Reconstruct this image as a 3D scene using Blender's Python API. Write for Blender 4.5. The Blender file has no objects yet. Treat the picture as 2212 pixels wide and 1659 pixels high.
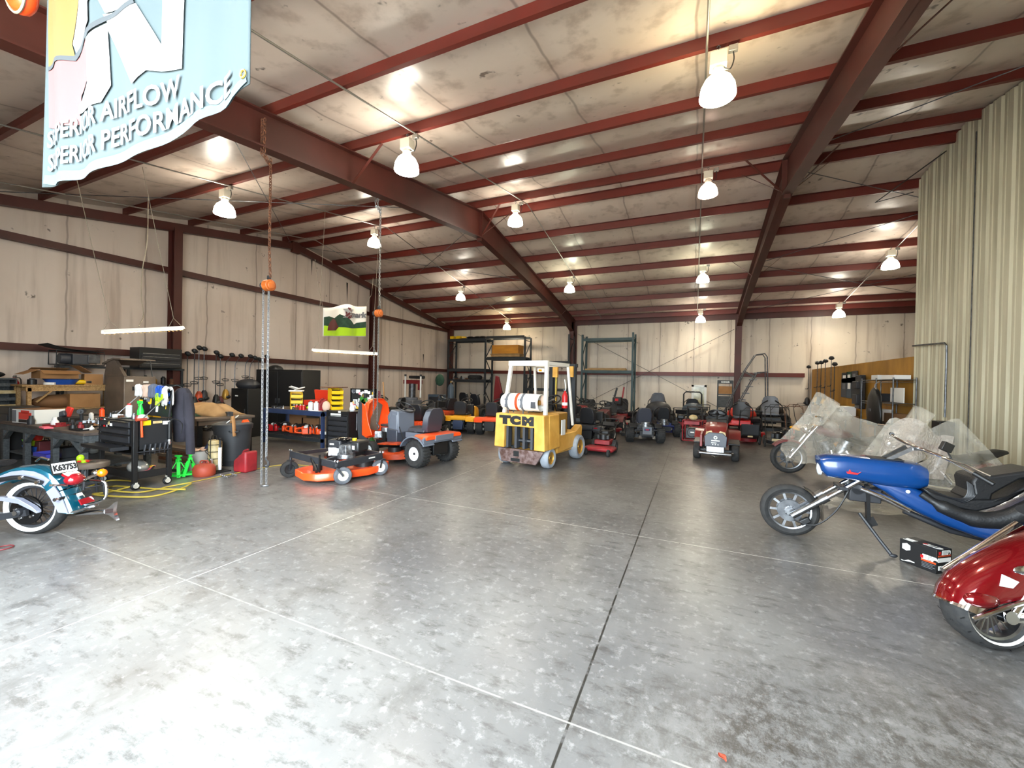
import bpy, bmesh, math, random
from mathutils import Vector, Matrix, Euler, noise
random.seed(7)
SC = bpy.context.scene
COL = SC.collection
PI = math.pi
V = Vector
# ---------------------------------------------------------------- camera (frame 2212 x 1659)
FPX, YAW, PIT, ROL, CH = 880.5, .421007, .007854, .01987, 1.65
def _rot():
    cy, sy, cp, sp, cr, sr = math.cos(YAW), math.sin(YAW), math.cos(PIT), math.sin(PIT), math.cos(ROL), math.sin(ROL)
    fw, rt, up = V((-sy, cy, 0)), V((cy, sy, 0)), V((0, 0, 1))
    f2 = fw*cp-up*sp; u2 = up*cp+fw*sp
    return rt*cr+u2*sr, u2*cr-rt*sr, f2
CR, CU, CF = _rot()
cd = bpy.data.cameras.new('camera'); cam = bpy.data.objects.new('camera', cd); COL.objects.link(cam)
cd.sensor_width = 36; cd.sensor_fit = 'HORIZONTAL'; cd.lens = 36*FPX/2212; cd.clip_start = .02; cd.clip_end = 200
cam.matrix_world = Matrix((( CR.x, CU.x, -CF.x, 0), (CR.y, CU.y, -CF.y, 0), (CR.z, CU.z, -CF.z, CH), (0, 0, 0, 1)))
SC.camera = cam
def ray(px, py): return CR*((px-1106)/FPX)-CU*((py-829.5)/FPX)+CF
def Z(px, py, z=0.):
    d = ray(px, py); t = (z-CH)/d.z; return V((d.x*t, d.y*t, z))
def AX(px, py, X):
    d = ray(px, py); t = X/d.x; return V((X, d.y*t, CH+d.z*t))
def AY(px, py, Y):
    d = ray(px, py); t = Y/d.y; return V((d.x*t, Y, CH+d.z*t))
# ---------------------------------------------------------------- materials
def srgb(c):
    if isinstance(c, str): c = tuple(int(c[i:i+2], 16)/255 for i in (0, 2, 4))
    return tuple(x/12.92 if x <= .04045 else ((x+.055)/1.055)**2.4 for x in c)
MATS = {}
def mat(name, col, rough=.5, metal=0., c2=None, nscale=6., namt=.5, bump=0., coat=0., emit=0., alpha=1., spec=.5, detail=4., trans=0., stretch=None):
    m = bpy.data.materials.new(name); m.use_nodes = True; nt = m.node_tree; n = nt.nodes; l = nt.links
    b = n['Principled BSDF']; col = srgb(col)+(1,)
    b.inputs['Base Color'].default_value = col; b.inputs['Roughness'].default_value = rough; b.inputs['Metallic'].default_value = metal
    b.inputs['Specular IOR Level'].default_value = spec
    if coat: b.inputs['Coat Weight'].default_value = coat; b.inputs['Coat Roughness'].default_value = .05
    if emit: b.inputs['Emission Color'].default_value = col; b.inputs['Emission Strength'].default_value = emit
    if alpha < 1: b.inputs['Alpha'].default_value = alpha
    if trans: b.inputs['Transmission Weight'].default_value = trans
    if c2 or bump:
        tc = n.new('ShaderNodeTexCoord'); src = tc.outputs['Object']
        if stretch:
            mp = n.new('ShaderNodeMapping'); mp.inputs['Scale'].default_value = stretch; l.new(src, mp.inputs['Vector']); src = mp.outputs['Vector']
        ns = n.new('ShaderNodeTexNoise'); ns.inputs['Scale'].default_value = nscale; ns.inputs['Detail'].default_value = detail; l.new(src, ns.inputs['Vector'])
        if c2:
            rp = n.new('ShaderNodeValToRGB'); rp.color_ramp.elements[0].position = .5-.25*(1-namt)+.0; rp.color_ramp.elements[1].position = .5+.3*(1-namt)+.05
            rp.color_ramp.elements[0].color = srgb(c2)+(1,); rp.color_ramp.elements[1].color = col
            l.new(ns.outputs['Fac'], rp.inputs['Fac']); l.new(rp.outputs['Color'], b.inputs['Base Color'])
        if bump:
            bp = n.new('ShaderNodeBump'); bp.inputs['Strength'].default_value = bump; bp.inputs['Distance'].default_value = .02
            l.new(ns.outputs['Fac'], bp.inputs['Height']); l.new(bp.outputs['Normal'], b.inputs['Normal'])
    MATS[name] = m; return m
M = MATS
mat('black', '161617', .45); mat('black_gloss', '0b0b0c', .2, coat=.4); mat('rubber', '1b1b1c', .8, c2='2b2a29', nscale=18, bump=.3)
mat('rubber_grey', '5d6066', .75, c2='45474c', nscale=9); mat('charcoal', '2b2c30', .5, c2='222327', nscale=5); mat('vinyl_black', '1d1e22', .42)
mat('seat_grey', '34363f', .4); mat('chrome', 'e8e8ea', .09, 1.); mat('steel', 'a9abae', .3, 1., c2='84868a', nscale=14); mat('dull_steel', '77797c', .45, .9, c2='56575a', nscale=10)
mat('white', 'ece9e2', .45); mat('rim_white', 'e6e2d8', .4, c2='b9b2a4', nscale=9); mat('cream', 'd8c79c', .5, c2='b39a67', nscale=9); mat('paper', 'efece6', .8)
mat('orange', 'f2511b', .35, coat=.3); mat('orange_dull', 'd94e1f', .45, c2='9b3a1c', nscale=5); mat('red', 'c0161b', .4, coat=.2); mat('red_dull', 'a3242a', .55, c2='7d1a20', nscale=4)
mat('dark_red', '6e1218', .5); mat('maroon', '5a1f22', .5); mat('yellow', 'f2c30f', .4); mat('yellow_trac', 'f0a911', .35, coat=.3); mat('fork_yellow', 'e8b65a', .45, c2='cf9a42', nscale=3, namt=.6)
mat('green_bright', '2fe04a', .4); mat('green_dark', '2a4a38', .85, c2='1e3a2a', nscale=7); mat('green', '2f7a2c', .5); mat('lime', 'a8d41c', .5)
mat('blue_steel', '2b3a5c', .45, c2='22304e', nscale=4); mat('blue', '1f4fa8', .45); mat('blue_dark', '20304f', .5); mat('rack_green', '1f3a3c', .5, c2='2b4448', nscale=4); mat('rack_dark', '202529', .5)
mat('grey', '6d7076', .45, c2='5d6066', nscale=4); mat('grey_dark', '3d3f44', .5); mat('plastic_grey', '626873', .4); mat('slate_plastic', '3b3f49', .4)
mat('bench_grey', '56595a', .7, c2='3f4244', nscale=6, stretch=(1, 6, 6)); mat('bench_top', '3a3532', .7, c2='5a4c44', nscale=5)
mat('pine', 'b89460', .65, c2='8d6b40', nscale=5, stretch=(1, 8, 8)); mat('plywood', 'b07f26', .6, c2='8d6119', nscale=2.5, namt=.4, stretch=(1, 1, .35)); mat('crate_wood', 'd08c1e', .55, c2='a86a14', nscale=2, stretch=(.4, 2, 2))
mat('cardboard', 'a87b4c', .8, c2='966b40', nscale=3); mat('cardboard_dark', '7a5636', .85); mat('cabinet_brown', '7b6c5f', .45, c2='62564b', nscale=2.5); mat('rust', '7a4a2c', .8, c2='4b2d1e', nscale=30, bump=.3)
mat('chain_steel', '9b9c9e', .35, .9); mat('hoist_orange', 'c86a26', .5, c2='9a4c1b', nscale=6); mat('brass', 'b08b3f', .35, .9); mat('hose_yellow', 'b8a03c', .6)
mat('tan_cloth', 'a8875f', .9, c2='8d6d49', nscale=4, bump=.4); mat('coverall', '35333c', .95, c2='2a2830', nscale=6, bump=.3); mat('skin_cloth', 'd8b8a4', .9); mat('denim_grey', '5c6374', .9)
mat('red_lens', '8a0f1a', .12, coat=.6); mat('amber_lens', 'f07b0c', .12, coat=.6); mat('clear_lens', 'dfe6ea', .1, coat=.8); mat('plate_white', 'dfdfda', .4); mat('ink', '17181c', .5)
mat('wood_handle', 'a87a48', .5); mat('pail_white', 'cfcac4', .5, c2='b5aea6', nscale=4); mat('bin_black', '26272a', .55, c2='303236', nscale=3)
mat('jug_white', 'e4e6e6', .35); mat('tank_grey', '3f4c58', .5); mat('leather_black', '19191b', .5, bump=.15, nscale=60); mat('terra', 'a8432a', .6, c2='8d3520', nscale=5)
mat('mower_blue', '1d2a63', .4, coat=.2); mat('mirror_glass', 'dfe3d0', .02, 1.); mat('dirty_steel', '8d7a78', .5, .4, c2='5a4038', nscale=14, namt=.4)
mat('grey_tire', '9da3aa', .8, c2='858b93', nscale=6); mat('gold', 'b48a3a', .4, .5); mat('engine_alloy', 'b9bbbd', .4, .8, c2='6c6d70', nscale=20); mat('pegboard', '1a1b1e', .5)
mat('pink', 'e86a78', .5); mat('bin_blue', '3a5aa0', .5); mat('bin_purple', '4a4ab8', .5); mat('bin_green', '7fd03a', .5); mat('concrete_dark', '3a3530', .9)
mat('flat_dark', '0d0d0e', .6); mat('tractor_red', '8c2a26', .4, c2='74201e', nscale=3, coat=.2); mat('foil', 'c9c7c0', .25, .6, bump=.5, nscale=9); mat('door_red', 'b82a1a', .45); mat('rope', '8f8573', .9)
mat('conduit', '9c9a94', .4, .8); mat('ballast', 'd2cbb8', .5); mat('tool_red', 'd5352a', .4)
# ---------------------------------------------------------------- mesh builder
class B:
    def __init__(s): s.v = []; s.f = []; s.mi = []; s.m = 0
    def add(s, vs, fs, T=None):
        o = len(s.v)
        s.v += [tuple(T @ V(p)) for p in vs] if T is not None else [tuple(p) for p in vs]
        s.f += [tuple(i+o for i in f) for f in fs]; s.mi += [s.m]*len(fs); return s
    def mat(s, i): s.m = i; return s
    def box(s, c, d, r=None, tx=1., ty=1.):
        x, y, z = d[0]/2, d[1]/2, d[2]/2
        vs = [(-x, -y, -z), (x, -y, -z), (x, y, -z), (-x, y, -z), (-x*tx, -y*ty, z), (x*tx, -y*ty, z), (x*tx, y*ty, z), (-x*tx, y*ty, z)]
        T = Matrix.Translation(c)
        if r: T = T @ Euler([math.radians(a) for a in r]).to_matrix().to_4x4()
        return s.add(vs, [(0, 3, 2, 1), (4, 5, 6, 7), (0, 1, 5, 4), (1, 2, 6, 5), (2, 3, 7, 6), (3, 0, 4, 7)], T)
    def bar(s, p0, p1, w, h):  # rectangular bar between two points
        p0, p1 = V(p0), V(p1); d = (p1-p0); L = d.length; d.normalize(); up = V((0, 0, 1)) if abs(d.z) < .95 else V((0, 1, 0))
        x = d.cross(up).normalized(); z = x.cross(d)
        vs = [p+x*a*w/2+z*b*h/2 for p in (p0, p1) for a, b in ((-1, -1), (1, -1), (1, 1), (-1, 1))]
        return s.add(vs, [(0, 1, 2, 3), (7, 6, 5, 4), (0, 4, 5, 1), (1, 5, 6, 2), (2, 6, 7, 3), (3, 7, 4, 0)])
    def cyl(s, p0, p1, r0, r1=None, n=14, cap=True):
        return s.loft([s.ring(p0, V(p1)-V(p0), r0, n), s.ring(p1, V(p1)-V(p0), r0 if r1 is None else r1, n)], cap=cap)
    def ring(s, c, d, r, n):
        d = V(d).normalized(); up = V((0, 0, 1)) if abs(d.z) < .95 else V((1, 0, 0)); x = d.cross(up).normalized(); y = d.cross(x)
        return [V(c)+x*r*math.cos(2*PI*i/n)+y*r*math.sin(2*PI*i/n) for i in range(n)]
    def loft(s, rings, cap=True, closed=True, loop=False):
        n = len(rings[0]); vs = [p for r in rings for p in r]; fs = []
        k = len(rings)
        for i in range(k if loop else k-1):
            for j in range(n if closed else n-1):
                a, b = i*n+j, i*n+(j+1) % n; c, d = ((i+1) % k)*n+(j+1) % n, ((i+1) % k)*n+j
                fs.append((a, b, c, d))
        if cap and not loop: fs.append(tuple(range(n-1, -1, -1))); fs.append(tuple((k-1)*n+j for j in range(n)))
        return s.add(vs, fs)
    def tube(s, pts, r, n=8, closed=False, sub=0, cap=True):
        pts = [V(p) for p in pts]
        if sub: pts = smooth_path(pts, sub, closed)
        k = len(pts); rs = r if isinstance(r, (list, tuple)) else [r]*k
        rings = []; x = None
        for i, p in enumerate(pts):
            d = (pts[(i+1) % k]-pts[i-1]) if closed else (pts[min(i+1, k-1)]-pts[max(i-1, 0)])
            if d.length < 1e-9: d = V((0, 0, 1))
            d.normalize()
            if x is None:
                up = V((0, 0, 1)) if abs(d.z) < .9 else V((1, 0, 0)); x = d.cross(up).normalized()
            else: x = (x-d*x.dot(d)).normalized()
            y = d.cross(x)
            rr = rs[min(i*len(rs)//k, len(rs)-1)]
            rings.append([p+x*rr*math.cos(2*PI*j/n)+y*rr*math.sin(2*PI*j/n) for j in range(n)])
        return s.loft(rings, cap=cap, loop=closed)
    def lathe(s, prof, n=20, c=(0, 0, 0), axis='z', cap=True):
        A = {'z': lambda r, h, a: (r*math.cos(a), r*math.sin(a), h), 'x': lambda r, h, a: (h, r*math.cos(a), r*math.sin(a)), 'y': lambda r, h, a: (r*math.sin(a), h, r*math.cos(a))}[axis]
        return s.loft([[V(c)+V(A(r, h, 2*PI*j/n)) for j in range(n)] for r, h in prof], cap=cap)
    def prism(s, poly, a, b, plane='xz'):
        f = {'xz': lambda u, v, t: (u, t, v), 'yz': lambda u, v, t: (t, u, v), 'xy': lambda u, v, t: (u, v, t)}[plane]
        n = len(poly); vs = [f(u, v, t) for t in (a, b) for u, v in poly]
        return s.add(vs, [tuple(range(n)), tuple(range(2*n-1, n-1, -1))]+[(i, i+n, (i+1) % n+n, (i+1) % n) for i in range(n)])
    def ell(s, c, r, n=14, m=8, z0=-1., z1=1.):
        rings = []
        a0, a1 = math.asin(z0), math.asin(z1)
        for i in range(m+1):
            a = a0+(a1-a0)*i/m; k = max(math.cos(a), 1e-3)
            rings.append([V(c)+V((r[0]*k*math.cos(2*PI*j/n), r[1]*k*math.sin(2*PI*j/n), r[2]*math.sin(a))) for j in range(n)])
        return s.loft(rings)
    def torus(s, c, axis, R, r, n=20, k=8):
        c = V(c); rg = s.ring((0, 0, 0), axis, 1, n); d = V(axis).normalized()
        return s.loft([[c+p*(R+r*math.cos(2*PI*j/k))+d*r*math.sin(2*PI*j/k) for j in range(k)] for p in rg], loop=True)
    def grid(s, fn, nu, nv, th=0.):
        vs = [V(fn(i/nu, j/nv)) for i in range(nu+1) for j in range(nv+1)]
        fs = [(i*(nv+1)+j, (i+1)*(nv+1)+j, (i+1)*(nv+1)+j+1, i*(nv+1)+j+1) for i in range(nu) for j in range(nv)]
        return s.add(vs, fs)
def smooth_path(p, sub, closed=False):
    out = []; n = len(p)
    for i in range(n if closed else n-1):
        a, b, c, d = (p[(i-1) % n] if closed or i else p[0]), p[i], p[(i+1) % n], (p[(i+2) % n] if closed or i+2 < n else p[-1])
        for k in range(sub):
            t = k/sub; out.append(.5*((2*b)+(c-a)*t+(2*a-5*b+4*c-d)*t*t+(3*b-a-3*c+d)*t**3))
    if not closed: out.append(p[-1])
    return out
def rrect(w, h, r, n=4):  # rounded rectangle outline
    out = []
    for cx, cy, a0 in ((w/2-r, h/2-r, 0), (-w/2+r, h/2-r, 90), (-w/2+r, -h/2+r, 180), (w/2-r, -h/2+r, 270)):
        for i in range(n+1): a = math.radians(a0+90*i/n); out.append((cx+r*math.cos(a), cy+r*math.sin(a)))
    return out
def P(b, name, m, parent=None, bev=0., ang=38, label=None, loc=None, rot=None, solid=0., subd=0, kind=None):
    me = bpy.data.meshes.new(name); me.from_pydata(b.v, [], b.f)
    for x in (m if isinstance(m, (list, tuple)) else [m]): me.materials.append(MATS[x] if isinstance(x, str) else x)
    if any(b.mi): me.polygons.foreach_set('material_index', b.mi)
    me.polygons.foreach_set('use_smooth', [True]*len(me.polygons))
    bm = bmesh.new(); bm.from_mesh(me); bmesh.ops.recalc_face_normals(bm, faces=bm.faces); bm.to_mesh(me); bm.free()
    me.set_sharp_from_angle(angle=math.radians(ang)); me.update()
    o = bpy.data.objects.new(name, me); COL.objects.link(o)
    if parent: o.parent = parent
    if loc is not None: o.location = loc
    if rot is not None: o.rotation_euler = [math.radians(a) for a in rot]
    if solid: md = o.modifiers.new('s', 'SOLIDIFY'); md.thickness = solid; md.offset = 0
    if subd: md = o.modifiers.new('d', 'SUBSURF'); md.levels = md.render_levels = subd
    if bev: md = o.modifiers.new('b', 'BEVEL'); md.width = bev; md.segments = 2; md.limit_method = 'ANGLE'; md.angle_limit = math.radians(40)
    if label: o['label'] = label
    if kind: o['kind'] = kind
    return o
def T(name, label, cat, loc=(0, 0, 0), rz=0., group=None, rx=0., ry=0.):
    o = bpy.data.objects.new(name, None); COL.objects.link(o); o.empty_display_size = .1
    o.location = loc; o.rotation_euler = (math.radians(rx), math.radians(ry), math.radians(rz)); return tag(o, label, cat, group)
def tag(o, label, cat, group=None, kind=None):
    if label: o['label'] = label
    if cat: o['category'] = cat
    if group: o['group'] = group
    if kind: o['kind'] = kind
    return o
def S(b, name, m, **k): return P(b, name, m, kind='structure', **k)
def dup(r, label, loc, rz=None, group=None):
    c = r.copy(); COL.objects.link(c); c.location = loc
    if rz is not None: c.rotation_euler.z = math.radians(rz)
    if label: c['label'] = label
    if group: c['group'] = group
    def kids(a, b):
        for ch in list(a.children):
            d = ch.copy(); COL.objects.link(d); d.parent = b; kids(ch, d)
    kids(r, c); return c
def text_mesh(txt, h, depth=.002, bold=0., shear=0., space=1., wide=1.):
    cu = bpy.data.curves.new('t', 'FONT'); cu.body = txt; cu.size = h/.69; cu.extrude = depth/2; cu.align_x = 'CENTER'; cu.offset = bold; cu.shear = shear; cu.space_character = space; cu.resolution_u = 3
    o = bpy.data.objects.new('t', cu); COL.objects.link(o); dg = bpy.context.evaluated_depsgraph_get(); me = o.evaluated_get(dg).to_mesh()
    b = B(); vs = [(v.co.x*wide, v.co.y-h/2, v.co.z) for v in me.vertices]; fs = [tuple(p.vertices) for p in me.polygons]
    bpy.data.objects.remove(o); b.add(vs, fs); bpy.data.curves.remove(cu); return b
def put_text(parent, txt, h, loc, rot, m, name='lettering', **k):
    return P(text_mesh(txt, h, **k), name, m, parent, loc=loc, rot=rot)
# ---------------------------------------------------------------- building shell
XL, XR, YB, YF, RY = -13.9, 9.6, 21.5, -.35, 10.54
def zp(y): return 6.6-.165*abs(y-RY)      # underside of the purlins
def zr(y): return zp(y)+.21               # roof blanket
def node_mat(name):
    m = bpy.data.materials.new(name); m.use_nodes = True; return m, m.node_tree.nodes, m.node_tree.links, m.node_tree.nodes['Principled BSDF']
def mth(n, l, op, a, b=None, clamp=False):
    x = n.new('ShaderNodeMath'); x.operation = op; x.use_clamp = clamp
    for i, q in enumerate((a, b)):
        if q is None: continue
        if isinstance(q, (int, float)): x.inputs[i].default_value = q
        else: l.new(q, x.inputs[i])
    return x.outputs[0]
def mixc(n, l, fac, a, b):
    x = n.new('ShaderNodeMix'); x.data_type = 'RGBA'
    if isinstance(fac, (int, float)): x.inputs[0].default_value = fac
    else: l.new(fac, x.inputs[0])
    for i, q in ((6, a), (7, b)):
        if isinstance(q, tuple): x.inputs[i].default_value = q
        else: l.new(q, x.inputs[i])
    return x.outputs[2]
def noise_n(n, l, src, sc, det=4, scl=None, rough=.55):
    if scl: mp = n.new('ShaderNodeMapping'); mp.inputs['Scale'].default_value = scl; l.new(src, mp.inputs['Vector']); src = mp.outputs['Vector']
    x = n.new('ShaderNodeTexNoise'); x.inputs['Scale'].default_value = sc; x.inputs['Detail'].default_value = det; x.inputs['Roughness'].default_value = rough; l.new(src, x.inputs['Vector']); return x.outputs['Fac']
def ramp(n, l, f, a, b):
    x = n.new('ShaderNodeMapRange'); x.inputs['From Min'].default_value = a; x.inputs['From Max'].default_value = b; x.interpolation_type = 'SMOOTHSTEP'; l.new(f, x.inputs['Value']); return x.outputs[0]
def lin(h): return srgb(h)+(1,)
def vinyl(name, axis, period, base='d6c7ba', dark='86705f', rough=.42):
    m, n, l, b = node_mat(name); tc = n.new('ShaderNodeTexCoord'); src = tc.outputs['Object']; sp = n.new('ShaderNodeSeparateXYZ'); l.new(src, sp.inputs[0])
    u = sp.outputs[axis]
    big = noise_n(n, l, src, .55, 5); streak = noise_n(n, l, src, 1., 5, (3.2, 3.2, .22)); fine = noise_n(n, l, src, 9, 5)
    wob = mth(n, l, 'MULTIPLY', noise_n(n, l, src, 1.3, 2), .12)
    fr = mth(n, l, 'PINGPONG', mth(n, l, 'ADD', u, wob), period/2)   # seams
    seam = mth(n, l, 'SUBTRACT', 1., ramp(n, l, fr, .004, .03), True)
    soft = mth(n, l, 'SUBTRACT', 1., ramp(n, l, fr, .02, .22), True)
    c = mixc(n, l, mth(n, l, 'MULTIPLY', ramp(n, l, big, .42, .72), .3), lin(base), lin('b8a391'))
    c = mixc(n, l, mth(n, l, 'MULTIPLY', ramp(n, l, streak, .5, .74), .5), c, lin(dark))
    c = mixc(n, l, mth(n, l, 'MULTIPLY', soft, .16), c, lin(dark))
    c = mixc(n, l, mth(n, l, 'MULTIPLY', seam, .55), c, lin('5d4b3f'))
    spots = mth(n, l, 'MULTIPLY', ramp(n, l, noise_n(n, l, src, 3.1, 3), .655, .72), ramp(n, l, fine, .48, .6))
    c = mixc(n, l, mth(n, l, 'MULTIPLY', spots, .8), c, lin('4a3b30'))
    l.new(c, b.inputs['Base Color']); b.inputs['Roughness'].default_value = rough
    bp = n.new('ShaderNodeBump'); bp.inputs['Strength'].default_value = .35; bp.inputs['Distance'].default_value = .05
    hgt = mth(n, l, 'ADD', noise_n(n, l, src, 1.6, 3), mth(n, l, 'MULTIPLY', soft, -.5)); l.new(hgt, bp.inputs['Height']); l.new(bp.outputs['Normal'], b.inputs['Normal'])
    return m
MATS['wall_y'] = vinyl('vinyl_wall_side', 'Y', 1.55); MATS['wall_x'] = vinyl('vinyl_wall_back', 'X', 1.55, base='d5c9b8'); MATS['roof_vinyl'] = vinyl('vinyl_roof', 'X', 1.8, base='d5c6b9', rough=.34)
def concrete():
    m, n, l, b = node_mat('concrete_floor'); tc = n.new('ShaderNodeTexCoord'); src = tc.outputs['Object']; sp = n.new('ShaderNodeSeparateXYZ'); l.new(src, sp.inputs[0])
    big = noise_n(n, l, src, .45, 6, None, .6); mid = noise_n(n, l, src, 3.2, 9, (1, .6, 1), .7); fine = noise_n(n, l, src, 14, 8, None, .7); tro = noise_n(n, l, src, 8., 8, (.6, 1.5, 1), .75)
    c = mixc(n, l, ramp(n, l, big, .33, .68), lin('5c5a59'), lin('787673'))
    c = mixc(n, l, mth(n, l, 'MULTIPLY', ramp(n, l, mid, .5, .75), .6), c, lin('46433f'))
    c = mixc(n, l, mth(n, l, 'MULTIPLY', ramp(n, l, tro, .5, .66), .6), c, lin('3b3835'))
    c = mixc(n, l, mth(n, l, 'MULTIPLY', ramp(n, l, fine, .52, .68), .5), c, lin('9b9996'))
    tan = noise_n(n, l, src, .3, 3)
    c = mixc(n, l, mth(n, l, 'MULTIPLY', ramp(n, l, tan, .55, .75), .25), c, lin('7d7062'))
    # oil and tyre dirt by the parked motorcycles; floor also darkened toward the back of the shop
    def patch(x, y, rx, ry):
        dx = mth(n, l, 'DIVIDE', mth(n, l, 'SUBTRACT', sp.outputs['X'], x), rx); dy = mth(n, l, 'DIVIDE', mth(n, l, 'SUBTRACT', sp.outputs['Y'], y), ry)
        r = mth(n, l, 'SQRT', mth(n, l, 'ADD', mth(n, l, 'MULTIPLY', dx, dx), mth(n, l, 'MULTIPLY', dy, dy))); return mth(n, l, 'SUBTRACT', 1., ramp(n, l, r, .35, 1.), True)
    grime_mottle = mth(n, l, 'MULTIPLY', ramp(n, l, noise_n(n, l, src, 13, 10, (1, .7, 1), .85), .42, .6), .8)
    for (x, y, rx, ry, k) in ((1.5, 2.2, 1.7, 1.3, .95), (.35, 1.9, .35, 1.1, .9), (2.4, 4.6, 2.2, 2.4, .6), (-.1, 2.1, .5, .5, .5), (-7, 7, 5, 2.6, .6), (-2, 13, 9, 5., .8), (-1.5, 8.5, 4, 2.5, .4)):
        c = mixc(n, l, mth(n, l, 'MULTIPLY', mth(n, l, 'MULTIPLY', patch(x, y, rx, ry), grime_mottle), k), c, lin('37322b'))
    # saw-cut joints, chalky or dirty
    jn = noise_n(n, l, src, 9, 3)
    for ax, x, col, w in (('X', -.52, '15140f', .007), ('X', -3.69, 'cfccc6', .0042), ('X', -6.9, 'b9b2a8', .006), ('X', 2.66, '4a4640', .005), ('Y', 1.915, '8d8a84', .0055), ('Y', 4.58, 'cfccc6', .0042), ('Y', 7.25, 'a9a49b', .006)):
        d = mth(n, l, 'ABSOLUTE', mth(n, l, 'SUBTRACT', sp.outputs[ax], x))
        j = mth(n, l, 'SUBTRACT', 1., ramp(n, l, d, w*.6, w*1.3), True)
        c = mixc(n, l, mth(n, l, 'MULTIPLY', j, mth(n, l, 'MULTIPLY', ramp(n, l, jn, .3, .5), .9)), c, lin(col))
    l.new(c, b.inputs['Base Color'])
    rg = n.new('ShaderNodeMapRange'); rg.inputs['To Min'].default_value = .2; rg.inputs['To Max'].default_value = .44; l.new(mid, rg.inputs['Value']); l.new(rg.outputs[0], b.inputs['Roughness'])
    bp = n.new('ShaderNodeBump'); bp.inputs['Strength'].default_value = .06; bp.inputs['Distance'].default_value = .01; l.new(fine, bp.inputs['Height']); l.new(bp.outputs['Normal'], b.inputs['Normal'])
    return m
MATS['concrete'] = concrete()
mat('primer', '642219', .45, c2='5a2219', nscale=1.5); mat('primer_dark', '4d1f18', .5, c2='40190f', nscale=1.5)
mat('apron', 'b5b2ac', .8, c2='9c9994', nscale=2)
def corrugated():
    m, n, l, b = node_mat('corrugated_steel'); tc = n.new('ShaderNodeTexCoord'); src = tc.outputs['Object']
    c = mixc(n, l, mth(n, l, 'MULTIPLY', ramp(n, l, noise_n(n, l, src, 2, 6, (1, 3, .2)), .4, .7), .5), lin('c6c0a6'), lin('8f8a72'))
    l.new(c, b.inputs['Base Color']); b.inputs['Roughness'].default_value = .4; b.inputs['Metallic'].default_value = .1; return m
MATS['corrugated'] = corrugated()

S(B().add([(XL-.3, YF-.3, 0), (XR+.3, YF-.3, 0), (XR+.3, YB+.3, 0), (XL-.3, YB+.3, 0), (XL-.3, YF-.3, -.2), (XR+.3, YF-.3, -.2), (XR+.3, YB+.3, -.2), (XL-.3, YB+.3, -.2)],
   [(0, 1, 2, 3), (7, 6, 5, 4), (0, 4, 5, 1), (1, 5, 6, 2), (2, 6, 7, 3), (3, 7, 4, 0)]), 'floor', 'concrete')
S(B().box((-2, -15.75, -.12), (60, 30.2, .2)), 'ground_outside', 'apron')
w = B().prism([(YF, 0), (YB, 0), (YB, zr(YB)), (RY, zr(RY)), (YF, zr(YF))], XL-.1, XL, 'yz'); S(w, 'wall_left', 'wall_y')
w = B().prism([(YF, 0), (YB, 0), (YB, zr(YB)), (RY, zr(RY)), (YF, zr(YF))], XR, XR+.1, 'yz'); S(w, 'wall_right', 'wall_y')
S(B().box(((XL+XR)/2, YB+.05, zr(YB)/2), (XR-XL, .1, zr(YB))), 'wall_back', 'wall_x')
DX0, DX1, DH = -5.2, 1.0, 4.35   # open overhead door the picture is taken from
w = B(); h = zr(YF)
w.box(((XL+DX0)/2, YF-.06, h/2), (DX0-XL, .12, h)); w.box(((XR+DX1)/2, YF-.06, h/2), (XR-DX1, .12, h)); w.box(((DX0+DX1)/2, YF-.06, (h+DH)/2), (DX1-DX0, .12, h-DH)); S(w, 'wall_front', 'wall_x')
# roof blanket sags between the purlins
PUR = [1.05, 2.58]+[4.10+1.52*i for i in range(5)]+[10.9+1.52*i for i in range(7)]+[20.92]
def roof():
    b = B(); ys = [YF]+PUR+[YB]; rows = []
    for i in range(len(ys)-1):
        k = 8
        for j in range(k): t = j/k; rows.append((ys[i]+(ys[i+1]-ys[i])*t, math.sin(PI*t)*.055 if ys[i+1]-ys[i] > .8 else 0))
    rows.append((YB, 0)); xs = [XL+(XR-XL)*i/96 for i in range(97)]
    vs = [(x, y, zr(y)-s*(.75+.5*noise.noise(V((x*.8, y*.4, 3))))) for y, s in rows for x in xs]; n = len(xs)
    b.add(vs, [(i*n+j, i*n+j+1, (i+1)*n+j+1, (i+1)*n+j) for i in range(len(rows)-1) for j in range(n-1)]); return b
S(roof(), 'ceiling', 'roof_vinyl', ang=80)
def zsec(y, dr):  # Z purlin outline in (y,z)
    z = zp(y); h = .2; f = .065; t = .006
    return [(y-f*dr, z), (y, z), (y, z+h-t), (y+f*dr, z+h-t), (y+f*dr, z+h), (y-t*dr, z+h), (y-t*dr, z+t), (y-f*dr, z+t)]
for i, y in enumerate(PUR):
    b = B().prism(zsec(y, 1 if y < RY else -1), XL+.02, XR-.02, 'yz')
    S(b, 'roof_purlin', 'primer')
S(B().box(((XL+XR)/2, YB-.12, zp(YB)+.02), (XR-XL-.1, .12, .26)), 'eave_beam', 'primer_dark')
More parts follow.
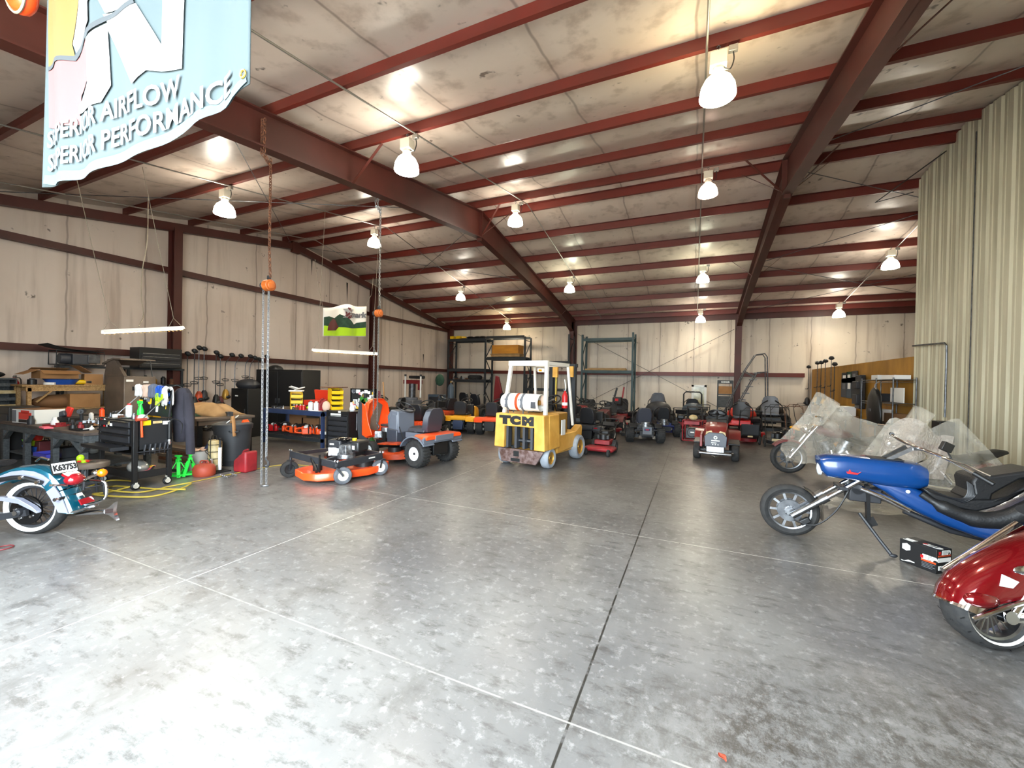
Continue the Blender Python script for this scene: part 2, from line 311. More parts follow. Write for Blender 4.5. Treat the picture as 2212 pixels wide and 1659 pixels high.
def rafter(X, half=False):
    b = B(); w, t = .21, .02
    bot = [(YF+.2, 4.42), (3.1, 4.86), (6.04, 5.26), (7.6, 5.46), (RY, 5.83), (13., 5.55), (16., 5.17), (18.5, 4.78), (20.2, 4.38), (20.9, 4.12)]
    top = [(y, zp(y)) for y, _ in bot]
    for i in range(len(bot)-1):
        (y0, z0), (y1, z1) = bot[i], bot[i+1]; (_, u0), (_, u1) = top[i], top[i+1]
        b.prism([(y0, z0), (y1, z1), (y1, u1), (y0, u0)], X-.006, X+.006, 'yz')
        b.prism([(y0, z0), (y1, z1), (y1, z1+t), (y0, z0+t)], X-w/2, X+w/2, 'yz'); b.prism([(y0, u0-t), (y1, u1-t), (y1, u1), (y0, u0)], X-w/2, X+w/2, 'yz')
    b.box((X, RY, 6.2), (w, .04, .74)); b.box((X, RY, 5.80), (w*.6, .06, .12))
    return b
for X in (-5.87, 1.75, 9.3):
    S(rafter(X), 'roof_beam', 'primer_dark')
    b = B()   # tapered back column
    b.prism([(20.72, 0), (20.5, 4.3), (20.52, 4.3), (20.74, 0)], X-.11, X+.11, 'yz'); b.box((X, 21.2, 2.4), (.22, .02, 4.8)); b.prism([(20.73, 0), (21.2, 0), (21.2, 4.85), (20.5, 4.75)], X-.006, X+.006, 'yz')
    S(b, 'wall_column', 'primer_dark')
# flange braces from rafter to purlins
b = B()
for X in (-5.87, 1.75):
    for y in (10.18, 10.9):
        for s in (-1, 1): b.bar((X+s*.1, RY, 5.9), (X+s*.85, y, zp(y)+.03), .05, .008)
    b.bar((X+.1, 15.4, 5.25), (X+.7, 15.46, zp(15.46)), .05, .008); b.bar((X-.1, 15.4, 5.25), (X-.7, 15.46, zp(15.46)), .05, .008)
    b.bar((X+.1, 5.6, 5.2), (X+.75, 5.62, zp(5.62)), .05, .008); b.bar((X+.1, 18.4, 4.8), (X+.6, 18.5, zp(18.5)), .05, .008)
S(b, 'roof_beam_brace', 'primer_dark')
# end-wall frame: rake, columns, girts
b = B()
for y0, y1 in ((YF, RY), (RY, 21.2)): b.prism([(y0, zp(y0)-.23), (y1, zp(y1)-.23), (y1, zp(y1)), (y0, zp(y0))], XL+.1, XL+.28, 'yz')
b.box((XL+.24, RY, zp(RY)-.16), (.12, .3, .4)); S(b, 'rake_beam', 'primer_dark')
def icol(x, y, z, w=.2, d=.3):
    b = B(); b.box((x-d/2, y, z/2), (.02, w, z)); b.box((x+d/2, y, z/2), (.02, w, z)); b.box((x, y, z/2), (d, .014, z)); return b
for y in (6.66, 14.5): S(icol(XL+.36, y, zp(y)-.2), 'wall_column', 'primer_dark')
S(icol(XL+.36, 21.0, 4.7), 'wall_column', 'primer_dark')
for z in (2.19, 4.61): S(B().box((XL+.1, (YF+YB)/2, z), (.18, YB-YF-.1, .16)), 'wall_girt', 'primer_dark')
S(B().box(((XL+4.4)/2, YB-.1, 2.14), (4.4-XL-.1, .18, .18)), 'wall_girt', 'primer')
# partition on the other side: tall corrugated room wall, then plywood
PX = 4.6
def corr(p0, p1, zf, nm):
    p0, p1 = V(p0), V(p1); d = (p1-p0); L = d.length; d.normalize(); nrm = V((d.y, -d.x, 0)); b = B(); pts = []
    s = 0.
    while s < L-.001:
        for ds, o in ((0, 0), (.03, .032), (.065, .032), (.095, 0), (.15, .0), (.165, .008), (.19, .008), (.205, 0), (.305, 0)):
            if s+ds <= L: pts.append((s+ds, o))
        s += .305
    bot = [p0+d*a-nrm*o for a, o in pts]; top = []
    for p in bot: top.append(V((p.x, p.y, zf(p.y))))
    n = len(bot); b.add(bot+top, [(i, i+1, n+i+1, n+i) for i in range(n-1)])
    return S(b, nm, 'corrugated', ang=20)
corr((PX, 12.35, 0), (PX, YF, 0), lambda y: zr(y)-.06, 'wall_partition_long'); corr((XR, 12.35, 0), (PX, 12.35, 0), lambda y: zr(y)-.06, 'wall_partition_end')
b = B(); b.box((PX+.06, 16.9, 1.2), (.05, 9.05, 2.4)); S(b, 'wall_plywood', 'plywood')
# X-brace rods in the roof and back wall
b = B()
for X0, X1 in ((-13.6, -5.87), (1.75, 9.3)):
    for (ya, yb) in ((3.2, 10.3), (10.8, 15.8), (15.8, 20.8)):
        for s in (0, 1): xa, xb = (X0, X1) if s else (X1, X0); b.tube([(xa, ya, zp(ya)-.02), (xb, yb, zp(yb)-.02)], .009, 6)
b.tube([(-5.7, 21.1, 4.2), (1.6, 21.1, .3)], .011, 6); b.tube([(-5.7, 21.1, .3), (1.6, 21.1, 4.2)], .011, 6)
S(b, 'brace_rods', 'dull_steel')
# ---------------------------------------------------------------- light, render settings
W = bpy.data.worlds.new('world'); SC.world = W; W.use_nodes = True; wn = W.node_tree.nodes; wl = W.node_tree.links
bg = wn['Background']; bg.inputs['Color'].default_value = (.80, .92, 1., 1); bg.inputs['Strength'].default_value = 22.
SC.view_settings.view_transform = 'Standard'; SC.view_settings.look = 'None'; SC.view_settings.exposure = .12; SC.view_settings.gamma = 1.; SC.view_settings.use_curve_mapping = False
cy = SC.cycles; cy.max_bounces = 7; cy.diffuse_bounces = 4; cy.glossy_bounces = 3; cy.transmission_bounces = 4; cy.transparent_max_bounces = 12; cy.caustics_reflective = False; cy.caustics_refractive = False; cy.sample_clamp_indirect = 10.; cy.use_denoising = True
ld = bpy.data.lights.new('door_portal', 'AREA'); ld.shape = 'RECTANGLE'; ld.size = DX1-DX0; ld.size_y = DH; ld.cycles.is_portal = True
lo = bpy.data.objects.new('door_portal', ld); COL.objects.link(lo); lo.location = ((DX0+DX1)/2, YF-.12, DH/2); lo.rotation_euler = (math.radians(90), 0, 0)
sd = bpy.data.lights.new('sun', 'SUN'); sd.energy = 110.; sd.angle = .01; sd.color = (1., .95, .86); so = bpy.data.objects.new('sun', sd); COL.objects.link(so); so.rotation_euler = (math.radians(-28), math.radians(18), 0)
# high-bay lamps
def emis(name, col, st, edge=.35):
    m, n, l, b = node_mat(name); b.inputs['Base Color'].default_value = (.8, .8, .8, 1); b.inputs['Roughness'].default_value = .25
    lw = n.new('ShaderNodeLayerWeight'); lw.inputs[0].default_value = .5; k = mth(n, l, 'MULTIPLY', mth(n, l, 'SUBTRACT', 1., mth(n, l, 'MULTIPLY', lw.outputs['Facing'], edge)), st)
    b.inputs['Emission Color'].default_value = srgb(col)+(1,); l.new(k, b.inputs['Emission Strength']); MATS[name] = m; return m
LK = 5.2
for nm, col, st in (('lamp_warm', 'ffeebf', 9), ('lamp_white', 'fff6e4', 9), ('lamp_green', 'f8fbdc', 8), ('lamp_pink', 'ffd8c4', 1.5), ('lens_glow', 'fff4dc', 38), ('lens_dim', 'ffd8c4', 5), ('tube_light', 'ffeec8', 11)): emis(nm, col, st*LK)
def lamp(loc, m, label):
    t = T('high_bay_light', label, 'light', loc, group='high bay lights under the roof')
    b = B(); b.lathe([(.075, .0), (.09, -.015), (.15, -.07), (.19, -.15), (.205, -.24), (.205, -.27), (.196, -.27), (.19, -.24)], 24, cap=False); P(b, 'glass_dome', m, t); P(B().cyl((0, 0, -.262), (0, 0, -.256), .188, n=24), 'lens', 'lens_dim' if m == 'lamp_pink' else 'lens_glow', t)
    b = B(); b.box((0, 0, .17), (.19, .15, .17)); b.box((0, 0, .05), (.1, .1, .09)); b.cyl((0, 0, 0), (0, 0, .06), .07, n=14); P(b, 'ballast_box', 'ballast', t, bev=.008)
    b = B(); b.tube([(0, 0, .25), (0, 0, .31), (.02, 0, .335), (0, 0, .36), (-.02, 0, .335)], .006, 6); P(b, 'hook', 'dull_steel', t)
    b = B(); b.tube([(.06, 0, .08), (.13, .02, .05), (.17, .03, .16), (.16, .02, .26)], .008, 6, sub=4); P(b, 'power_cord', 'black', t)
    b = B(); b.box((.16, .02, .285), (.1, .06, .07)); P(b, 'junction_box', 'conduit', t, bev=.004)
    return t
rows = [(5.56, zp(5.62)-.36), (10.1, zp(10.1)-.38), (15.4, zp(15.46)-.36), (20.0, zp(20.0)-.34)]
words_r = ['in the row by the door', 'under the ridge', 'halfway down the far slope', 'by the back wall']
tints = {(0, 2): 'lamp_warm', (1, 2): 'lamp_pink', (0, 1): 'lamp_white', (2, 1): 'lamp_green', (3, 1): 'lamp_green', (2, 2): 'lamp_green', (3, 0): 'lamp_warm', (2, 3): 'lamp_white'}
wc = ['beside the white end wall', 'above the forklift aisle', 'over the open floor', 'beyond the plywood partition']
for i, (y, z) in enumerate(rows):
    for j, x in enumerate((-9.45, -4.52, .18, 5.15)):
        if (i == 3 and j == 1) or (j == 3 and i < 2): continue
        x += (.12 if (i, j) == (3, 0) else 0)
        extra = {(1, 2): 'dim pinkish', (0, 2): 'glaring yellow-white'}.get((i, j), 'glowing')
        lamp((x, y, z), tints.get((i, j), 'lamp_white'), '%s high bay lamp %s, %s' % (extra, words_r[i], wc[j]))
for x, nm in ((-9.3, 'beside the white end wall'), (-4.36, 'above the forklift'), (.05, 'over the middle of the floor'), (5.3, 'beyond the partition')):
    ys = [12.5, 20.6] if x > 5 else [.2, RY, 20.6]
    P(B().tube([(x, y, zp(y)-.02) for y in ys], .014, 8), 'conduit', 'conduit'); tag(bpy.context.scene.objects[-1] if False else COL.objects[-1], 'thin steel conduit run feeding the lamps %s' % nm, 'conduit', 'conduit runs under the purlins')
P(B().tube([(-12.6, y, zp(y)-.02) for y in (.2, RY, 13)], .014, 8), 'conduit', 'conduit'); tag(COL.objects[-1], 'dark conduit run under the purlins close to the white end wall', 'conduit', 'conduit runs under the purlins')
# ================================================================ LEFT SIDE
def chain(b, p0, p1, L=.06, r=.008, w=.55, seed=0):
    p0, p1 = V(p0), V(p1); n = max(2, int((p1-p0).length/(L*.78))); d = (p1-p0)/n; u = d.normalized()
    a = u.cross(V((1, .3, 0)) if abs(u.z) > .9 else V((0, 0, 1))).normalized(); c = u.cross(a)
    for i in range(n):
        m = p0+d*(i+.5); s = a if i % 2 else c; h = L/2; q = L*w/2
        b.tube([m+u*(h*ca)+s*(q*sa) for ca, sa in ((1, 0), (.6, 1), (-.6, 1), (-1, 0), (-.6, -1), (.6, -1))], r, 4, closed=True)
# ---- big banner hung in the doorway
FY = 1.0
def flag_fn(u, v):   # u 0..1 across, v 0 (bottom) .. 1 (top)
    x = -3.37+1.83*u+.03*math.sin(v*5+u*3)*(1-abs(2*u-1)); z = 2.685+.055*u+1.7*v-.05*math.sin(PI*u)*(1-v)
    f = .016*math.sin(u*30+v*2.)*(1.-u*.2)*(.5+.5*math.exp(-((u-.12)/.16)**2))+.007*math.sin(u*44-v*3)*math.exp(-((u-.86)/.13)**2)+.012*math.sin(u*9+1)
    return V((x, FY+f, z))
def flag_color(u, v):
    zag = .62+.10*math.sin(u*0)  # unused breakpoints below
    return 0
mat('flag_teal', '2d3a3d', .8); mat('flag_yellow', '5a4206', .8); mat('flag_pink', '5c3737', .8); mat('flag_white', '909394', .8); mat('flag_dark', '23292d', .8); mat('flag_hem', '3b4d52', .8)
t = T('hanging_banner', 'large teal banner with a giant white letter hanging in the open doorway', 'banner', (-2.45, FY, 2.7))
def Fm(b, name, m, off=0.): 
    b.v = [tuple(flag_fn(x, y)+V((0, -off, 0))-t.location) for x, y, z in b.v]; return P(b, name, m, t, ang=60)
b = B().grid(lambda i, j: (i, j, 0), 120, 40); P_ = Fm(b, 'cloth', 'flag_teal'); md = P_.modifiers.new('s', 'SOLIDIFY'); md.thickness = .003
def strip(poly, nsub=14):  # polygon in (u,v) refined so that it follows the folds
    bm = bmesh.new(); bm.faces.new([bm.verts.new((p[0], p[1], 0)) for p in poly]); bmesh.ops.triangulate(bm, faces=bm.faces)
    for _ in range(6):
        es = [e for e in bm.edges if e.calc_length() > .035]
        if not es: break
        bmesh.ops.subdivide_edges(bm, edges=es, cuts=1); bmesh.ops.triangulate(bm, faces=bm.faces)
    bm.verts.index_update(); b = B().add([v.co[:] for v in bm.verts], [[v.index for v in f.verts] for f in bm.faces]); bm.free(); return b
def px2uv(px, py):
    p = AY(px, py, FY); u = (p.x+3.37)/1.83; return (min(max(u, 0.004), .996), (p.z-2.685-.055*u+.05*math.sin(PI*min(max(u, 0), 1)))/1.7)
def fpatch(name, m, pts, off=.005): return Fm(strip([px2uv(*p) for p in pts]), name, m, off)
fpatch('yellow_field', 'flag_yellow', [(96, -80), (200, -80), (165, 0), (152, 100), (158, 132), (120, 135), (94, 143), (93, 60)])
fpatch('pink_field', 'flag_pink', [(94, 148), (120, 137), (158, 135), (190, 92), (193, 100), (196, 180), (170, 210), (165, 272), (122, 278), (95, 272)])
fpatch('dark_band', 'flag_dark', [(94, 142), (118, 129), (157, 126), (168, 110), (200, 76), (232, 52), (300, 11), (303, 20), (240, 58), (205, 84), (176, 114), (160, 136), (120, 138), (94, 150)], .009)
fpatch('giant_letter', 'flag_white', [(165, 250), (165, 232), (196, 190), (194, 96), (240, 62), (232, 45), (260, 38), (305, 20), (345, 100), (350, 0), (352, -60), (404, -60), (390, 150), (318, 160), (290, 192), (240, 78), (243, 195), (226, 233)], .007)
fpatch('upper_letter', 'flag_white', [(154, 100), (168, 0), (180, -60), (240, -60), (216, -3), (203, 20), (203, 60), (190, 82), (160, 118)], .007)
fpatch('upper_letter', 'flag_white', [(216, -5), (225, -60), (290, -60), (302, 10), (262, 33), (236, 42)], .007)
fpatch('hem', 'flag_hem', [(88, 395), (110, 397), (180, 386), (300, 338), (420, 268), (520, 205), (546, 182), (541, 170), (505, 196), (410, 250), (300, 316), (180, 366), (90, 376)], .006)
for line, h, pts in (('SUPERIOR AIRFLOW', .085, ((94, 300), (245, 243), (385, 185))), ('SUPERIOR PERFORMANCE', .085, ((95, 350), (290, 285), (500, 178)))):
    bt = text_mesh(line, 1., 0, bold=.03, space=1.02); bm = bmesh.new(); me = bpy.data.meshes.new('x'); me.from_pydata(bt.v, [], bt.f); bm.from_mesh(me)
    bmesh.ops.triangulate(bm, faces=bm.faces); bmesh.ops.subdivide_edges(bm, edges=[e for e in bm.edges if e.calc_length() > .5], cuts=1); bmesh.ops.triangulate(bm, faces=bm.faces); bm.verts.index_update()
    xs = [v.co.x for v in bm.verts]; x0, x1 = min(xs), max(xs); uv = [px2uv(*p) for p in pts]; vs = []
    for v in bm.verts:
        k = (v.co.x-x0)/(x1-x0); a, b_, c = uv; u = a[0]+(c[0]-a[0])*k; q = 1-k
        vv = a[1]*q*(q-k)*1. if False else (a[1]*(1-2*k)*(1-k)+b_[1]*4*k*(1-k)+c[1]*k*(2*k-1)); vs.append((u, vv+v.co.y*h/1.7, 0))
    bb = B().add(vs, [[v.index for v in f.verts] for f in bm.faces]); bm.free(); Fm(bb, 'lettering', 'flag_white', .009)
g = px2uv(537, 168); P(B().torus(flag_fn(*g)-t.location+V((0, -.008, 0)), (0, 1, 0), .014, .004, 14, 6), 'grommet', 'brass', t)
P(B().tube([(-1.0, 0, 1.72), (1.0, 0, 1.74)], .02, 10), 'hanging_pole', 'dull_steel', t)
# ---- round orange tube poking into view above the banner's corner
c = AY(45, -22, 1.2); t = T('inner_tube', 'round orange tube with pale rope hanging high beside the banner', 'float', c)
P(B().torus((0, 0, 0), (0, 1, .15), .1, .055, 24, 10), 'ring', 'orange', t); P(B().torus((0, -.03, 0), (0, 1, .15), .158, .008, 24, 6), 'rope_edge', 'rope', t)
P(B().tube([(0, 0, .12), (0, 0, .9)], .006, 6), 'hanging_cord', 'rope', t)
# ---- chain hoists
def hoist(x, y, zt, zb, zl, zh, m, top_m, label, s=1.):
    t = T('chain_hoist', label, 'hoist', (x, y, 0)); b = B()
    b.tube([(-.03*s, -.13, zt+.62), (-.03*s, -.13, zt-.1), (-.02*s, -.06, zt-.18)], .001, 4)
    b = B(); chain(b, (0, -.02, zt), (0, -.02, zb+.5), .055*s, .008*s); chain(b, (0, -.02, zb+.5), (.03, -.02, zb+.12), .055*s, .008*s)
    for dx in (-.03, .03): chain(b, (dx, -.14, zt+.52), (dx, -.14, zt+.02), .055*s, .008*s); chain(b, (dx, -.14, zt+.02), (0, -.02, zt-.12), .055*s, .008*s)
    P(b, 'hanging_chain', top_m, t)
    b = B(); b.cyl((.05, -.02, zb), (-.06, -.02, zb), .085*s, n=22); b.cyl((.07, -.02, zb), (-.09, -.02, zb), .055*s, n=18); P(b, 'hoist_body', m, t, bev=.01)
    b = B(); b.cyl((-.09, -.02, zb), (-.13, -.02, zb), .06*s, n=18); P(b, 'chain_wheel', 'dull_steel', t, bev=.006); P(B().box((0, -.02, zb+.1), (.05, .03, .09)), 'top_hook', 'dull_steel', t)
    b = B(); chain(b, (-.11-.06*s*.2, -.02, zb), (-.105, -.02, zl), .042*s, .006*s); P(b, 'load_chain', 'chain_steel', t); b = B(); chain(b, (.0, -.02, zb-.06), (.0, -.02, zh+.12), .042*s, .0075*s); P(b, 'load_chain', 'chain_steel', t)
    b = B(); chain(b, (-.02, 0, zb-.06), (-.03, 0, zb-.42), .035*s, .006*s); P(b, 'hand_chain', 'grey_dark', t)
    b = B(); b.tube([(0, -.02, zh+.13), (0, -.02, zh+.08), (.045, -.02, zh+.05), (.05, -.02, zh), (.01, -.02, zh-.03), (-.035, -.02, zh-.005)], [.012, .014, .016, .016, .013, .006], 8, sub=3); P(b, 'hook', 'dull_steel', t)
    return t
q = Z(577, 1050); zt = AY(585, 345, q.y).z; zb = AY(585, 617, q.y).z
t = hoist(q.x, q.y, zt, zb, .02, .32, 'hoist_orange', 'rust', 'rusty chain hoist with silver load chain reaching the floor by the red mower deck')
b = B(); chain(b, (.005, -.02, .32), (.01, -.02, .0), .042, .006); b.tube([(-.1, -.02, .012), (-.03, -.06, .012), (.03, .0, .012), (-.05, .03, .012)], .01, 6, sub=3); P(b, 'chain_tail', 'chain_steel', t)
y2 = 6.6; p2 = AY(820, 677, y2); zt = AY(824, 450, y2).z
t = hoist(p2.x, y2, zt, p2.z, .9, .62, 'hoist_orange', 'chain_steel', 'bright chain hoist with orange wheel hanging over the open-hooded lawn tractor', .95)
# ---- work lights (fluorescent strips on cords)
def strip_light(p0, p1, label):
    p0, p1 = V(p0), V(p1); d = p1-p0; L = d.length; mid = (p0+p1)/2; t = T('strip_light', label, 'light', mid, math.degrees(math.atan2(d.y, d.x)), 'fluorescent strip lights')
    tilt = math.asin(d.z/L); t.rotation_euler.y = -tilt; h = L/2
    b = B(); b.prism([(-.11, 0), (-.05, .06), (.05, .06), (.11, 0), (.1, 0), (.045, .05), (-.045, .05), (-.1, 0)], -h, h, 'yz'); P(b, 'reflector', 'white', t)
    for s in (-.04, .04):
        for a, c in ((-h+.02, -.01), (.01, h-.02)): P(B().cyl((a, s, .012), (c, s, .012), .019, n=10), 'lamp_tube', 'tube_light', t)
    b = B()
    for i in range(int(L/.06)): x = -h+.03+i*.06; b.tube([(x, -.1, 0), (x, -.03, -.03), (x, .03, -.03), (x, .1, 0)], .0015, 4)
    P(b, 'wire_guard', 'brass', t)
    b = B()
    for x in (-h+.12, h-.12):
        b.tube([(x-.1, 0, .06), (x, 0, .22), (x+.1, 0, .06)], .005, 5); b.tube([(x, 0, .22), (x, 0, zr(mid.y)-mid.z-.35)], .005, 5)
    P(b, 'suspension_cord', 'rope', t); return t
strip_light(AX(222, 720, -9.4), AX(396, 711, -9.2), 'glowing strip light hung above the cluttered grey workbench')
a = AY(676, 758, 7.6); c = AY(814, 766, 8.3); strip_light(a, c, 'glowing strip light hung above the dark blue workbench')
P(B().tube([AX(320, 428, -10.2), AX(318, 520, -10.2), AX(308, 580, -10.2), AX(305, 640, -10.2), AX(310, 680, -10.2), AX(300, 705, -9.6)], .008, 6, sub=6), 'power_cord', 'rope'); tag(COL.objects[-1], 'pale loose power cord dangling from the roof to the cluttered bench light', 'cord')
# ---- lawn banner on the end wall
p = [AX(698, 664, -10.6), AX(790, 661, -10.6), AX(788, 726, -10.6), AX(697, 725, -10.6)]
t = T('small_banner', 'white and green banner with a mower picture hung above the strip light', 'banner', (p[0]+p[2])/2)
def bn(u, v, o=0.): q = p[3].lerp(p[2], u).lerp(p[0].lerp(p[1], u), v); q = q+V((.05*math.sin(u*14)-.0+o, 0, -.09*(1-abs(2*u-.95))*0+.10*math.exp(-((u-.5)/.2)**2)*v-.02)); return q-t.location
P(B().grid(lambda i, j: bn(i, j), 30, 8), 'cloth', 'paper', t, ang=60, solid=.004)
def bp(name, m, pts, o): b = strip(pts); b.v = [tuple(bn(x, y, o)) for x, y, z in b.v]; P(b, name, m, t, ang=60)
bp('picture_lawn', 'lime', [(.01, .02), (.99, .02), (.99, .3), (.6, .26), (.35, .3), (.01, .38)], .012)
bp('picture_trees', 'green_dark', [(.01, .38), (.35, .3), (.6, .26), (.99, .3), (.99, .5), (.8, .46), (.72, .4), (.6, .52), (.5, .6), (.38, .72), (.25, .62), (.1, .7), (.01, .68)], .014)
bp('picture_mower', 'maroon', [(.07, .2), (.3, .2), (.36, .3), (.28, .55), (.2, .62), (.12, .5), (.08, .35)], .018)
bp('emblem', 'maroon', [(.49, .62), (.55, .55), (.62, .58), (.64, .72), (.6, .88), (.53, .9), (.48, .78)], .018)
b = text_mesh('X', .22, .0, bold=.03); b.v = [tuple(bn(.56+x*.75, .73+y*1.0, .024)) for x, y, z in b.v]; P(b, 'lettering', 'flag_white', t)
b = text_mesh('mark', .16, .0, bold=.015, shear=.1); b.v = [tuple(bn(.80+x*.7, .72+y, .02)) for x, y, z in b.v]; P(b, 'lettering', 'grey', t)
b = B(); b.tube([p[0]-t.location, AX(690, 630, -10.6)-t.location, AX(680, 560, -10.6)-t.location], .006, 5); b.tube([p[1]-t.location, AX(803, 635, -10.6)-t.location, AX(806, 600, -10.6)-t.location], .006, 5); P(b, 'hanging_cord', 'rope', t)
# ---- grey timber workbench
BZ = .74; t = T('workbench', 'long grey timber workbench crowded with tools and boxes', 'workbench', (-9.8, 3.35, 0))
b = B(); b.box((0, 0, BZ-.02), (3.1, .86, .04)); P(b, 'bench_top', 'bench_top', t, bev=.006)
b = B(); b.box((0, -.41, BZ-.09), (3.06, .04, .1)); b.box((0, .41, BZ-.09), (3.06, .04, .1)); b.box((1.51, 0, BZ-.09), (.04, .8, .1)); b.box((-1.51, 0, BZ-.09), (.04, .8, .1))
for x in (-1.45, -.55, .5, 1.42):
    for s in ((1,) if x < 1.4 else (1, -1)): b.bar((x+.05, -.4, .45), (x+.3*s, -.4, BZ-.12), .07, .035)
P(b, 'apron_frame', 'bench_grey', t, bev=.004)
for x in (-1.45, -.55, .5, 1.45):
    for y in (-.39, .39): P(B().box((x, y, (BZ-.04)/2), (.09, .075, BZ-.04)), 'leg', 'bench_grey', t, bev=.004)
P(B().box((0, 0, .2), (2.9, .7, .03)), 'lower_shelf', 'bench_grey', t)
def on(px, py, z, dx=0., dy=0., dz=0.): q = Z(px, py, z); return V((q.x+dx, q.y+dy, z+dz))
def simple(name, label, cat, b, m, loc=(0, 0, 0), rz=0., bev=0., group=None, **k):
    o = P(b, name, m, None, bev, loc=loc, rot=(0, 0, rz), **k); return tag(o, label, cat, group)
def bx(d, **k): return B().box((0, 0, d[2]/2), d, **k)
def carton(name, label, loc, d, rz, m='cardboard', flaps=True, cat='box', group=None):
    t = T(name, label, cat, loc, rz, group); w, l, h = d; k = .006; b = B()
    for x, y, a, c in ((0, -l/2, w, k), (0, l/2, w, k), (-w/2, 0, k, l), (w/2, 0, k, l)): b.box((x, y, h/2), (a, c, h))
    b.box((0, 0, k/2), (w, l, k)); P(b, 'body', m, t)
    if flaps:
        for i, (x, y, rx, ry, a, c) in enumerate(((0, -l/2, 25, 0, w, l*.45), (0, l/2, -35, 0, w, l*.45), (-w/2, 0, 0, -20, w*.4, l), (w/2, 0, 0, 30, w*.4, l))):
            s = V((0, -1, 0)) if i == 0 else V((0, 1, 0)) if i == 1 else V((-1, 0, 0)) if i == 2 else V((1, 0, 0))
            c_ = V((x, y, h))+s*(c if i < 2 else a)*.46+V((0, 0, [-.03, .05, .04, -.03][i])); P(B().box(c_, (a, c, k), (rx*(1 if i == 0 else 1), ry, 0)), 'flap', m, t)
    return t
# things on the bench
q = on(84, 912, BZ); t = T('tool_carton', 'white carton with a red machine pictured on it, on the grey workbench', 'box', q, 8)
P(B().box((0, 0, .12), (.62, .4, .24)), 'body', 'plate_white', t, bev=.004)
b = B(); b.box((.06, -.203, .13), (.34, .006, .12)); b.box((.06, -.203, .20), (.22, .006, .05)); P(b, 'printed_machine', 'tool_red', t); P(B().box((.06, -.203, .04), (.34, .006, .05)), 'printed_base', 'black', t); P(B().box((-.24, -.203, .12), (.1, .006, .2)), 'printed_panel', 'grey', t); P(B().box((0, 0, .242), (.6, .38, .004)), 'lid', 'cardboard_dark', t)
q = on(140, 912, BZ); t = T('cordless_tool', 'black and red cordless tool in its open case on the grey bench', 'tool', q, 25)
P(B().box((0, 0, .05), (.42, .26, .1)), 'case', 'black', t, bev=.015); b = B(); b.box((.05, .02, .19), (.1, .05, .17), (0, 20, 0)); P(b, 'battery_pack', 'tool_red', t, bev=.012); P(B().box((-.06, .0, .14), (.2, .1, .1), (0, -18, 0)), 'housing', 'grey_dark', t, bev=.02)
q = on(176, 915, BZ); t = T('impact_wrench', 'dark cordless wrench standing on its battery at the grey bench corner', 'tool', q, -30)
P(B().box((0, 0, .03), (.1, .13, .06)), 'battery_pack', 'black', t, bev=.01); b = B(); b.tube([(0, 0, .05), (.01, 0, .14), (.02, 0, .2)], .026, 10); b.cyl((-.1, 0, .22), (.1, 0, .22), .045, n=14); b.cyl((.1, 0, .22), (.15, 0, .22), .018, n=10); P(b, 'body', 'charcoal', t)
def can(name, label, cat, loc, r, h, m, cap='white', group=None):
    t = T(name, label, cat, loc, 0, group); P(B().lathe([(r, 0), (r, h*.82), (r*.5, h*.9), (r*.5, h*.9)], 16), 'body', m, t); P(B().cyl((0, 0, h*.88), (0, 0, h), r*.55, n=12), 'cap', cap, t); return t
can('spray_can', 'red spray can at the end of the grey bench, beside the brown cabinet', 'can', on(220, 905, BZ), .04, .22, 'orange', 'red')
can('bottle', 'clear plastic bottle lying open-capped beside the red spray can', 'bottle', on(197, 908, BZ), .035, .15, 'jug_white')
simple('oil_funnel', 'white upturned funnel beside the cardboard on the grey bench', 'funnel', B().lathe([(.14, 0), (.13, .02), (.03, .1), (.018, .16), (.016, .16)], 18), 'paper', (AY(132, 880, 3.62).x, 3.62, BZ))
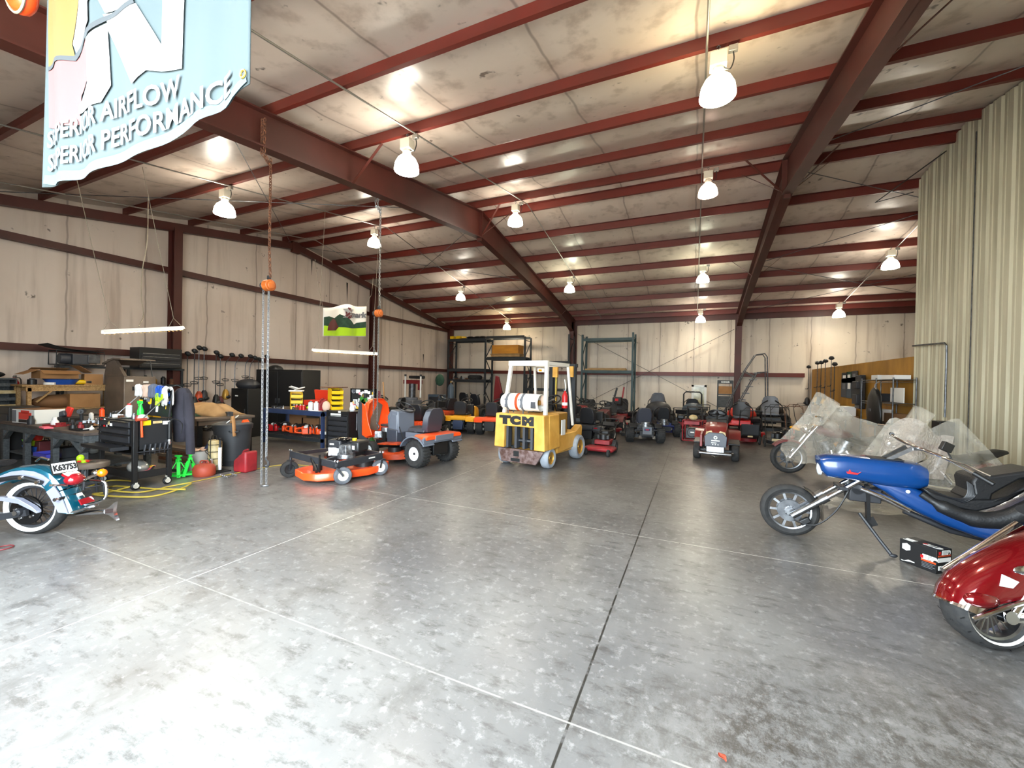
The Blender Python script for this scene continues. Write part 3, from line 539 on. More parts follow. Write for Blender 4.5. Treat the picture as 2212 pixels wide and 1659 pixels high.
for i, (px, py, nm, lb, d, m, rz) in enumerate((
    (118, 921, 'wrench_set', 'red tray of wrenches near the front edge of the grey bench', (.3, .14, .03), 'red_dull', 12), (156, 922, 'rag', 'dark red rag lying at the front edge of the grey bench', (.14, .1, .05), 'dark_red', 30),
    (195, 922, 'rag', 'pale crumpled shop rag at the corner of the grey bench', (.3, .2, .05), 'cardboard', -20), (172, 930, 'parts_tray', 'shallow black parts tray along the grey bench edge', (.28, .1, .025), 'black', 4),
    (205, 897, 'steel_plate', 'black metal plate lying flat beside the red spray can', (.34, .26, .02), 'charcoal', 15), (236, 906, 'manual', 'open white manual lying near the cart', (.4, .26, .02), 'paper', 10),
    (250, 897, 'carburetor', 'small alloy carburetor on the bench behind the cart', (.1, .1, .1), 'engine_alloy', 30), (100, 925, 'screwdriver_set', 'pinkish set of screwdrivers on the grey bench under the white carton', (.26, .1, .02), 'pink', -6))):
    b = B(); w, l, h = d
    if nm == 'rag': b.grid(lambda u, v: ((u-.5)*w, (v-.5)*l, h*(.25+.5*noise.noise(V((u*4+i, v*4, i)))+.35)), 10, 10)
    elif nm in ('parts_tray', 'wrench_set', 'screwdriver_set'):
        b.box((0, 0, .004), (w, l, .008)); 
        for s in (-1, 1): b.box((s*w/2, 0, h/2), (.006, l, h)); b.box((0, s*l/2, h/2), (w, .006, h))
        if nm != 'parts_tray':
            for k in range(6): x = -w*.4+k*w*.16; b.tube([(x, -l*.4, .015), (x, l*.4, .015)], .008, 6)
    elif nm == 'carburetor': b.cyl((-.05, 0, .05), (.05, 0, .05), .035, n=12); b.cyl((0, 0, 0), (0, 0, .09), .03, n=12); b.box((.03, .02, .08), (.03, .03, .04))
    elif nm == 'manual': b.box((-w*.25, 0, .01), (w*.49, l, .02), (0, 3, 0)); b.box((w*.25, 0, .01), (w*.49, l, .02), (0, -3, 0))
    else: b.box((0, 0, h/2), d); b.box((0, 0, h), (w*.3, .02, .02))
    simple(nm, lb, nm.replace('_', ' '), b, m, on(px, py, BZ), rz)
# things under the bench
def bowl(r, h): return B().lathe([(r*.6, 0), (r, h), (r*.96, h), (r*.56, .01)], 18)
for i, (px, py, m, lb) in enumerate(((64, 961, 'pink', 'pinkish red tub on top of the stack under the grey bench'), (82, 959, 'tool_red', 'red tub beside the pinkish one under the grey bench'))): simple('tub', lb, 'tub', bowl(.075, .09), m, on(px, 972, .42) if False else V((AY(px, py, 3.15).x, 3.15, .43)))
for px, m, lb, z in ((62, 'bin_green', 'green tub resting on the blue bin under the grey bench', .33), (76, 'lime', 'yellow-green tub beside the green one under the grey bench', .33), (63, 'bin_blue', 'blue bin at the bottom of the tub stack under the grey bench', .215), (80, 'blue', 'darker blue bin beside the blue bin under the grey bench', .215)):
    simple('tub' if z > .3 else 'bin', lb, 'tub' if z > .3 else 'bin', bowl(.085, .095) if z > .3 else bowl(.09, .11), m, V((AY(px, 970, 3.15).x, 3.15, z)))
simple('tray', 'long purple tray on the lower shelf of the grey bench', 'tray', B().box((0, 0, .005), (.5, .2, .01)).box((0, -.1, .03), (.5, .01, .06)).box((0, .1, .03), (.5, .01, .06)).box((.25, 0, .03), (.01, .2, .06)).box((-.25, 0, .03), (.01, .2, .06)), 'bin_purple', V((AY(105, 985, 3.1).x, 3.1, .217)))
for px, d, m, lb in ((152, (.3, .3, .17), 'charcoal', 'dark battery case on the lower shelf of the grey bench'), (100, (.22, .25, .2), 'maroon', 'maroon steel toolbox in the shade under the grey bench')):
    q = V((AY(px, 980, 3.25).x, 3.25, .217)); t = T('toolbox', lb, 'toolbox', q); P(bx(d), 'body', m, t, bev=.01); P(B().tube([(-.08, 0, d[2]), (-.08, 0, d[2]+.04), (.08, 0, d[2]+.04), (.08, 0, d[2])], .008, 6), 'handle', 'black', t)
simple('plastic_bag', 'crumpled pale plastic bag under the grey bench', 'bag', B().ell((0, 0, .07), (.14, .1, .08), 10, 6), 'foil', V((AY(158, 965, 3.3).x-.0, 3.55, .217)))
t = T('floor_cabinet', 'narrow black steel cabinet standing at the far end of the grey bench', 'cabinet', (-11.75, 3.25, 0)); P(bx((.55, .4, .98)), 'body', 'black', t, bev=.01); P(B().box((0, -.205, .45), (.48, .012, .8)), 'door', 'charcoal', t, bev=.005); P(B().box((.18, -.22, .6), (.02, .02, .12)), 'handle', 'dull_steel', t)
# bolt bin cabinet and extinguisher by the wall
q = AX(6, 885, -13.25); t = T('parts_bin_cabinet', 'olive steel rack of small parts bins against the white wall', 'cabinet', (-13.35, 3.15, 0))
b = B()
for s in (-1, 1): b.box((0, s*.46, .78), (.36, .02, 1.4))
b.box((-.17, 0, .78), (.02, .92, 1.4)); P(b, 'body', 'bench_grey', t)
for k in range(9):
    P(B().prism([(-.17, .12+k*.15), (.17, .12+k*.15), (.18, .19+k*.15), (.165, .19+k*.15), (.155, .135+k*.15), (-.17, .135+k*.15)], -.45, .45, 'xz'), 'bin_shelf', 'cream' if k % 2 else 'bench_grey', t)
P(B().box((0, 0, .04), (.36, .92, .08)), 'plinth', 'bench_grey', t); P(B().box((0, 0, 1.48), (.36, .92, .03)), 'top_panel', 'bench_grey', t)
simple('tool_bag', 'black soft tool bag lying on top of the olive parts rack', 'bag', B().ell((0, 0, .07), (.15, .34, .09), 14, 8), 'black', (-13.3, 3.15, 1.5))
q = AX(26, 878, -13.72); t = T('fire_extinguisher', 'red fire extinguisher hung on the white wall beside the parts rack', 'fire extinguisher', (-13.62, q.y, 1.05))
P(B().lathe([(.07, 0), (.075, .02), (.075, .34), (.05, .4), (.025, .43), (.025, .45)], 16), 'cylinder', 'red', t); P(B().lathe([(.077, .08), (.077, .22)], 16, cap=False), 'paper_label', 'paper', t); b = B(); b.box((.03, 0, .47), (.12, .03, .03)); b.box((.04, 0, .5), (.1, .025, .015)); P(b, 'valve_handle', 'black', t); P(B().tube([(0, .03, .46), (.02, .09, .42), (.02, .09, .15)], .01, 6, sub=3), 'hose', 'black', t); P(B().box((-.1, 0, .25), (.05, .05, .2)), 'wall_bracket', 'dull_steel', t)
# ---- pine shelf stand behind the bench
t = T('shelf_stand', 'raw pine shelf stand behind the grey bench holding open cartons', 'shelf', (-12.9, 4.33, 0)); SZ = 1.37
P(B().box((0, 0, SZ-.02), (.66, 1.62, .04)), 'top_shelf', 'pine', t, bev=.004); P(B().box((0, 0, .84), (.6, 1.4, .035)), 'middle_shelf', 'pine', t); b = B(); b.box((.29, 0, SZ-.09), (.04, 1.5, .1)); b.box((-.29, 0, SZ-.09), (.04, 1.5, .1)); P(b, 'apron_frame', 'pine', t)
b = B(); b.bar((.28, -.6, 1.0), (.28, -.35, SZ-.1), .05, .03); P(b, 'brace', 'pine', t)
for x in (-.27, .27):
    for y in (-.7, .71): P(B().box((x, y, SZ/2-.03), (.08, .06, SZ-.06)), 'leg', 'pine', t, bev=.003)
q = AX(118, 824, -12.75); carton('open_carton', 'open cardboard carton with spread flaps, topmost on the pine shelf', (-12.85, AX(120, 800, -12.85).y, SZ+.13), (.36, .6, .17), 4)
t = T('drain_pan', 'blue round drain pan under the open carton on the pine shelf', 'pan', (-12.8, AX(133, 830, -12.8).y, SZ)); P(B().lathe([(.2, 0), (.27, .1), (.28, .12), (.26, .12), (.19, .015)], 24), 'body', 'blue', t); P(B().torus((0, 0, .12), (0, 0, 1), .275, .012, 24, 6), 'rim', 'blue_dark', t)
carton('open_carton', 'small cardboard box standing at the brown cabinet end of the pine shelf', (-12.75, AX(199, 830, -12.75).y, SZ), (.26, .3, .24), -8, flaps=False)
t = T('cordless_drill', 'yellow and black cordless drill lying on the pine shelf', 'drill', (-12.7, AX(175, 832, -12.7).y, SZ), 60); b = B(); b.cyl((-.11, 0, .06), (.08, 0, .06), .05, n=14); P(b, 'body', 'yellow', t); b = B(); b.cyl((.08, 0, .06), (.17, 0, .06), .025, n=10); P(b, 'chuck', 'black', t); b = B(); b.box((-.08, .12, .05), (.07, .18, .06)); P(b, 'grip', 'black', t, bev=.01); P(B().box((-.08, .24, .05), (.1, .08, .09)), 'battery_pack', 'black', t, bev=.01)
can('jar', 'dark jar standing at the door end of the pine shelf', 'jar', (-12.75, AX(69, 830, -12.75).y, SZ), .07, .13, 'black', 'grey_dark')
simple('tape_roll', 'white roll of tape on the front edge of the pine shelf', 'tape', B().lathe([(.05, 0), (.09, 0), (.09, .05), (.05, .05), (.05, 0)], 20, cap=False), 'paper', (-12.63, AX(107, 835, -12.63).y, SZ))
simple('sack', 'folded brown canvas sack on the middle level of the pine shelf', 'sack', B().ell((0, 0, .13), (.24, .42, .16), 14, 8), 'cardboard_dark', (-12.9, 4.15, .86))
carton('carton', 'torn cardboard carton on the middle level of the pine shelf', (-12.75, AX(170, 880, -12.75).y+.05, .86), (.34, .5, .3), 0, flaps=False)
# ---- steel rack by the column
t = T('steel_rack', 'dark steel rack along the white wall behind the brown cabinet', 'rack', (-13.45, 5.55, 0))
for z in (1.36, 1.80): P(B().box((0, 0, z-.025), (.3, 2.5, .05)), 'shelf_board', 'rack_dark', t)
for x in (-.12, .12):
    for y in (-1.2, 0, 1.2): P(B().box((x, y, .9), (.05, .05, 1.8)), 'post', 'rack_dark', t)
t = T('generator', 'grey portable generator on the dark rack, below a black sheet', 'generator', (-13.4, AX(168, 780, -13.4).y, 1.8)); b = B(); b.box((0, 0, .15), (.36, .3, .22)); b.cyl((0, -.32, .16), (0, -.1, .16), .12, n=18); P(b, 'engine', 'grey_dark', t, bev=.01); P(B().box((.05, .22, .17), (.3, .22, .2)), 'control_box', 'dull_steel', t, bev=.01)
b = B()
for x in (-.2, .2): b.tube([(x, -.42, .02), (x, -.42, .34), (x, .4, .34), (x, .4, .02), (x, -.42, .02)], .014, 8)
b.tube([(-.2, -.42, .02), (.2, -.42, .02)], .014, 8); b.tube([(-.2, .4, .02), (.2, .4, .02)], .014, 8); P(b, 'tube_frame', 'black', t)
simple('sheet_guard', 'bent black sheet lying on top of the generator', 'sheet', B().grid(lambda u, v: ((u-.5)*.5, (v-.5)*1.1, .345+.10*(abs(2*v-1.1))**2+.02*u), 6, 12), 'flat_dark', (-13.4, AX(165, 760, -13.4).y, 1.8), solid=.01)
t = T('tool_chest', 'black tool chest with silver drawer strips on the dark rack by the column', 'tool chest', (-13.25, AX(338, 790, -13.25).y, 1.8)); P(B().box((0, 0, .25), (.48, .95, .5)), 'body', 'black', t, bev=.008)
for k in range(4): d = P(B().box((.245, .0, .09+k*.085), (.02, .88, .075)), 'drawer', 'charcoal', t, bev=.003); P(B().box((.262, 0, .12+k*.085), (.02, .82, .014)), 'handle', 'steel' if k != 1 else 'black', d)
P(B().box((0, 0, .51), (.48, .95, .04)), 'lid', 'black', t, bev=.006)
for i, (y, m, h) in enumerate(((5.75, 'maroon', .2), (5.95, 'tank_grey', .24), (6.15, 'gold', .16), (6.35, 'black', .22), (6.55, 'rust', .18))): can('oil_bottle', ['maroon', 'blue-grey', 'gold', 'black', 'brown'][i]+' bottle on the dark rack beneath the tool chest', 'bottle', (-13.42, y, 1.36), .055, h, m, 'black', 'bottles beneath the tool chest')
# ---- brown parts cabinet with open sloping lid
c0 = AX(267, 890, -11.75); t = T('parts_washer', 'brown steel parts washer cabinet with its sloping lid raised', 'parts washer', (-12.2, c0.y+.3, 0))
P(B().box((0, 0, .80), (.9, .6, 1.56)), 'body', 'cabinet_brown', t, bev=.012); P(B().prism([(-.45, 1.58), (.45, 1.58), (.05, 1.94), (-.30, 1.97)], -.3, -.24, 'xz'), 'side_panel', 'cabinet_brown', t)
P(B().prism([(-.5, 1.88), (.0, 2.00), (.32, 1.98), (.34, 1.95), (0, 1.96), (-.5, 1.84)], -.32, .34, 'xz'), 'lid', 'cabinet_brown', t); b = B(); b.box((.455, .0, 1.3), (.014, .3, .08)); P(b, 'front_slot', 'black', t); P(B().box((.457, -.2, 1.48), (.01, .13, .05)), 'maker_plate', 'paper', t); P(B().box((.457, .1, 1.45), (.01, .1, .04)), 'sticker', 'paper', t); b = B(); b.tube([(.4, .25, 1.58), (.3, .25, 1.96)], .012, 6); P(b, 'gas_strut', 'dull_steel', t)
# ---- funnel, stool
simple('drain_funnel', 'bright yellow plastic funnel jug behind the open cart lid', 'funnel', B().prism([(-.1, 0), (.1, 0), (.16, .38), (-.05, .42)], -.09, .09, 'xz'), 'yellow', on(296, 885, 1.0, -.3, .2) if False else V((-8.35, 3.75, BZ)), 30)
q = Z(188, 1003, .45); t = T('shop_stool', 'low round stool with scuffed wooden top behind the teal motorcycle', 'stool', (q.x-.05, q.y+.05, 0)); P(B().lathe([(.18, .4), (.19, .42), (.19, .46), (.175, .47)], 28), 'seat', 'cabinet_brown', t)
for k in range(4): a = PI/4+k*PI/2; P(B().tube([(.1*math.cos(a), .1*math.sin(a), .41), (.16*math.cos(a), .16*math.sin(a), 0)], .017, 8), 'leg', 'grey_dark', t)
P(B().torus((0, 0, .16), (0, 0, 1), .135, .01, 24, 6), 'foot_ring', 'grey_dark', t)
st = V((q.x-.05, q.y+.05, .47))
t = T('pliers', 'red handled pliers lying on the round stool', 'pliers', st+V((.06, -.02, 0)), 20); b = B(); b.tube([(-.12, .03, .02), (0, .01, .02)], .012, 6); b.tube([(-.12, -.05, .02), (0, -.01, .02)], .012, 6); P(b, 'grip', 'red', t); P(B().box((.05, 0, .02), (.1, .03, .02)), 'jaw', 'steel', t)
t = T('garden_sprayer_nozzle', 'lime green spray nozzle on the edge of the round stool', 'nozzle', st+V((-.1, -.06, 0)), 0); P(B().ell((0, 0, .05), (.04, .04, .045), 12, 8), 'knob', 'lime', t); P(B().box((.05, 0, .015), (.18, .06, .03)), 'base', 'lime', t, bev=.008)
# ---- black rolling tool cart with open stickered lid
CX0, CX1, CY0, CY1 = -8.12, -7.14, 3.04, 3.50; t = T('tool_cart', 'black rolling tool cart with drawers, raised stickered lid and orange hammer on its rack', 'tool cart', ((CX0+CX1)/2, (CY0+CY1)/2, 0)); w, d = CX1-CX0, CY1-CY0
for sx in (-1, 1):
    for sy in (-1, 1): P(B().box((sx*(w/2-.025), sy*(d/2-.025), .55), (.055, .055, .88)), 'corner_post', 'black', t, bev=.004)
b = B(); b.box((0, 0, .80), (w-.04, d-.02, .36)); P(b, 'upper_case', 'black', t, bev=.004); P(B().box((0, 0, .17), (w-.03, d-.03, .03)).box((0, -d/2+.02, .21), (w-.1, .015, .09)).box((w/2-.02, 0, .21), (.015, d-.1, .09)), 'lower_tray', 'black', t); P(B().box((0, 0, .50), (w-.05, d-.04, .02)), 'middle_tray', 'black', t)
for k, (z, h) in enumerate(((.92, .08), (.82, .08), (.71, .1))):
    dr = P(B().box((-.02, -d/2-.005, z), (w-.16, .02, h)), 'drawer', 'charcoal', t, bev=.004); P(B().box((-.02, -d/2-.022, z+h*.4), (w-.18, .02, .014)), 'handle', 'black', dr)
dr = P(B().box((-.06, -d/2-.09, .59), (w-.16, .2, .05)), 'open_drawer', 'charcoal', t, bev=.004); P(B().box((-.06, -d/2-.2, .60), (w-.18, .015, .04)), 'handle', 'black', dr)
P(B().box((w/2+.004, 0, .78), (.012, d-.13, .42)), 'side_panel', 'pegboard', t); b = B(); b.box((w/2+.02, 0, .54), (.05, d-.08, .015)); P(b, 'tool_holder', 'charcoal', t)
for k, y in enumerate((-.12, -.06, .0, .06, .12, .16)): b = B(); b.tube([(w/2+.03, y, .49), (w/2+.03, y+.008*(k % 3), .55)], .005, 6); b.cyl((w/2+.03, y, .55), (w/2+.035, y+.012, .64), .013, .016, 8); simple('screwdriver', 'dark handled screwdriver in the side rack of the black tool cart', 'screwdriver', B().add([tuple(V(v)+t.location) for v in b.v], b.f), 'charcoal', group='screwdrivers in the side rack of the cart')
for sx in (-1, 1):
    for sy in (-1, 1):
        c = P(B().torus((sx*(w/2-.03), sy*(d/2-.04), .06), (1, 0, 0), .042, .018, 18, 8), 'caster', 'black', t); P(B().cyl((sx*(w/2-.03)-.02, sy*(d/2-.04), .06), (sx*(w/2-.03)+.022, sy*(d/2-.04), .06), .034, n=14).box((sx*(w/2-.03), sy*(d/2-.04), .11), (.05, .03, .05)), 'hub', 'rim_white', c)
cartloc = t.location.copy(); ct = t
lid = P(B().box((.03, d/2, 1.21), (.86, .025, .42), (-6, 0, 0)), 'raised_lid', 'pegboard', t, bev=.004)
b = B(); b.tube([(-.36, -.1, .99), (-.34, d/2-.03, 1.32)], .008, 6); b.tube([(.4, -.1, .99), (.4, d/2-.03, 1.32)], .008, 6); P(b, 'gas_strut', 'steel', t)
random.seed(3)
def stickers(parent, n, fn, cols, sz, seed, name='sticker'):
    random.seed(seed)
    for k in range(n):
        u, v = random.random(), random.random(); b = B(); s = random.uniform(*sz); a = s*random.uniform(.5, 1.)
        o, r = fn(u, v)
        if k % 3 == 0: b.cyl((0, 0, -.0015), (0, 0, .0015), s*.5, n=14)
        else: b.box((0, 0, 0), (s, a, .003))
        x = P(b, name, cols[k % len(cols)], parent, loc=o); x.rotation_euler = r
stickers(t, 26, lambda u, v: (V((-.36+.78*u, d/2-.016-.0*v, 1.04+.34*v)), Euler((math.radians(84), 0, random.uniform(-.4, .4)))), ['plate_white', 'yellow', 'paper', 'grey', 'green_bright', 'plate_white', 'blue'], (.05, .11), 5)
stickers(t, 8, lambda u, v: (V((-.4+.5*u, -d/2-.017, .86+.1*v)), Euler((PI/2, 0, random.uniform(-.2, .2)))), ['plate_white', 'paper', 'cream', 'red'], (.03, .07), 8)
def sideplate(y, z, ww, hh, m): return P(B().box((w/2+.012, y, z), (.004, ww, hh)), 'sticker', m, t)
sideplate(-.09, .945, .1, .07, 'yellow'); sideplate(.04, .945, .11, .035, 'cream'); sideplate(.155, .93, .1, .05, 'plate_white'); sideplate(.0, .55, .05, .05, 'paper')
hm = T('hammer', 'orange handled hammer hung head-up on the side of the black tool cart', 'hammer', cartloc+V((w/2+.045, -.165, 1.0))); b = B(); b.tube([(0, 0, -.02), (.0, .01, -.25)], .014, 8); P(b, 'grip', 'orange', hm); b = B(); b.cyl((0, -.06, 0), (0, .06, 0), .022, n=12); P(b, 'head', 'terra', hm)
simple('clear_bag', 'crumpled clear plastic bag in the lower tray of the black cart', 'bag', B().ell((0, 0, .09), (.16, .12, .1), 12, 8), 'foil', cartloc+V((.2, -.05, .185)))
for i, (dx, m, lb) in enumerate(((.0, 'wood_handle', 'wooden handled tool'), (.1, 'yellow', 'yellow handled tool'), (.2, 'pink', 'pink gripped tool'), (.28, 'black', 'black gripped tool'))): simple('hand_tool', lb+' lying in the lower tray of the black cart', 'tool', B().tube([(0, -.12, .02), (.04, .12, .07)], [.013, .013, .02], 8), m, cartloc+V((.12+dx*.8, .02, .19)), 20*i, group='hand tools in the cart tray')
# things on the cart and its lid
LZ = 1.42
def drape(loc, wx, drop, th, m, name, label, cat, sd): 
    return simple(name, label, cat, B().grid(lambda u, v: ((u-.5)*wx+.01*math.sin(v*9), (th/2+.015*noise.noise(V((u*5, v*4, sd))))*(1 if v > .5 else -1)*(min(1, abs(v-.5)*8)), -drop*max(0, abs(v-.5)*2-.15)+.03*noise.noise(V((u*6, v*5, sd+2)))), 12, 20), m, loc, solid=.012)
L0 = cartloc+V((0, d/2-.02, LZ+.02))
drape(L0+V((-.34, 0, .02)), .24, .2, .06, 'paper', 'rag', 'white rag draped over the raised lid of the black cart', 'rag', 1); drape(L0+V((-.12, 0, .03)), .2, .22, .08, 'skin_cloth', 'rag', 'pale pink rag draped over the raised lid of the black cart', 'rag', 2)
drape(L0+V((.08, 0, .03)), .2, .22, .1, 'denim_grey', 'shirt', 'grey-blue shirt draped over the raised lid of the black cart', 'shirt', 3); drape(L0+V((.25, 0, .02)), .16, .18, .09, 'blue', 'shirt', 'royal blue shirt draped over the raised lid of the black cart', 'shirt', 4); drape(L0+V((.4, 0, .0)), .14, .3, .08, 'plate_white', 'towel', 'black and white towel draped over the corner of the raised cart lid', 'towel', 5)
t = T('hi_vis_gloves', 'fluorescent yellow and black gloves hanging on the raised cart lid', 'gloves', cartloc+V((.22, d/2-.06, 1.30))); b = B(); b.box((0, 0, 0), (.1, .03, .12)); 
for k in range(4): b.tube([(-.04+k*.027, 0, -.06), (-.045+k*.03, -.005, -.13-.01*(k in (1, 2)))], .012, 6)
b.tube([(.05, 0, -.02), (.085, 0, -.07)], .013, 6); P(b, 'glove', 'lime', t, bev=.01); P(B().box((.12, .0, .0), (.09, .03, .1)), 'cuff', 'lime', t, bev=.01)
t = T('spray_bottle', 'green topped spray bottle standing in the tool cart under its open lid', 'bottle', cartloc+V((.02, .05, .985))); P(B().lathe([(.04, 0), (.042, .1), (.02, .17), (.015, .2)], 14), 'body', 'green_bright', t); b = B(); b.box((-.02, 0, .23), (.1, .03, .04)); b.tube([(-.05, 0, .22), (-.06, 0, .17)], .007, 6); P(b, 'trigger', 'green_bright', t)
can('spray_bottle', 'white red-labelled bottle standing in the tool cart under its open lid', 'bottle', cartloc+V((-.14, -.02, .985)), .04, .21, 'plate_white', 'red')
simple('work_light', 'white domed lamp head in the open top of the black cart', 'lamp', B().ell((0, 0, 0), (.09, .07, .07), 14, 6, 0, 1), 'plate_white', cartloc+V((.28, -.04, .985)))
# coverall hanging at the cart
t = T('coverall', 'dark grey coverall hanging from the corner of the black tool cart', 'coverall', (CX1-.17, CY1+.22, 0)); 
def rb(z, rx, ry, ox=0., oy=0.): return [V((ox+rx*math.cos(a)*(1+.12*math.sin(5*a+z*7)), oy+ry*math.sin(a)*(1+.12*math.sin(4*a+z*9)), z)) for a in [2*PI*i/18 for i in range(18)]]
b = B(); b.loft([rb(1.44, .03, .03), rb(1.42, .09, .07), rb(1.34, .15, .11, -.01), rb(1.1, .16, .12), rb(.9, .16, .11), rb(.72, .14, .1, -.02), rb(.6, .12, .09, -.03)]); P(b, 'torso', 'coverall', t, ang=80)
b = B(); b.loft([rb(1.36, .05, .06, .12), rb(1.1, .06, .07, .17), rb(.8, .06, .06, .2), rb(.5, .055, .055, .22), rb(.42, .05, .05, .22)]); P(b, 'sleeve', 'coverall', t, ang=80); P(B().tube([(-.0, 0, 1.43), (-.06, -.05, 1.48), (-.14, -.16, 1.42)], .006, 6), 'hanger', 'dull_steel', t)
t = T('grease_gun', 'silver headed grease gun hung beside the coverall', 'grease gun', (CX1+.03, CY1-.05, .6)); P(B().tube([(0, 0, .08), (0, 0, .34)], .02, 10), 'barrel', 'black', t); P(B().tube([(0, 0, .34), (.03, .05, .38), (.05, .14, .3), (.02, .14, .16)], .006, 6, sub=3), 'hose', 'black', t); P(B().lathe([(.018, .0), (.028, .03), (.02, .08)], 12), 'head', 'chrome', t)
# ---- air hose and small loop on the floor
pts = [Z(*p, .012) for p in ((190, 1052), (240, 1040), (300, 1048), (240, 1062), (200, 1070), (260, 1078), (330, 1072), (390, 1058), (412, 1048), (370, 1050), (300, 1066), (230, 1062), (250, 1050), (330, 1058), (400, 1062))]
simple('air_hose', 'yellow air hose lying in loops on the floor in front of the black cart', 'hose', B().tube([p+V((0, 0, .016*(i % 3))) for i, p in enumerate(pts)], .011, 8, sub=6), 'hose_yellow'); simple('extension_cord', 'thin pale cord running along the floor behind the red gas cans to the mower', 'cord', B().tube([Z(*p, .008) for p in ((405, 1043), (470, 1030), (560, 1012), (600, 1005), (640, 1004), (700, 1010))], .006, 6, sub=6), 'hose_yellow')
# ---- jack stands
def jack(loc, rz, label):
    t = T('jack_stand', label, 'jack stand', loc, rz, 'green jack stands'); b = B()
    for sx in (-1, 1):
        for sy in (-1, 1): b.bar((sx*.02, sy*.02, .24), (sx*.1, sy*.1, .01), .045, .012)
    for s in (-1, 1): b.box((s*.1, 0, .04), (.012, .2, .03)); b.box((0, s*.1, .04), (.2, .012, .03))
    P(b, 'legs_frame', 'green_bright', t); b = B(); b.box((0, 0, .25), (.055, .055, .08)); b.box((0, 0, .3), (.04, .03, .06)); b.box((0, 0, .335), (.1, .04, .025)); P(b, 'ratchet_post', 'green_bright', t, bev=.004); P(B().box((0, -.075, .12), (.09, .006, .05), (20, 0, 0)), 'sticker', 'black', t); P(B().tube([(.03, 0, .26), (.1, 0, .22)], .008, 6), 'lever_handle', 'black', t); return t
q = Z(385, 1030); jack(q, 20, 'bright green jack stand half hidden by the cart caster'); q = Z(410, 1027); jack(q, -15, 'bright green jack stand beside the orange gas can')
# ---- gas cans, bucket, sprayer, rubbish bin
def gas_can(loc, rz, m, label, d=(.3, .2, .3), round_=False, group=None):
    t = T('gas_can', label, 'gas can', loc, rz, group); w, l, h = d; b = B()
    if round_: b.loft([[V((w/2*k*math.cos(a)*(1 if 1 else 0), l/2*k*math.sin(a), z)) for a in [2*PI*i/20 for i in range(20)]] for z, k in ((0, .9), (h*.12, 1), (h*.5, 1.02), (h*.72, .85), (h*.84, .35), (h*.86, .2))]); P(b, 'body', m, t, ang=60)
    else: b.prism([(-w/2, 0), (w/2, 0), (w/2, h*.98), (w*.28, h), (w*.02, h*.86), (-w/2, h*.55)], -l/2, l/2, 'xz'); P(b, 'body', m, t, bev=.03)
    if round_: P(B().tube([(-w*.2, 0, h*.84), (-w*.15, 0, h*1.0), (w*.15, 0, h*1.0), (w*.2, 0, h*.84)], .012, 8, sub=2), 'handle', m, t)
    else: P(B().tube([(-w*.32, 0, h*.7), (-w*.1, 0, h*.98), (w*.2, 0, h*1.05)], .018, 8), 'handle', m, t)
    P(B().cyl((-w*.36, 0, h*.6) if not round_ else (0, 0, h*.84), (-w*.42, 0, h*.75) if not round_ else (0, 0, h*.95), .025, n=12), 'cap', m if not round_ else 'dark_red', t); return t
gas_can(Z(441, 1027), 30, 'terra', 'low round orange gas can on the floor between jack stands and red can', (.32, .3, .24), True)
q = Z(530, 1018); gas_can(q, 8, 'red_dull', 'tall red plastic gas can on the floor in front of the rubbish bin', (.28, .24, .36))
q = Z(427, 1018); t = T('pail', 'dirty white plastic pail stuffed with rags behind the orange gas can', 'pail', q+V((-.12, .08, 0))); P(B().lathe([(.13, 0), (.15, .3), (.157, .3), (.157, .33), (.146, .33), (.13, .02)], 24), 'body', 'pail_white', t); simple('rag', 'pale rag bulging out of the white pail', 'rag', B().grid(lambda u, v: ((u-.5)*.27, (v-.5)*.27, .05*noise.noise(V((u*5, v*5, 1)))+.02), 10, 10), 'skin_cloth', t.location+V((0, 0, .33))); simple('brush', 'dark blue brush standing in the white pail', 'brush', B().tube([(0, 0, 0), (.08, .06, .16)], [.025, .03], 8), 'blue_dark', t.location+V((.02, .06, .3)))
q = Z(464, 1017); t = T('pump_sprayer', 'cream tank sprayer in a black wire frame with a silver pump tube', 'sprayer', q); P(B().lathe([(.09, .02), (.1, .04), (.1, .5), (.085, .53)], 20), 'tank', 'cream', t)
b = B()
for z in (.1, .22, .34, .46): b.torus((0, 0, z), (0, 0, 1), .104, .006, 20, 5)
for k in range(4): a = k*PI/2+.4; b.tube([(.104*math.cos(a), .104*math.sin(a), .02), (.104*math.cos(a), .104*math.sin(a), .56)], .006, 5)
b.box((.07, 0, .01), (.36, .24, .02)); b.tube([(-.1, 0, .54), (-.08, 0, .6), (.02, 0, .6), (.05, 0, .54)], .012, 6); P(b, 'wire_frame', 'black', t); b = B(); b.cyl((.17, -.02, .04), (.17, -.02, .42), .026, n=14); P(b, 'pump_tube', 'jug_white', t); P(B().cyl((.17, -.02, .42), (.17, -.02, .56), .018, n=12).box((.17, -.02, .56), (.06, .03, .03)), 'pump_handle', 'black', t); P(B().tube([(-.1, -.03, .4), (-.04, -.13, .35), (.06, -.13, .3), (.1, -.12, .22)], .006, 6, sub=4), 'hose', 'black', t); P(B().cyl((.1, -.12, .16), (.1, -.12, .24), .03, n=12), 'pressure_gauge', 'chrome', t)
q = Z(497, 1007); t = T('rubbish_bin', 'large dark grey rubbish bin with cardboard and strapping sticking out', 'bin', q+V((-.18, .15, 0))); P(B().lathe([(.24, 0), (.26, .1), (.265, .1), (.3, .66), (.315, .66), (.325, .74), (.30, .74), (.285, .62), (.23, .03)], 32), 'body', 'bin_black', t)
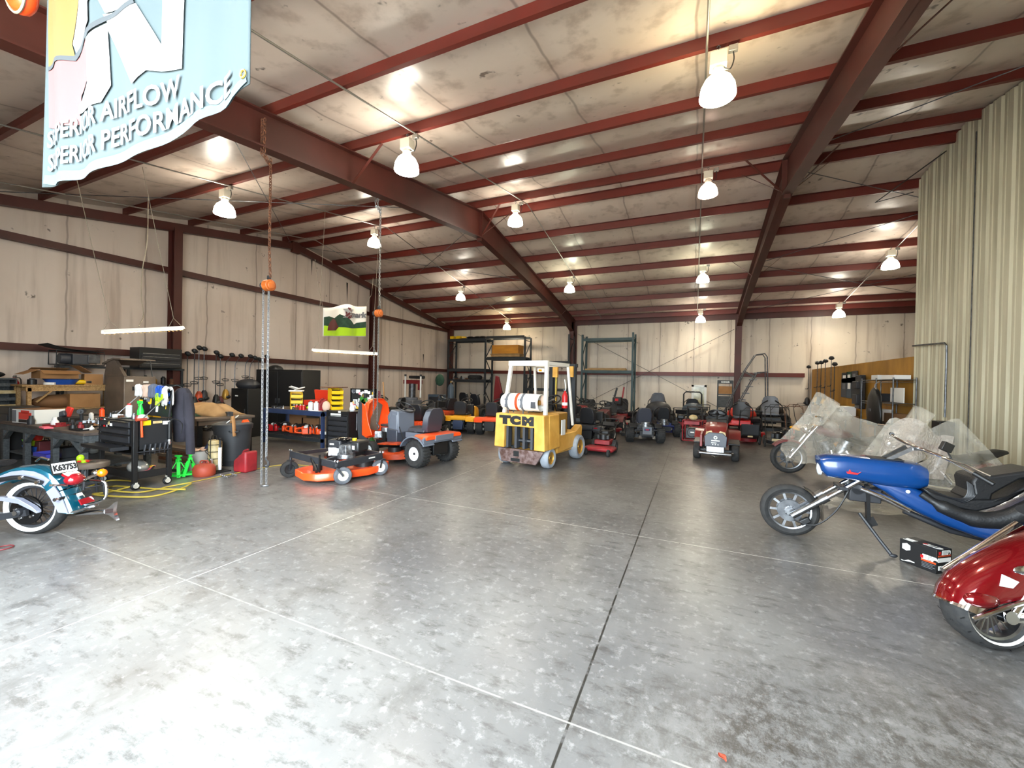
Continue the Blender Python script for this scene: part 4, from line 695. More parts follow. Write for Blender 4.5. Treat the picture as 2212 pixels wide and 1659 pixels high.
for a in (-.5, 2.6): c, s = math.cos(a), math.sin(a); P(B().tube([(.31*c-.07*s, .31*s+.07*c, .64), (.36*c-.06*s, .36*s+.06*c, .63), (.36*c+.06*s, .36*s-.06*c, .63), (.31*c+.07*s, .31*s-.07*c, .64)], .014, 6), 'handle', 'bin_black', t)
bl = t.location.copy(); simple('cardboard_strip', 'bent strip of cardboard hanging over the rim of the rubbish bin', 'cardboard', B().grid(lambda u, v: (.1+.26*u, -.12-.1*u+.06*v, .74+.2*math.sin(PI*min(1, u*1.1))-.18*u*u), 10, 2), 'cardboard', bl, solid=.006); simple('plastic_strap', 'white plastic strap sticking up out of the rubbish bin', 'strap', B().tube([(.05, -.2, .7), (.1, -.15, .8), (.16, -.05, .87), (0, .1, .9), (-.2, .1, .8)], .008, 5, sub=4), 'paper', bl); simple('traffic_cone_scrap', 'orange plastic scrap poking out of the rubbish bin', 'plastic', B().prism([(-.08, 0), (.08, 0), (0, .1)], -.05, .05, 'xz'), 'orange', bl+V((.14, .14, .72))); simple('liner_bag', 'grey bin liner bunched at the rim of the rubbish bin', 'bag', B().lathe([(.29, .70), (.31, .75), (.24, .78), (.12, .68)], 20, cap=False), 'grey_dark', bl)
t = T('rubbish_bin', 'smaller brown-grey bin of scrap beneath the cloth-covered table', 'bin', (-8.75, 5.0, 0)); P(B().lathe([(.18, 0), (.22, .55), (.2, .55), (.17, .03)], 20), 'body', 'cabinet_brown', t); simple('scrap_wire', 'tangle of scrap wire in the smaller bin under the table', 'wire', B().tube([(random.uniform(-.14, .14), random.uniform(-.14, .14), random.uniform(.5, .62)) for _ in range(14)], .008, 5, sub=4), 'steel', (-8.75, 5.0, 0))
simple('loose_chain', 'short loose chain lying on the floor in front of the red gas can', 'chain', (lambda b: ([chain(b, Z(*p0, .012), Z(*p1, .012), .04, .006) for p0, p1 in (((474, 1026), (492, 1031)), ((492, 1031), (508, 1025)), ((496, 1022), (512, 1027)))], b)[1])(B()), 'chain_steel')
# ---- table under cloth, timber stack
t = T('work_table', 'low dark timber table draped with tan and green cloths', 'table', (-9.35, 5.05, 0)); P(B().box((0, 0, .80), (1.9, 1.1, .05)), 'tabletop', 'cabinet_brown', t, bev=.004); P(B().box((0, -.5, .74), (1.8, .05, .1)).box((.9, 0, .74), (.05, 1., .1)), 'apron_frame', 'cabinet_brown', t)
for sx in (-1, 1):
    for sy in (-1, 1): P(B().box((sx*.87, sy*.47, .39), (.09, .09, .78)), 'leg', 'black', t)
def cloth(name, label, m, wx, wy, h, loc, sd, rz=0):
    return simple(name, label, 'cloth', B().grid(lambda u, v: ((u-.5)*wx, (v-.5)*wy, h*max(0, (1-(2*u-1)**4))*(1-(2*v-1)**4)*(.7+.5*noise.noise(V((u*3+sd, v*3, sd))))+.004), 24, 24), m, loc, rz, solid=.006)
cloth('canvas_tarp', 'tan canvas tarp heaped on the low timber table', 'tan_cloth', 1.5, .7, .3, (-9.35, 5.1, .826), 2, 12); cloth('green_cloth', 'dark green cloth folded at the front of the low timber table', 'green_dark', .75, .36, .14, (-9.25, 4.66, .826), 5)
for k in range(5): P(B().box((0, 0, .03), (1.1, .22, .055)), 'timber_plank', 'rust' if k % 2 else 'cabinet_brown', None, .004, loc=(-8.55+.02*(k % 2), 4.35+.02*k, .06*k), rot=(0, 0, 3*(k % 3))); tag(COL.objects[-1], ['bottom', 'second lowest', 'middle', 'second highest', 'topmost'][k]+' reddish plank in the stack beside the white pail', 'plank', 'planks stacked beside the white pail')
# ---- string trimmers hung head up on the girt of the end wall
def trimmer(label, loc, L, m, curved, rz=0., group='string trimmers hung on the end wall girt', eng=True, lean=0.):
    t = T('string_trimmer', label, 'string trimmer', loc, rz, group, rx=lean)   # origin at the top hook, axis down -z, faces +x
    b = B()
    if curved: b.tube([(.0, 0, -L+.28), (0, 0, -.28), (.02, .03, -.12), (.08, .07, -.02), (.12, .1, .06)], .012, 8, sub=4); hp = V((.13, .11, .09))
    else: b.tube([(0, 0, -L+.28), (0, 0, .06)], .012, 8); hp = V((0, 0, .1))
    P(b, 'shaft', 'dull_steel' if curved else m if m == 'black' else 'dull_steel', t)
    b = B(); b.lathe([(.04, -.05), (.065, -.025), (.07, .03), (.03, .06)], 12, c=hp); P(b, 'line_head', 'black', t); b = B(); b.ell(hp+V((0, .02, -.02)), (.085, .07, .06), 12, 7); P(b, 'guard', 'flat_dark', t)
    b = B(); k = -L*.55; b.tube([(0, -.1, k+.03), (.02, -.08, k-.02), (.1, 0, k-.02), (.02, .08, k-.02), (0, .1, k+.03), (-.01, 0, k+.05)], .013, 6, closed=True); P(b, 'loop_handle', 'black', t)
    if eng:
        b = B(); b.lathe([(.04, -L+.3), (.08, -L+.22), (.1, -L+.1), (.09, -L), (.04, -L-.03)], 14, c=(.03, 0, 0)); P(b, 'engine', m, t); P(B().ell((.1, .03, -L+.06), (.06, .08, .06), 10, 6), 'fuel_tank', 'black' if m != 'black' else 'charcoal', t)
    return t
tm = [(405, 763, 1.5, 'black', 0), (420, 757, 1.55, 'black', 0), (430, 750, 1.5, 'orange_dull', 0), (441, 752, 1.45, 'charcoal', 0), (467, 760, 1.5, 'black', 0), (476, 768, 1.45, 'maroon', 0), (487, 764, 1.3, 'gold', 1), (508, 766, 1.3, 'rust', 1), (530, 767, 1.1, 'charcoal', 1), (540, 770, 1.1, 'black', 1), (559, 774, 1.2, 'black', 0), (576, 768, 1.3, 'black', 0)]
ords = ['first', 'second', 'third', 'fourth', 'fifth', 'sixth', 'seventh', 'eighth', 'ninth', 'tenth', 'eleventh', 'twelfth']
mc = {'black': 'black', 'orange_dull': 'orange', 'charcoal': 'charcoal', 'maroon': 'maroon', 'gold': 'brass coloured', 'rust': 'rusty'}
for i, (px, py, L, m, cv) in enumerate(tm):
    p = AX(px, py+8, -13.45); trimmer('%s %s string trimmer along the girt, counted from the column' % (ords[i], mc[m]), p, L, m, cv, random.uniform(-25, 25))
# ---- black cabinets behind the blue bench
t = T('storage_cabinet', 'tall double-door black cabinet against the end wall behind the blue bench', 'cabinet', (-10.85, 8.2, 0)); P(bx((1.95, .6, 1.84)), 'body', 'flat_dark', t, bev=.008)
for s in (-1, 1): dd = P(B().box((s*.48, -.305, .92), (.93, .015, 1.74)), 'door', 'black', t, bev=.004); P(B().box((s*.07, -.33, .95), (.02, .03, .14)), 'handle', 'dull_steel', dd)
simple('hat', 'dark hat lying on the tall black cabinet', 'hat', B().ell((0, 0, 0), (.24, .2, .14), 16, 6, 0, 1), 'black', (-11.4, 8.2, 1.84))
t = T('tool_cabinet', 'shorter black cabinet with a hanging jacket in front of the tall black one', 'cabinet', (-11.15, 7.25, 0)); P(bx((.7, .5, 1.3)), 'body', 'flat_dark', t, bev=.01); P(B().box((0, -.255, .65), (.64, .012, 1.2)), 'door', 'black', t); P(B().box((.25, -.27, .7), (.02, .02, .12)), 'handle', 'dull_steel', t); P(B().box((-.1, -.263, 1.1), (.12, .004, .03)), 'sticker', 'paper', t)
simple('jacket', 'black jacket heaped over the shorter black cabinet', 'jacket', B().ell((0, 0, .1), (.34, .26, .16), 14, 8), 'charcoal', (-11.1, 7.2, 1.3))
t = T('oil_drum', 'black ribbed steel drum at the end of the shorter cabinet', 'drum', (-11.35, 6.35, 0)); P(B().lathe([(.29, 0), (.29, .3), (.305, .31), (.29, .33), (.29, .58), (.305, .6), (.29, .62), (.29, .9), (.3, .9), (.3, .92), (.27, .9)], 26), 'body', 'black_gloss', t); P(B().cyl((.12, 0, .9), (.12, 0, .93), .03, n=12), 'bung', 'dull_steel', t)
# ---- dark blue steel workbench
BX0, BX1, BY0, BY1, BH = -9.8, -7.72, 6.72, 7.42, .86; t = T('steel_workbench', 'dark blue steel workbench with chainsaws on its wire lower shelf', 'workbench', ((BX0+BX1)/2, (BY0+BY1)/2, 0)); w, d = BX1-BX0, BY1-BY0; b = B()
b.box((0, -d/2+.02, BH-.06), (w, .04, .11)); b.box((0, d/2-.02, BH-.06), (w, .04, .11)); b.box((w/2-.02, 0, BH-.06), (.04, d, .11)); b.box((-w/2+.02, 0, BH-.06), (.04, d, .11)); P(b, 'top_beam', 'blue_steel', t, bev=.003); P(B().box((0, 0, BH-.01), (w-.02, d-.02, .02)), 'worktop', 'bench_top', t)
for sx in (-1, 1):
    for sy in (-1, 1): P(B().box((sx*(w/2-.03), sy*(d/2-.03), BH/2-.02), (.06, .06, BH-.04)), 'leg', 'blue_steel', t)
b = B(); SZ2 = .24
b.box((0, -d/2+.02, SZ2-.05), (w, .04, .08)); b.box((0, d/2-.02, SZ2-.05), (w, .04, .08)); 
for k in range(34): b.tube([(-w/2+.05+k*(w-.1)/33, -d/2+.03, SZ2), (-w/2+.05+k*(w-.1)/33, d/2-.03, SZ2)], .008, 5)
P(b, 'wire_shelf', 'rack_dark', t)
def chainsaw(label, loc, rz, m, bar=False):
    t = T('chainsaw', label, 'chainsaw', loc, rz, 'chainsaws on the wire shelf'); b = B(); b.box((0, 0, .09), (.22, .13, .15)); b.box((.06, 0, .17), (.1, .1, .05)); P(b, 'housing', m, t, bev=.025)
    P(B().tube([(-.1, 0, .05), (-.22, 0, .06), (-.26, 0, .1), (-.22, 0, .16), (-.08, 0, .17)], .018, 8, sub=3), 'rear_handle', m, t); P(B().tube([(.05, -.09, .04), (.05, -.1, .2), (.05, 0, .25), (.05, .1, .2)], .011, 8, sub=3), 'front_handle', 'black', t); P(B().box((.12, 0, .2), (.02, .14, .09), (0, -15, 0)), 'hand_guard', 'black', t); P(B().ell((-.02, 0, .19), (.06, .05, .035), 10, 6), 'filter_cover', 'plate_white', t)
    if bar: P(B().prism([(.1, .03), (.42, .035), (.47, .065), (.42, .1), (.1, .1)], -.006, .006, 'xz'), 'guide_bar', 'jug_white', t)
    else: P(B().prism([(.1, .05), (.2, .05), (.22, .08), (.2, .1), (.1, .1)], -.004, .004, 'xz'), 'guide_bar', 'dull_steel', t)
    return t
for i, (px, m, rz, br) in enumerate(((592, 'red', 20, 0), (606, 'orange', 140, 0), (636, 'orange', 10, 0), (652, 'orange', 190, 0), (663, 'orange', 40, 0), (676, 'orange', -5, 1))):
    p = AY(px, 938, 6.95); chainsaw(['red chainsaw at the chain hoist end of the wire shelf', 'orange chainsaw second along the wire shelf from the hoist chain', 'orange chainsaw third along the wire shelf', 'orange chainsaw with white cover at the middle of the wire shelf', 'orange chainsaw packed tightest between its neighbours', 'orange chainsaw showing a pale guide bar'][i], (p.x, 6.95+.12*(i % 2), SZ2+.008), rz, m, br)
for px, d3, lb in ((641, (.5, .1, .42), 'plain cardboard sheet box behind the orange chainsaws'), (668, (.5, .1, .36), 'second cardboard sheet box behind the chainsaws, next to the black cart')):
    p = AY(px, 920, 7.3); simple('carton', lb, 'box', bx(d3), 'cardboard_dark', (p.x, 7.33, SZ2+.008))
# bench top contents
def sbin(loc, rz, label, grp): 
    t = T('stacking_bin', label, 'bin', loc, rz, grp); b = B(); w, l, h = .26, .38, .135; k = .008
    b.box((0, l/2, h/2), (w, k, h)); b.prism([(-l/2, 0), (l/2, 0), (l/2, h), (-l/2+.12, h), (-l/2, h*.55)], -w/2, -w/2+k, 'yz'); b.prism([(-l/2, 0), (l/2, 0), (l/2, h), (-l/2+.12, h), (-l/2, h*.55)], w/2-k, w/2, 'yz'); b.box((0, -l/2, h*.27), (w, k, h*.55)); b.box((0, 0, k/2), (w, l, k)); b.box((0, -l/2-.006, h*.5), (w, .02, .012)); P(b, 'body', 'yellow', t, bev=.002); P(B().box((0, .05, h*.4), (w*.8, l*.5, h*.5)), 'contents', 'charcoal', t, bev=.02); return t
p = AY(636, 880, 6.95)
for k in range(3): sbin((p.x, 7.0, BH+.137*k), 55, ['bottom', 'middle', 'top'][k]+' yellow bin of the stack beside the tall black cabinet', 'yellow stacking bins'); 
simple('service_manuals', 'heap of papers and manuals on the top yellow bin', 'papers', B().box((0, 0, .02), (.3, .22, .03), (0, 0, 20)).box((.03, .02, .06), (.28, .2, .02), (12, -14, -30)).box((-.06, .0, .09), (.2, .15, .02), (-10, 18, 50)), 'paper', (p.x, 7.0, BH+.42), 20)
p = AY(723, 878, 7.2)
for k in range(4): sbin((p.x, 7.22, BH+.02+.125*k), 62, ['bottom', 'second', 'third', 'top'][k]+' yellow bin of the column beside the stickered lid', 'yellow bins beside the stickered lid')
simple('plywood_board', 'flat brown board on top of the yellow bin column', 'board', B().box((0, 0, .01), (.46, .42, .02)), 'rust', (p.x-.05, 7.22, BH+.54), 10)
p = AY(683, 870, 7.2); t = T('red_toolbox', 'open red steel toolbox with raised lid on the dark blue bench', 'toolbox', (p.x, 7.2, BH)); b = B(); b.box((0, 0, .11), (.52, .3, .22)); P(b, 'body', 'door_red', t, bev=.006); P(B().box((.02, .17, .34), (.52, .03, .26), (8, 0, 0)), 'lid', 'door_red', t, bev=.006); P(B().box((0, -.16, .18), (.08, .02, .04)), 'latch', 'dull_steel', t)
simple('cap', 'orange and black cap lying by the yellow bin column', 'cap', B().ell((0, 0, 0), (.1, .13, .11), 14, 6, 0, 1).box((0, -.14, .01), (.16, .12, .012)), 'orange_dull', (AY(708, 865, 7.0).x, 6.98, BH+.1+.0), 30) if False else None
p = AY(691, 880, 6.9); gas_can((p.x, 6.95, BH), 75, 'red_dull', 'small red gas can on the dark blue bench by the black cart', (.2, .16, .27))
for i, px in enumerate((671, 683)): p = AY(px, 888, 6.82); can('oil_jug', ['white oil jug with dark label on the blue bench', 'plain white oil jug beside the small red gas can'][i], 'jug', (p.x, 6.82, BH), .055, .22, 'jug_white', 'grey' if i == 0 else 'plate_white')
for i, px in enumerate((641, 649, 656)): p = AY(px, 882, 6.8); can('starter_fluid_can', ['first', 'second', 'third'][i]+' short red and white can in the row on the blue bench', 'can', (p.x, 6.8, BH), .034, .12, 'red', 'plate_white', 'red and white cans on the blue bench')
simple('tennis_ball', 'yellow-green ball among the things by the red toolbox', 'ball', B().ell((0, 0, .04), (.04, .04, .04), 12, 8), 'lime', (AY(668, 858, 7.0).x, 6.97, BH)); simple('pad_stack', 'low stack of dark pads on the blue bench behind the oil jugs', 'pads', B().cyl((0, 0, 0), (0, 0, .1), .11, n=18), 'charcoal', (AY(666, 875, 7.0).x-.05, 7.12, BH))
simple('rag', 'orange and white rag slumped against the yellow bin column', 'rag', B().ell((0, 0, .1), (.12, .1, .13), 12, 8), 'skin_cloth', (AY(704, 870, 7.0).x, 7.0, BH)); simple('gasket_sheet', 'flat white card on the front edge of the blue bench', 'card', B().box((0, 0, .004), (.26, .1, .008)), 'paper', (AY(690, 893, 6.78).x-.1, 6.77, BH), 6)
# ---- second tool cart with big stickered lid
t = T('tool_cart', 'black upright tool cart with a large sticker-covered lid beside the blue bench', 'tool cart', (-7.08, 6.85, 0)); w, d = .66, .55
P(B().box((0, 0, .50), (w, d, .82)), 'body', 'black', t, bev=.006)
for k in range(6): dr = P(B().box((-.01, -d/2-.005, .2+k*.115), (w-.1, .02, .105)), 'drawer', 'charcoal', t, bev=.003); P(B().box((-.01, -d/2-.02, .24+k*.115), (w-.12, .02, .012)), 'handle', 'black_gloss', dr)
for s in (-1, 1): P(B().box((s*(w/2-.02), -d/2-.012, .5), (.04, .03, .84)), 'corner_post', 'black', t)
b = B(); b.tube([(w/2+.02, -.1, .5), (w/2+.025, -.1, .86)], .008, 6); b.tube([(w/2+.02, .02, .3), (w/2+.03, .04, .88)], .008, 6); P(b, 'pry_bar', 'dull_steel', t)
for sx in (-1, 1):
    for sy in (-1, 1): P(B().cyl((sx*.26-.02, sy*.2, .05), (sx*.26+.02, sy*.2, .05), .05, n=14), 'caster', 'black', t)
ld2 = P(B().box((.16, d/2+.02, 1.15), (.74, .03, .5)), 'raised_lid', 'pegboard', t, bev=.004); lf = t
b = B()
for s in (-1, 1): b.box((.16+s*.36, d/2-.005, 1.15), (.025, .03, .5)); b.box((.16, d/2-.005, 1.15+s*.24), (.74, .03, .025))
P(b, 'lid_frame', 'black_gloss', t)
stickers(t, 46, lambda u, v: (V((-.15+.62*u, d/2-.003, .95+.4*v)), Euler((PI/2, 0, random.uniform(-.5, .5)))), ['plate_white', 'paper', 'plate_white', 'grey', 'plate_white', 'yellow', 'charcoal', 'paper', 'pink'], (.04, .12), 11)
for dx, dz in ((0, 0), (.07, .03), (-.05, .06), (.04, -.06), (-.03, -.05)): P(B().cyl((.18+dx, d/2-.012, 1.1+dz), (.18+dx, d/2-.008, 1.1+dz), .065, n=9), 'green_decal', 'green', t)
P(B().box((-.06, -d/2-.022, .83), (.3, .006, .06)), 'sticker', 'plate_white', t); P(B().box((.05, -d/2-.022, .9), (.07, .006, .04)), 'sticker', 'paper', t)
simple('red_rag', 'dark red rag hanging off the edge of the big stickered lid', 'rag', B().grid(lambda u, v: (.03*math.sin(u*6)+.1*u, .02*math.sin(v*5), -.32*v), 6, 10), 'maroon', (-6.53, 7.14, 1.36), solid=.008)
simple('spray_bottle', 'white plastic bottle on the side of the stickered cart', 'bottle', B().lathe([(.04, 0), (.06, .03), (.05, .1), (.015, .15)], 14), 'jug_white', (-6.86, 6.75, .91))
gas_can(Z(777, 962)+V((-.1, .1, 0)), 10, 'maroon', 'dark maroon gas can standing behind the mower deck', (.26, .22, .4)); simple('antifreeze_jug', 'green plastic jug beside the maroon gas can behind the mower deck', 'jug', B().lathe([(.07, 0), (.075, .2), (.03, .27), (.025, .3)], 14), 'green', Z(792, 972)+V((.05, .1, 0)))
# things along the far part of the end wall
t = T('tyre_machine', 'red armed tyre changer with two white uprights by the end wall', 'tyre changer', (-10.5, 13.4, 0)); b = B(); b.box((0, 0, .4), (.7, .6, .8)); b.cyl((0, 0, .8), (0, 0, .9), .3, n=20); P(b, 'base', 'grey', t, bev=.02); b = B(); b.box((-.05, .2, 1.52), (.9, .1, .16)); b.box((.3, .2, 1.35), (.12, .12, .3)); P(b, 'arm', 'dark_red', t, bev=.01)
for x in (-.35, .42): P(B().cyl((x, .1, .9), (x, .1, 1.75), .035, n=12), 'white_cylinder', 'plate_white', t); P(B().cyl((x, .1, 1.75), (x, .1, 1.83), .045, n=12), 'cap', 'black', t)
P(B().box((.15, .2, 1.72), (.75, .12, .12)), 'air_tank', 'black', t, bev=.03); P(B().cyl((0, .1, .9), (0, .1, 1.45), .14, n=16), 'column_post', 'dull_steel', t)
t = T('gas_cylinder', 'blue-grey gas cylinder with a regulator by the end wall', 'gas cylinder', (-9.35, 14.6, 0)); P(B().lathe([(.12, 0), (.13, .03), (.13, 1.3), (.09, 1.42), (.04, 1.46), (.035, 1.52)], 18), 'body', 'tank_grey', t); P(B().cyl((0, 0, 1.52), (0, 0, 1.6), .025, n=10).tube([(0, 0, 1.55), (.12, -.05, 1.57)], .018, 6), 'valve', 'brass', t); P(B().cyl((.12, -.06, 1.57), (.12, -.09, 1.57), .04, n=12), 'pressure_gauge', 'chrome', t)
t = T('welder', 'grey-green welder cart with a hanging cover by the end wall', 'welder', (-10.1, 14.7, 0)); P(bx((.6, .5, 1.0)), 'body', 'tank_grey', t, bev=.02); P(B().box((0, -.26, .75), (.45, .02, .3)), 'control_panel', 'charcoal', t); P(B().tube([(-.2, .2, 1.0), (-.2, .2, 1.7), (.1, .1, 1.75)], .02, 8), 'upright', 'black', t); P(B().ell((.05, .1, 1.62), (.22, .12, .26), 14, 8), 'hanging_cover', 'green_dark', t)
simple('spare_tyre', 'large black tyre leaning upright by the gas cylinder', 'tyre', B().torus((0, 0, 0), (0.25, 1, 0), .27, .11, 26, 10), 'rubber', (-8.75, 14.4, .385)); simple('spare_tyre', 'black tyre standing behind the leaning wooden handle', 'tyre', B().torus((0, 0, 0), (1, .4, 0), .2, .09, 24, 10), 'rubber', (-8.2, 11.2, .3))
t = T('shop_broom', 'push broom leaning with a pale wooden handle behind the open tractor hood', 'broom', AY(832, 960, 7.6)*1. if False else V((AY(833, 900, 8.3).x+.05, 8.3, 0)), 0); P(B().tube([(0, 0, .1), (-.24, .1, 1.55)], .015, 8), 'handle', 'wood_handle', t); P(B().box((0, 0, .06), (.45, .07, .12)), 'bristle_head', 'black', t)
for i, (px, py, L, X) in enumerate(((678, 545, .9, -13.72), (754, 610, .9, -13.72), (918, 765, .5, -13.72))): b = B().prism([(-.035, 0), (.05, 0), (.015, -L)], 0, .004, 'yz'); q = AX(px, py, -13.78); S(b, 'wall_tear', 'flat_dark', loc=(-13.898, q.y, q.z))
# ================================================================ MACHINES
mat('film', 'b3ab7c', .18, c2='8f8a62', nscale=5)
def wheel(parent, name, loc, R, w, rim='rim_white', tread=0, rimr=.55, m='rubber', rz=0., hub='dull_steel', n=26):
    b = B(); h = w/2; ri = R*rimr
    b.lathe([(ri, -h*.86), (R*.84, -h), (R*.95, -h*.82), (R, -h*.45), (R, h*.45), (R*.95, h*.82), (R*.84, h), (ri, h*.86), (ri, -h*.86)], n, axis='x', cap=False)
    if tread:
        for k in range(tread):
            a = 2*PI*k/tread
            for s in (-1, 1):
                c = V((s*h*.45, R*1.0*math.cos(a+s*.06), R*1.0*math.sin(a+s*.06))); b.box(c, (h*.8, R*.07, R*.05), (math.degrees(a+s*.06)-90, 0, 0))
    t = P(b, name, m, parent, loc=loc, rot=(0, 0, rz))
    b = B(); b.lathe([(ri, -h*.8), (ri*.9, -h*.55), (ri*.35, -h*.45), (ri*.3, -h*.62), (.001, -h*.62)], n, axis='x', cap=False); b.lathe([(ri, h*.8), (ri*.9, h*.55), (ri*.35, h*.45), (ri*.3, h*.62), (.001, h*.62)], n, axis='x', cap=False); b.lathe([(ri*1.0, -h*.82), (ri*1.0, h*.82)], n, axis='x', cap=False); P(b, 'rim', rim, t)
    P(B().cyl((-h*.75, 0, 0), (h*.75, 0, 0), R*.09, n=10), 'hub', hub, t); return t
def seat(parent, loc, m, w=.46, hb=.42, tilt=12, dep=.42, m2=None, name='seat'):
    b = B(); W2 = w/2
    b.loft([[V((x*W2*k, y, z)) for x, z in ((-1, 0), (-.9, .06), (-.3, .085), (.3, .085), (.9, .06), (1, 0))] for y, k in ((dep*.5, .8), (dep*.4, 1), (-dep*.3, 1), (-dep*.5, .95))])
    s = P(b, name, m, parent, loc=loc, bev=.012); b = B(); t = math.tan(math.radians(tilt))
    prof = [(0, .8), (.08, 1.), (hb*.65, 1.), (hb*.9, .82), (hb, .5)]
    b.loft([[V((x*W2*k, -dep*.46-z*t+d, z)) for x, d in ((-1, .045), (-.6, .01), (.6, .01), (1, .045), (.8, -.06), (-.8, -.06))] for z, k in prof]); P(b, 'backrest', m2 or m, s, bev=.012); return s
def swheel(parent, loc, R=.18, tilt=55, m='black'):
    b = B(); b.torus((0, 0, 0), (0, 0, 1), R, .016, 26, 8); 
    for a in (90, 210, 330): b.tube([(0, 0, -.02), (R*math.cos(math.radians(a)), R*math.sin(math.radians(a)), 0)], .013, 6)
    b.cyl((0, 0, -.04), (0, 0, .01), .04, n=12); s = P(b, 'steering_wheel', m, parent, loc=loc, rot=(tilt-90 if 0 else 90-tilt, 0, 0)); P(B().cyl((0, 0, -.32), (0, 0, -.03), .018, n=8), 'steering_column', 'black', s); return s
def engine_v(b, c, s=1.):
    x, y, z = c; b.cyl((x, y, z), (x, y, z+.12*s), .13*s, n=18); b.box((x-.13*s, y+.08*s, z+.07*s), (.14*s, .12*s, .12*s), (0, 0, 35)); b.box((x+.13*s, y+.08*s, z+.07*s), (.14*s, .12*s, .12*s), (0, 0, -35))
    for k in range(4): b.box((x-.13*s, y+.08*s, z+.02*s+k*.03*s), (.17*s, .14*s, .006*s), (0, 0, 35)); b.box((x+.13*s, y+.08*s, z+.02*s+k*.03*s), (.17*s, .14*s, .006*s), (0, 0, -35))
def rider(label, loc, rz, body, fender=None, dash='black', seatm='vinyl_black', hood_open=False, rim='rim_white', deck=None, name='lawn_tractor', group=None, big=1., front='black', cat='lawn tractor', reflect=False, letters=False, plate=None):
    t = T(name, label, cat, loc, rz, group); fender = fender or body; s = big    # local: +y forward, origin between axles
    for x in (-1, 1):
        wheel(t, 'rear_wheel', (x*.36*s, -.58*s, .235*s), .235*s, .22*s, rim, 26, .5); wheel(t, 'front_wheel', (x*.37*s, .62*s, .165*s), .165*s, .14*s, rim, 0, .55)
    b = B(); b.box((0, .02*s, .27*s), (.34*s, 1.45*s, .12*s)); b.cyl((-.36*s, -.58*s, .235*s), (.36*s, -.58*s, .235*s), .03*s); b.bar((-.36*s, .62*s, .2*s), (.36*s, .62*s, .2*s), .06, .05); b.box((0, -.72*s, .3*s), (.36*s, .12*s, .22*s)); b.box((0, -.80*s, .2*s), (.2*s, .12*s, .02)); P(b, 'chassis', 'black', t, bev=.006)
    if plate: P(B().prism([(-.14, .14), (.14, .14), (.17, .36), (.13, .42), (-.13, .42), (-.17, .36)], -.86*s, -.80*s, 'xz'), 'rear_guard', plate, t, bev=.008)
    # fender / rear body
    b = B(); b.box((0, -.50*s, .50*s), (.46*s, .74*s, .10*s)); b.loft([[V((x*s, y*s, z*s)) for x, z in ((-.47, .42), (-.49, .50), (-.44, .535), (.44, .535), (.49, .50), (.47, .42))] for y in (-.84, -.80)], cap=True)
    for x in (-1, 1): b.loft([[V((x*(.23 if e == 0 else .49)*s, (-.58+.34*math.cos(a))*s, (.20+.335*math.sin(a))*s)) for e in (0, 1)]+[V((x*(.23 if e == 1 else .49)*s, (-.58+.315*math.cos(a))*s, (.20+.31*math.sin(a))*s)) for e in (0, 1)] for a in [math.radians(q) for q in range(25, 160, 15)]])
    P(b, 'fender', fender, t, bev=.01)
    if reflect:
        for x in (-1, 1): P(B().box((x*.3*s, -.845*s, .49*s), (.09*s, .01, .03*s)), 'reflector', 'red_lens', t)
        P(B().box((0, -.845*s, .49*s), (.2*s, .01, .03*s)), 'sticker', 'grey', t)
    seat(t, (0, -.36*s, .57*s), seatm, .46*s, .42*s, 10, .42*s)
    b = B(); b.prism([(.12*s, .30*s), (.34*s, .30*s), (.34*s, .72*s), (.26*s, .86*s), (.12*s, .84*s)], -.21*s, .21*s, 'yz'); P(b, 'dash_tower', dash, t, bev=.02)
    swheel(t, (0, .13*s, .97*s), .18*s, 62)
    # engine and hood
    eb = B(); engine_v(eb, (0, .62*s, .36*s), s); eb.cyl((0, .62*s, .44*s), (0, .62*s, .56*s), .12*s, n=18); P(eb, 'engine', 'engine_alloy', t)
    hp = lambda off: [[V((x*k*s, y*s, z*s)) for x, z in ((-.23, .34), (-.245, .55), (-.21, zt-.02), (-.12, zt), (.12, zt), (.21, zt-.02), (.245, .55), (.23, .34))] for y, k, zt in ((.36, 1., .80), (.6, 1.02, .78), (.85, .97, .72), (.98, .8, .62))]
    b = B()
    if not hood_open:
        b.loft(hp(0)); h = P(b, 'hood', body, t, bev=.012); g = P(B().prism([(-.2*s, .32*s), (.2*s, .32*s), (.215*s, .54*s), (.13*s, .62*s), (-.13*s, .62*s), (-.215*s, .54*s)], .97*s, 1.02*s, 'xz'), 'grille', front, t, bev=.01)
        for x in (-1, 1): P(B().prism([(x*.05*s, .6*s), (x*.19*s, .56*s), (x*.18*s, .63*s), (x*.08*s, .66*s)], .955*s, .99*s, 'xz'), 'headlight', 'cream', t)
        if letters:
            P(B().torus((0, 1.03*s, .52*s), (0, 1, 0), .028, .012, 18, 6), 'round_badge', 'plate_white', t); P(B().box((0, 1.025*s, .455*s), (.16, .006, .022)), 'badge_strip', 'plate_white', t); P(B().box((.03, 1.025*s, .41*s), (.1, .006, .016)), 'badge_strip', 'plate_white', t)
            b = B()
            for k in range(3): b.box((-.05+.05*k, 1.025*s, .375*s), (.022, .006, .02))
            P(b, 'badge_dots', 'plate_white', t); b = B(); b.tube([(-.32, 1.0, .2), (-.3, 1.12, .2), (.3, 1.12, .2), (.32, 1.0, .2)], .035, 8); b.box((0, 1.1, .29), (.34, .03, .12)); P(b, 'front_bumper', 'steel', t, bev=.006); P(B().tube([(-.06, 1.14, .16), (0, 1.2, .14), (.06, 1.14, .16)], .02, 6), 'tow_hook', 'steel', t)
            b = B()
            for k in range(9): b.box((-.16+.04*k, 1.118, .29), (.006, .006, .11))
            P(b, 'brush_guard', 'dull_steel', t)
    else:
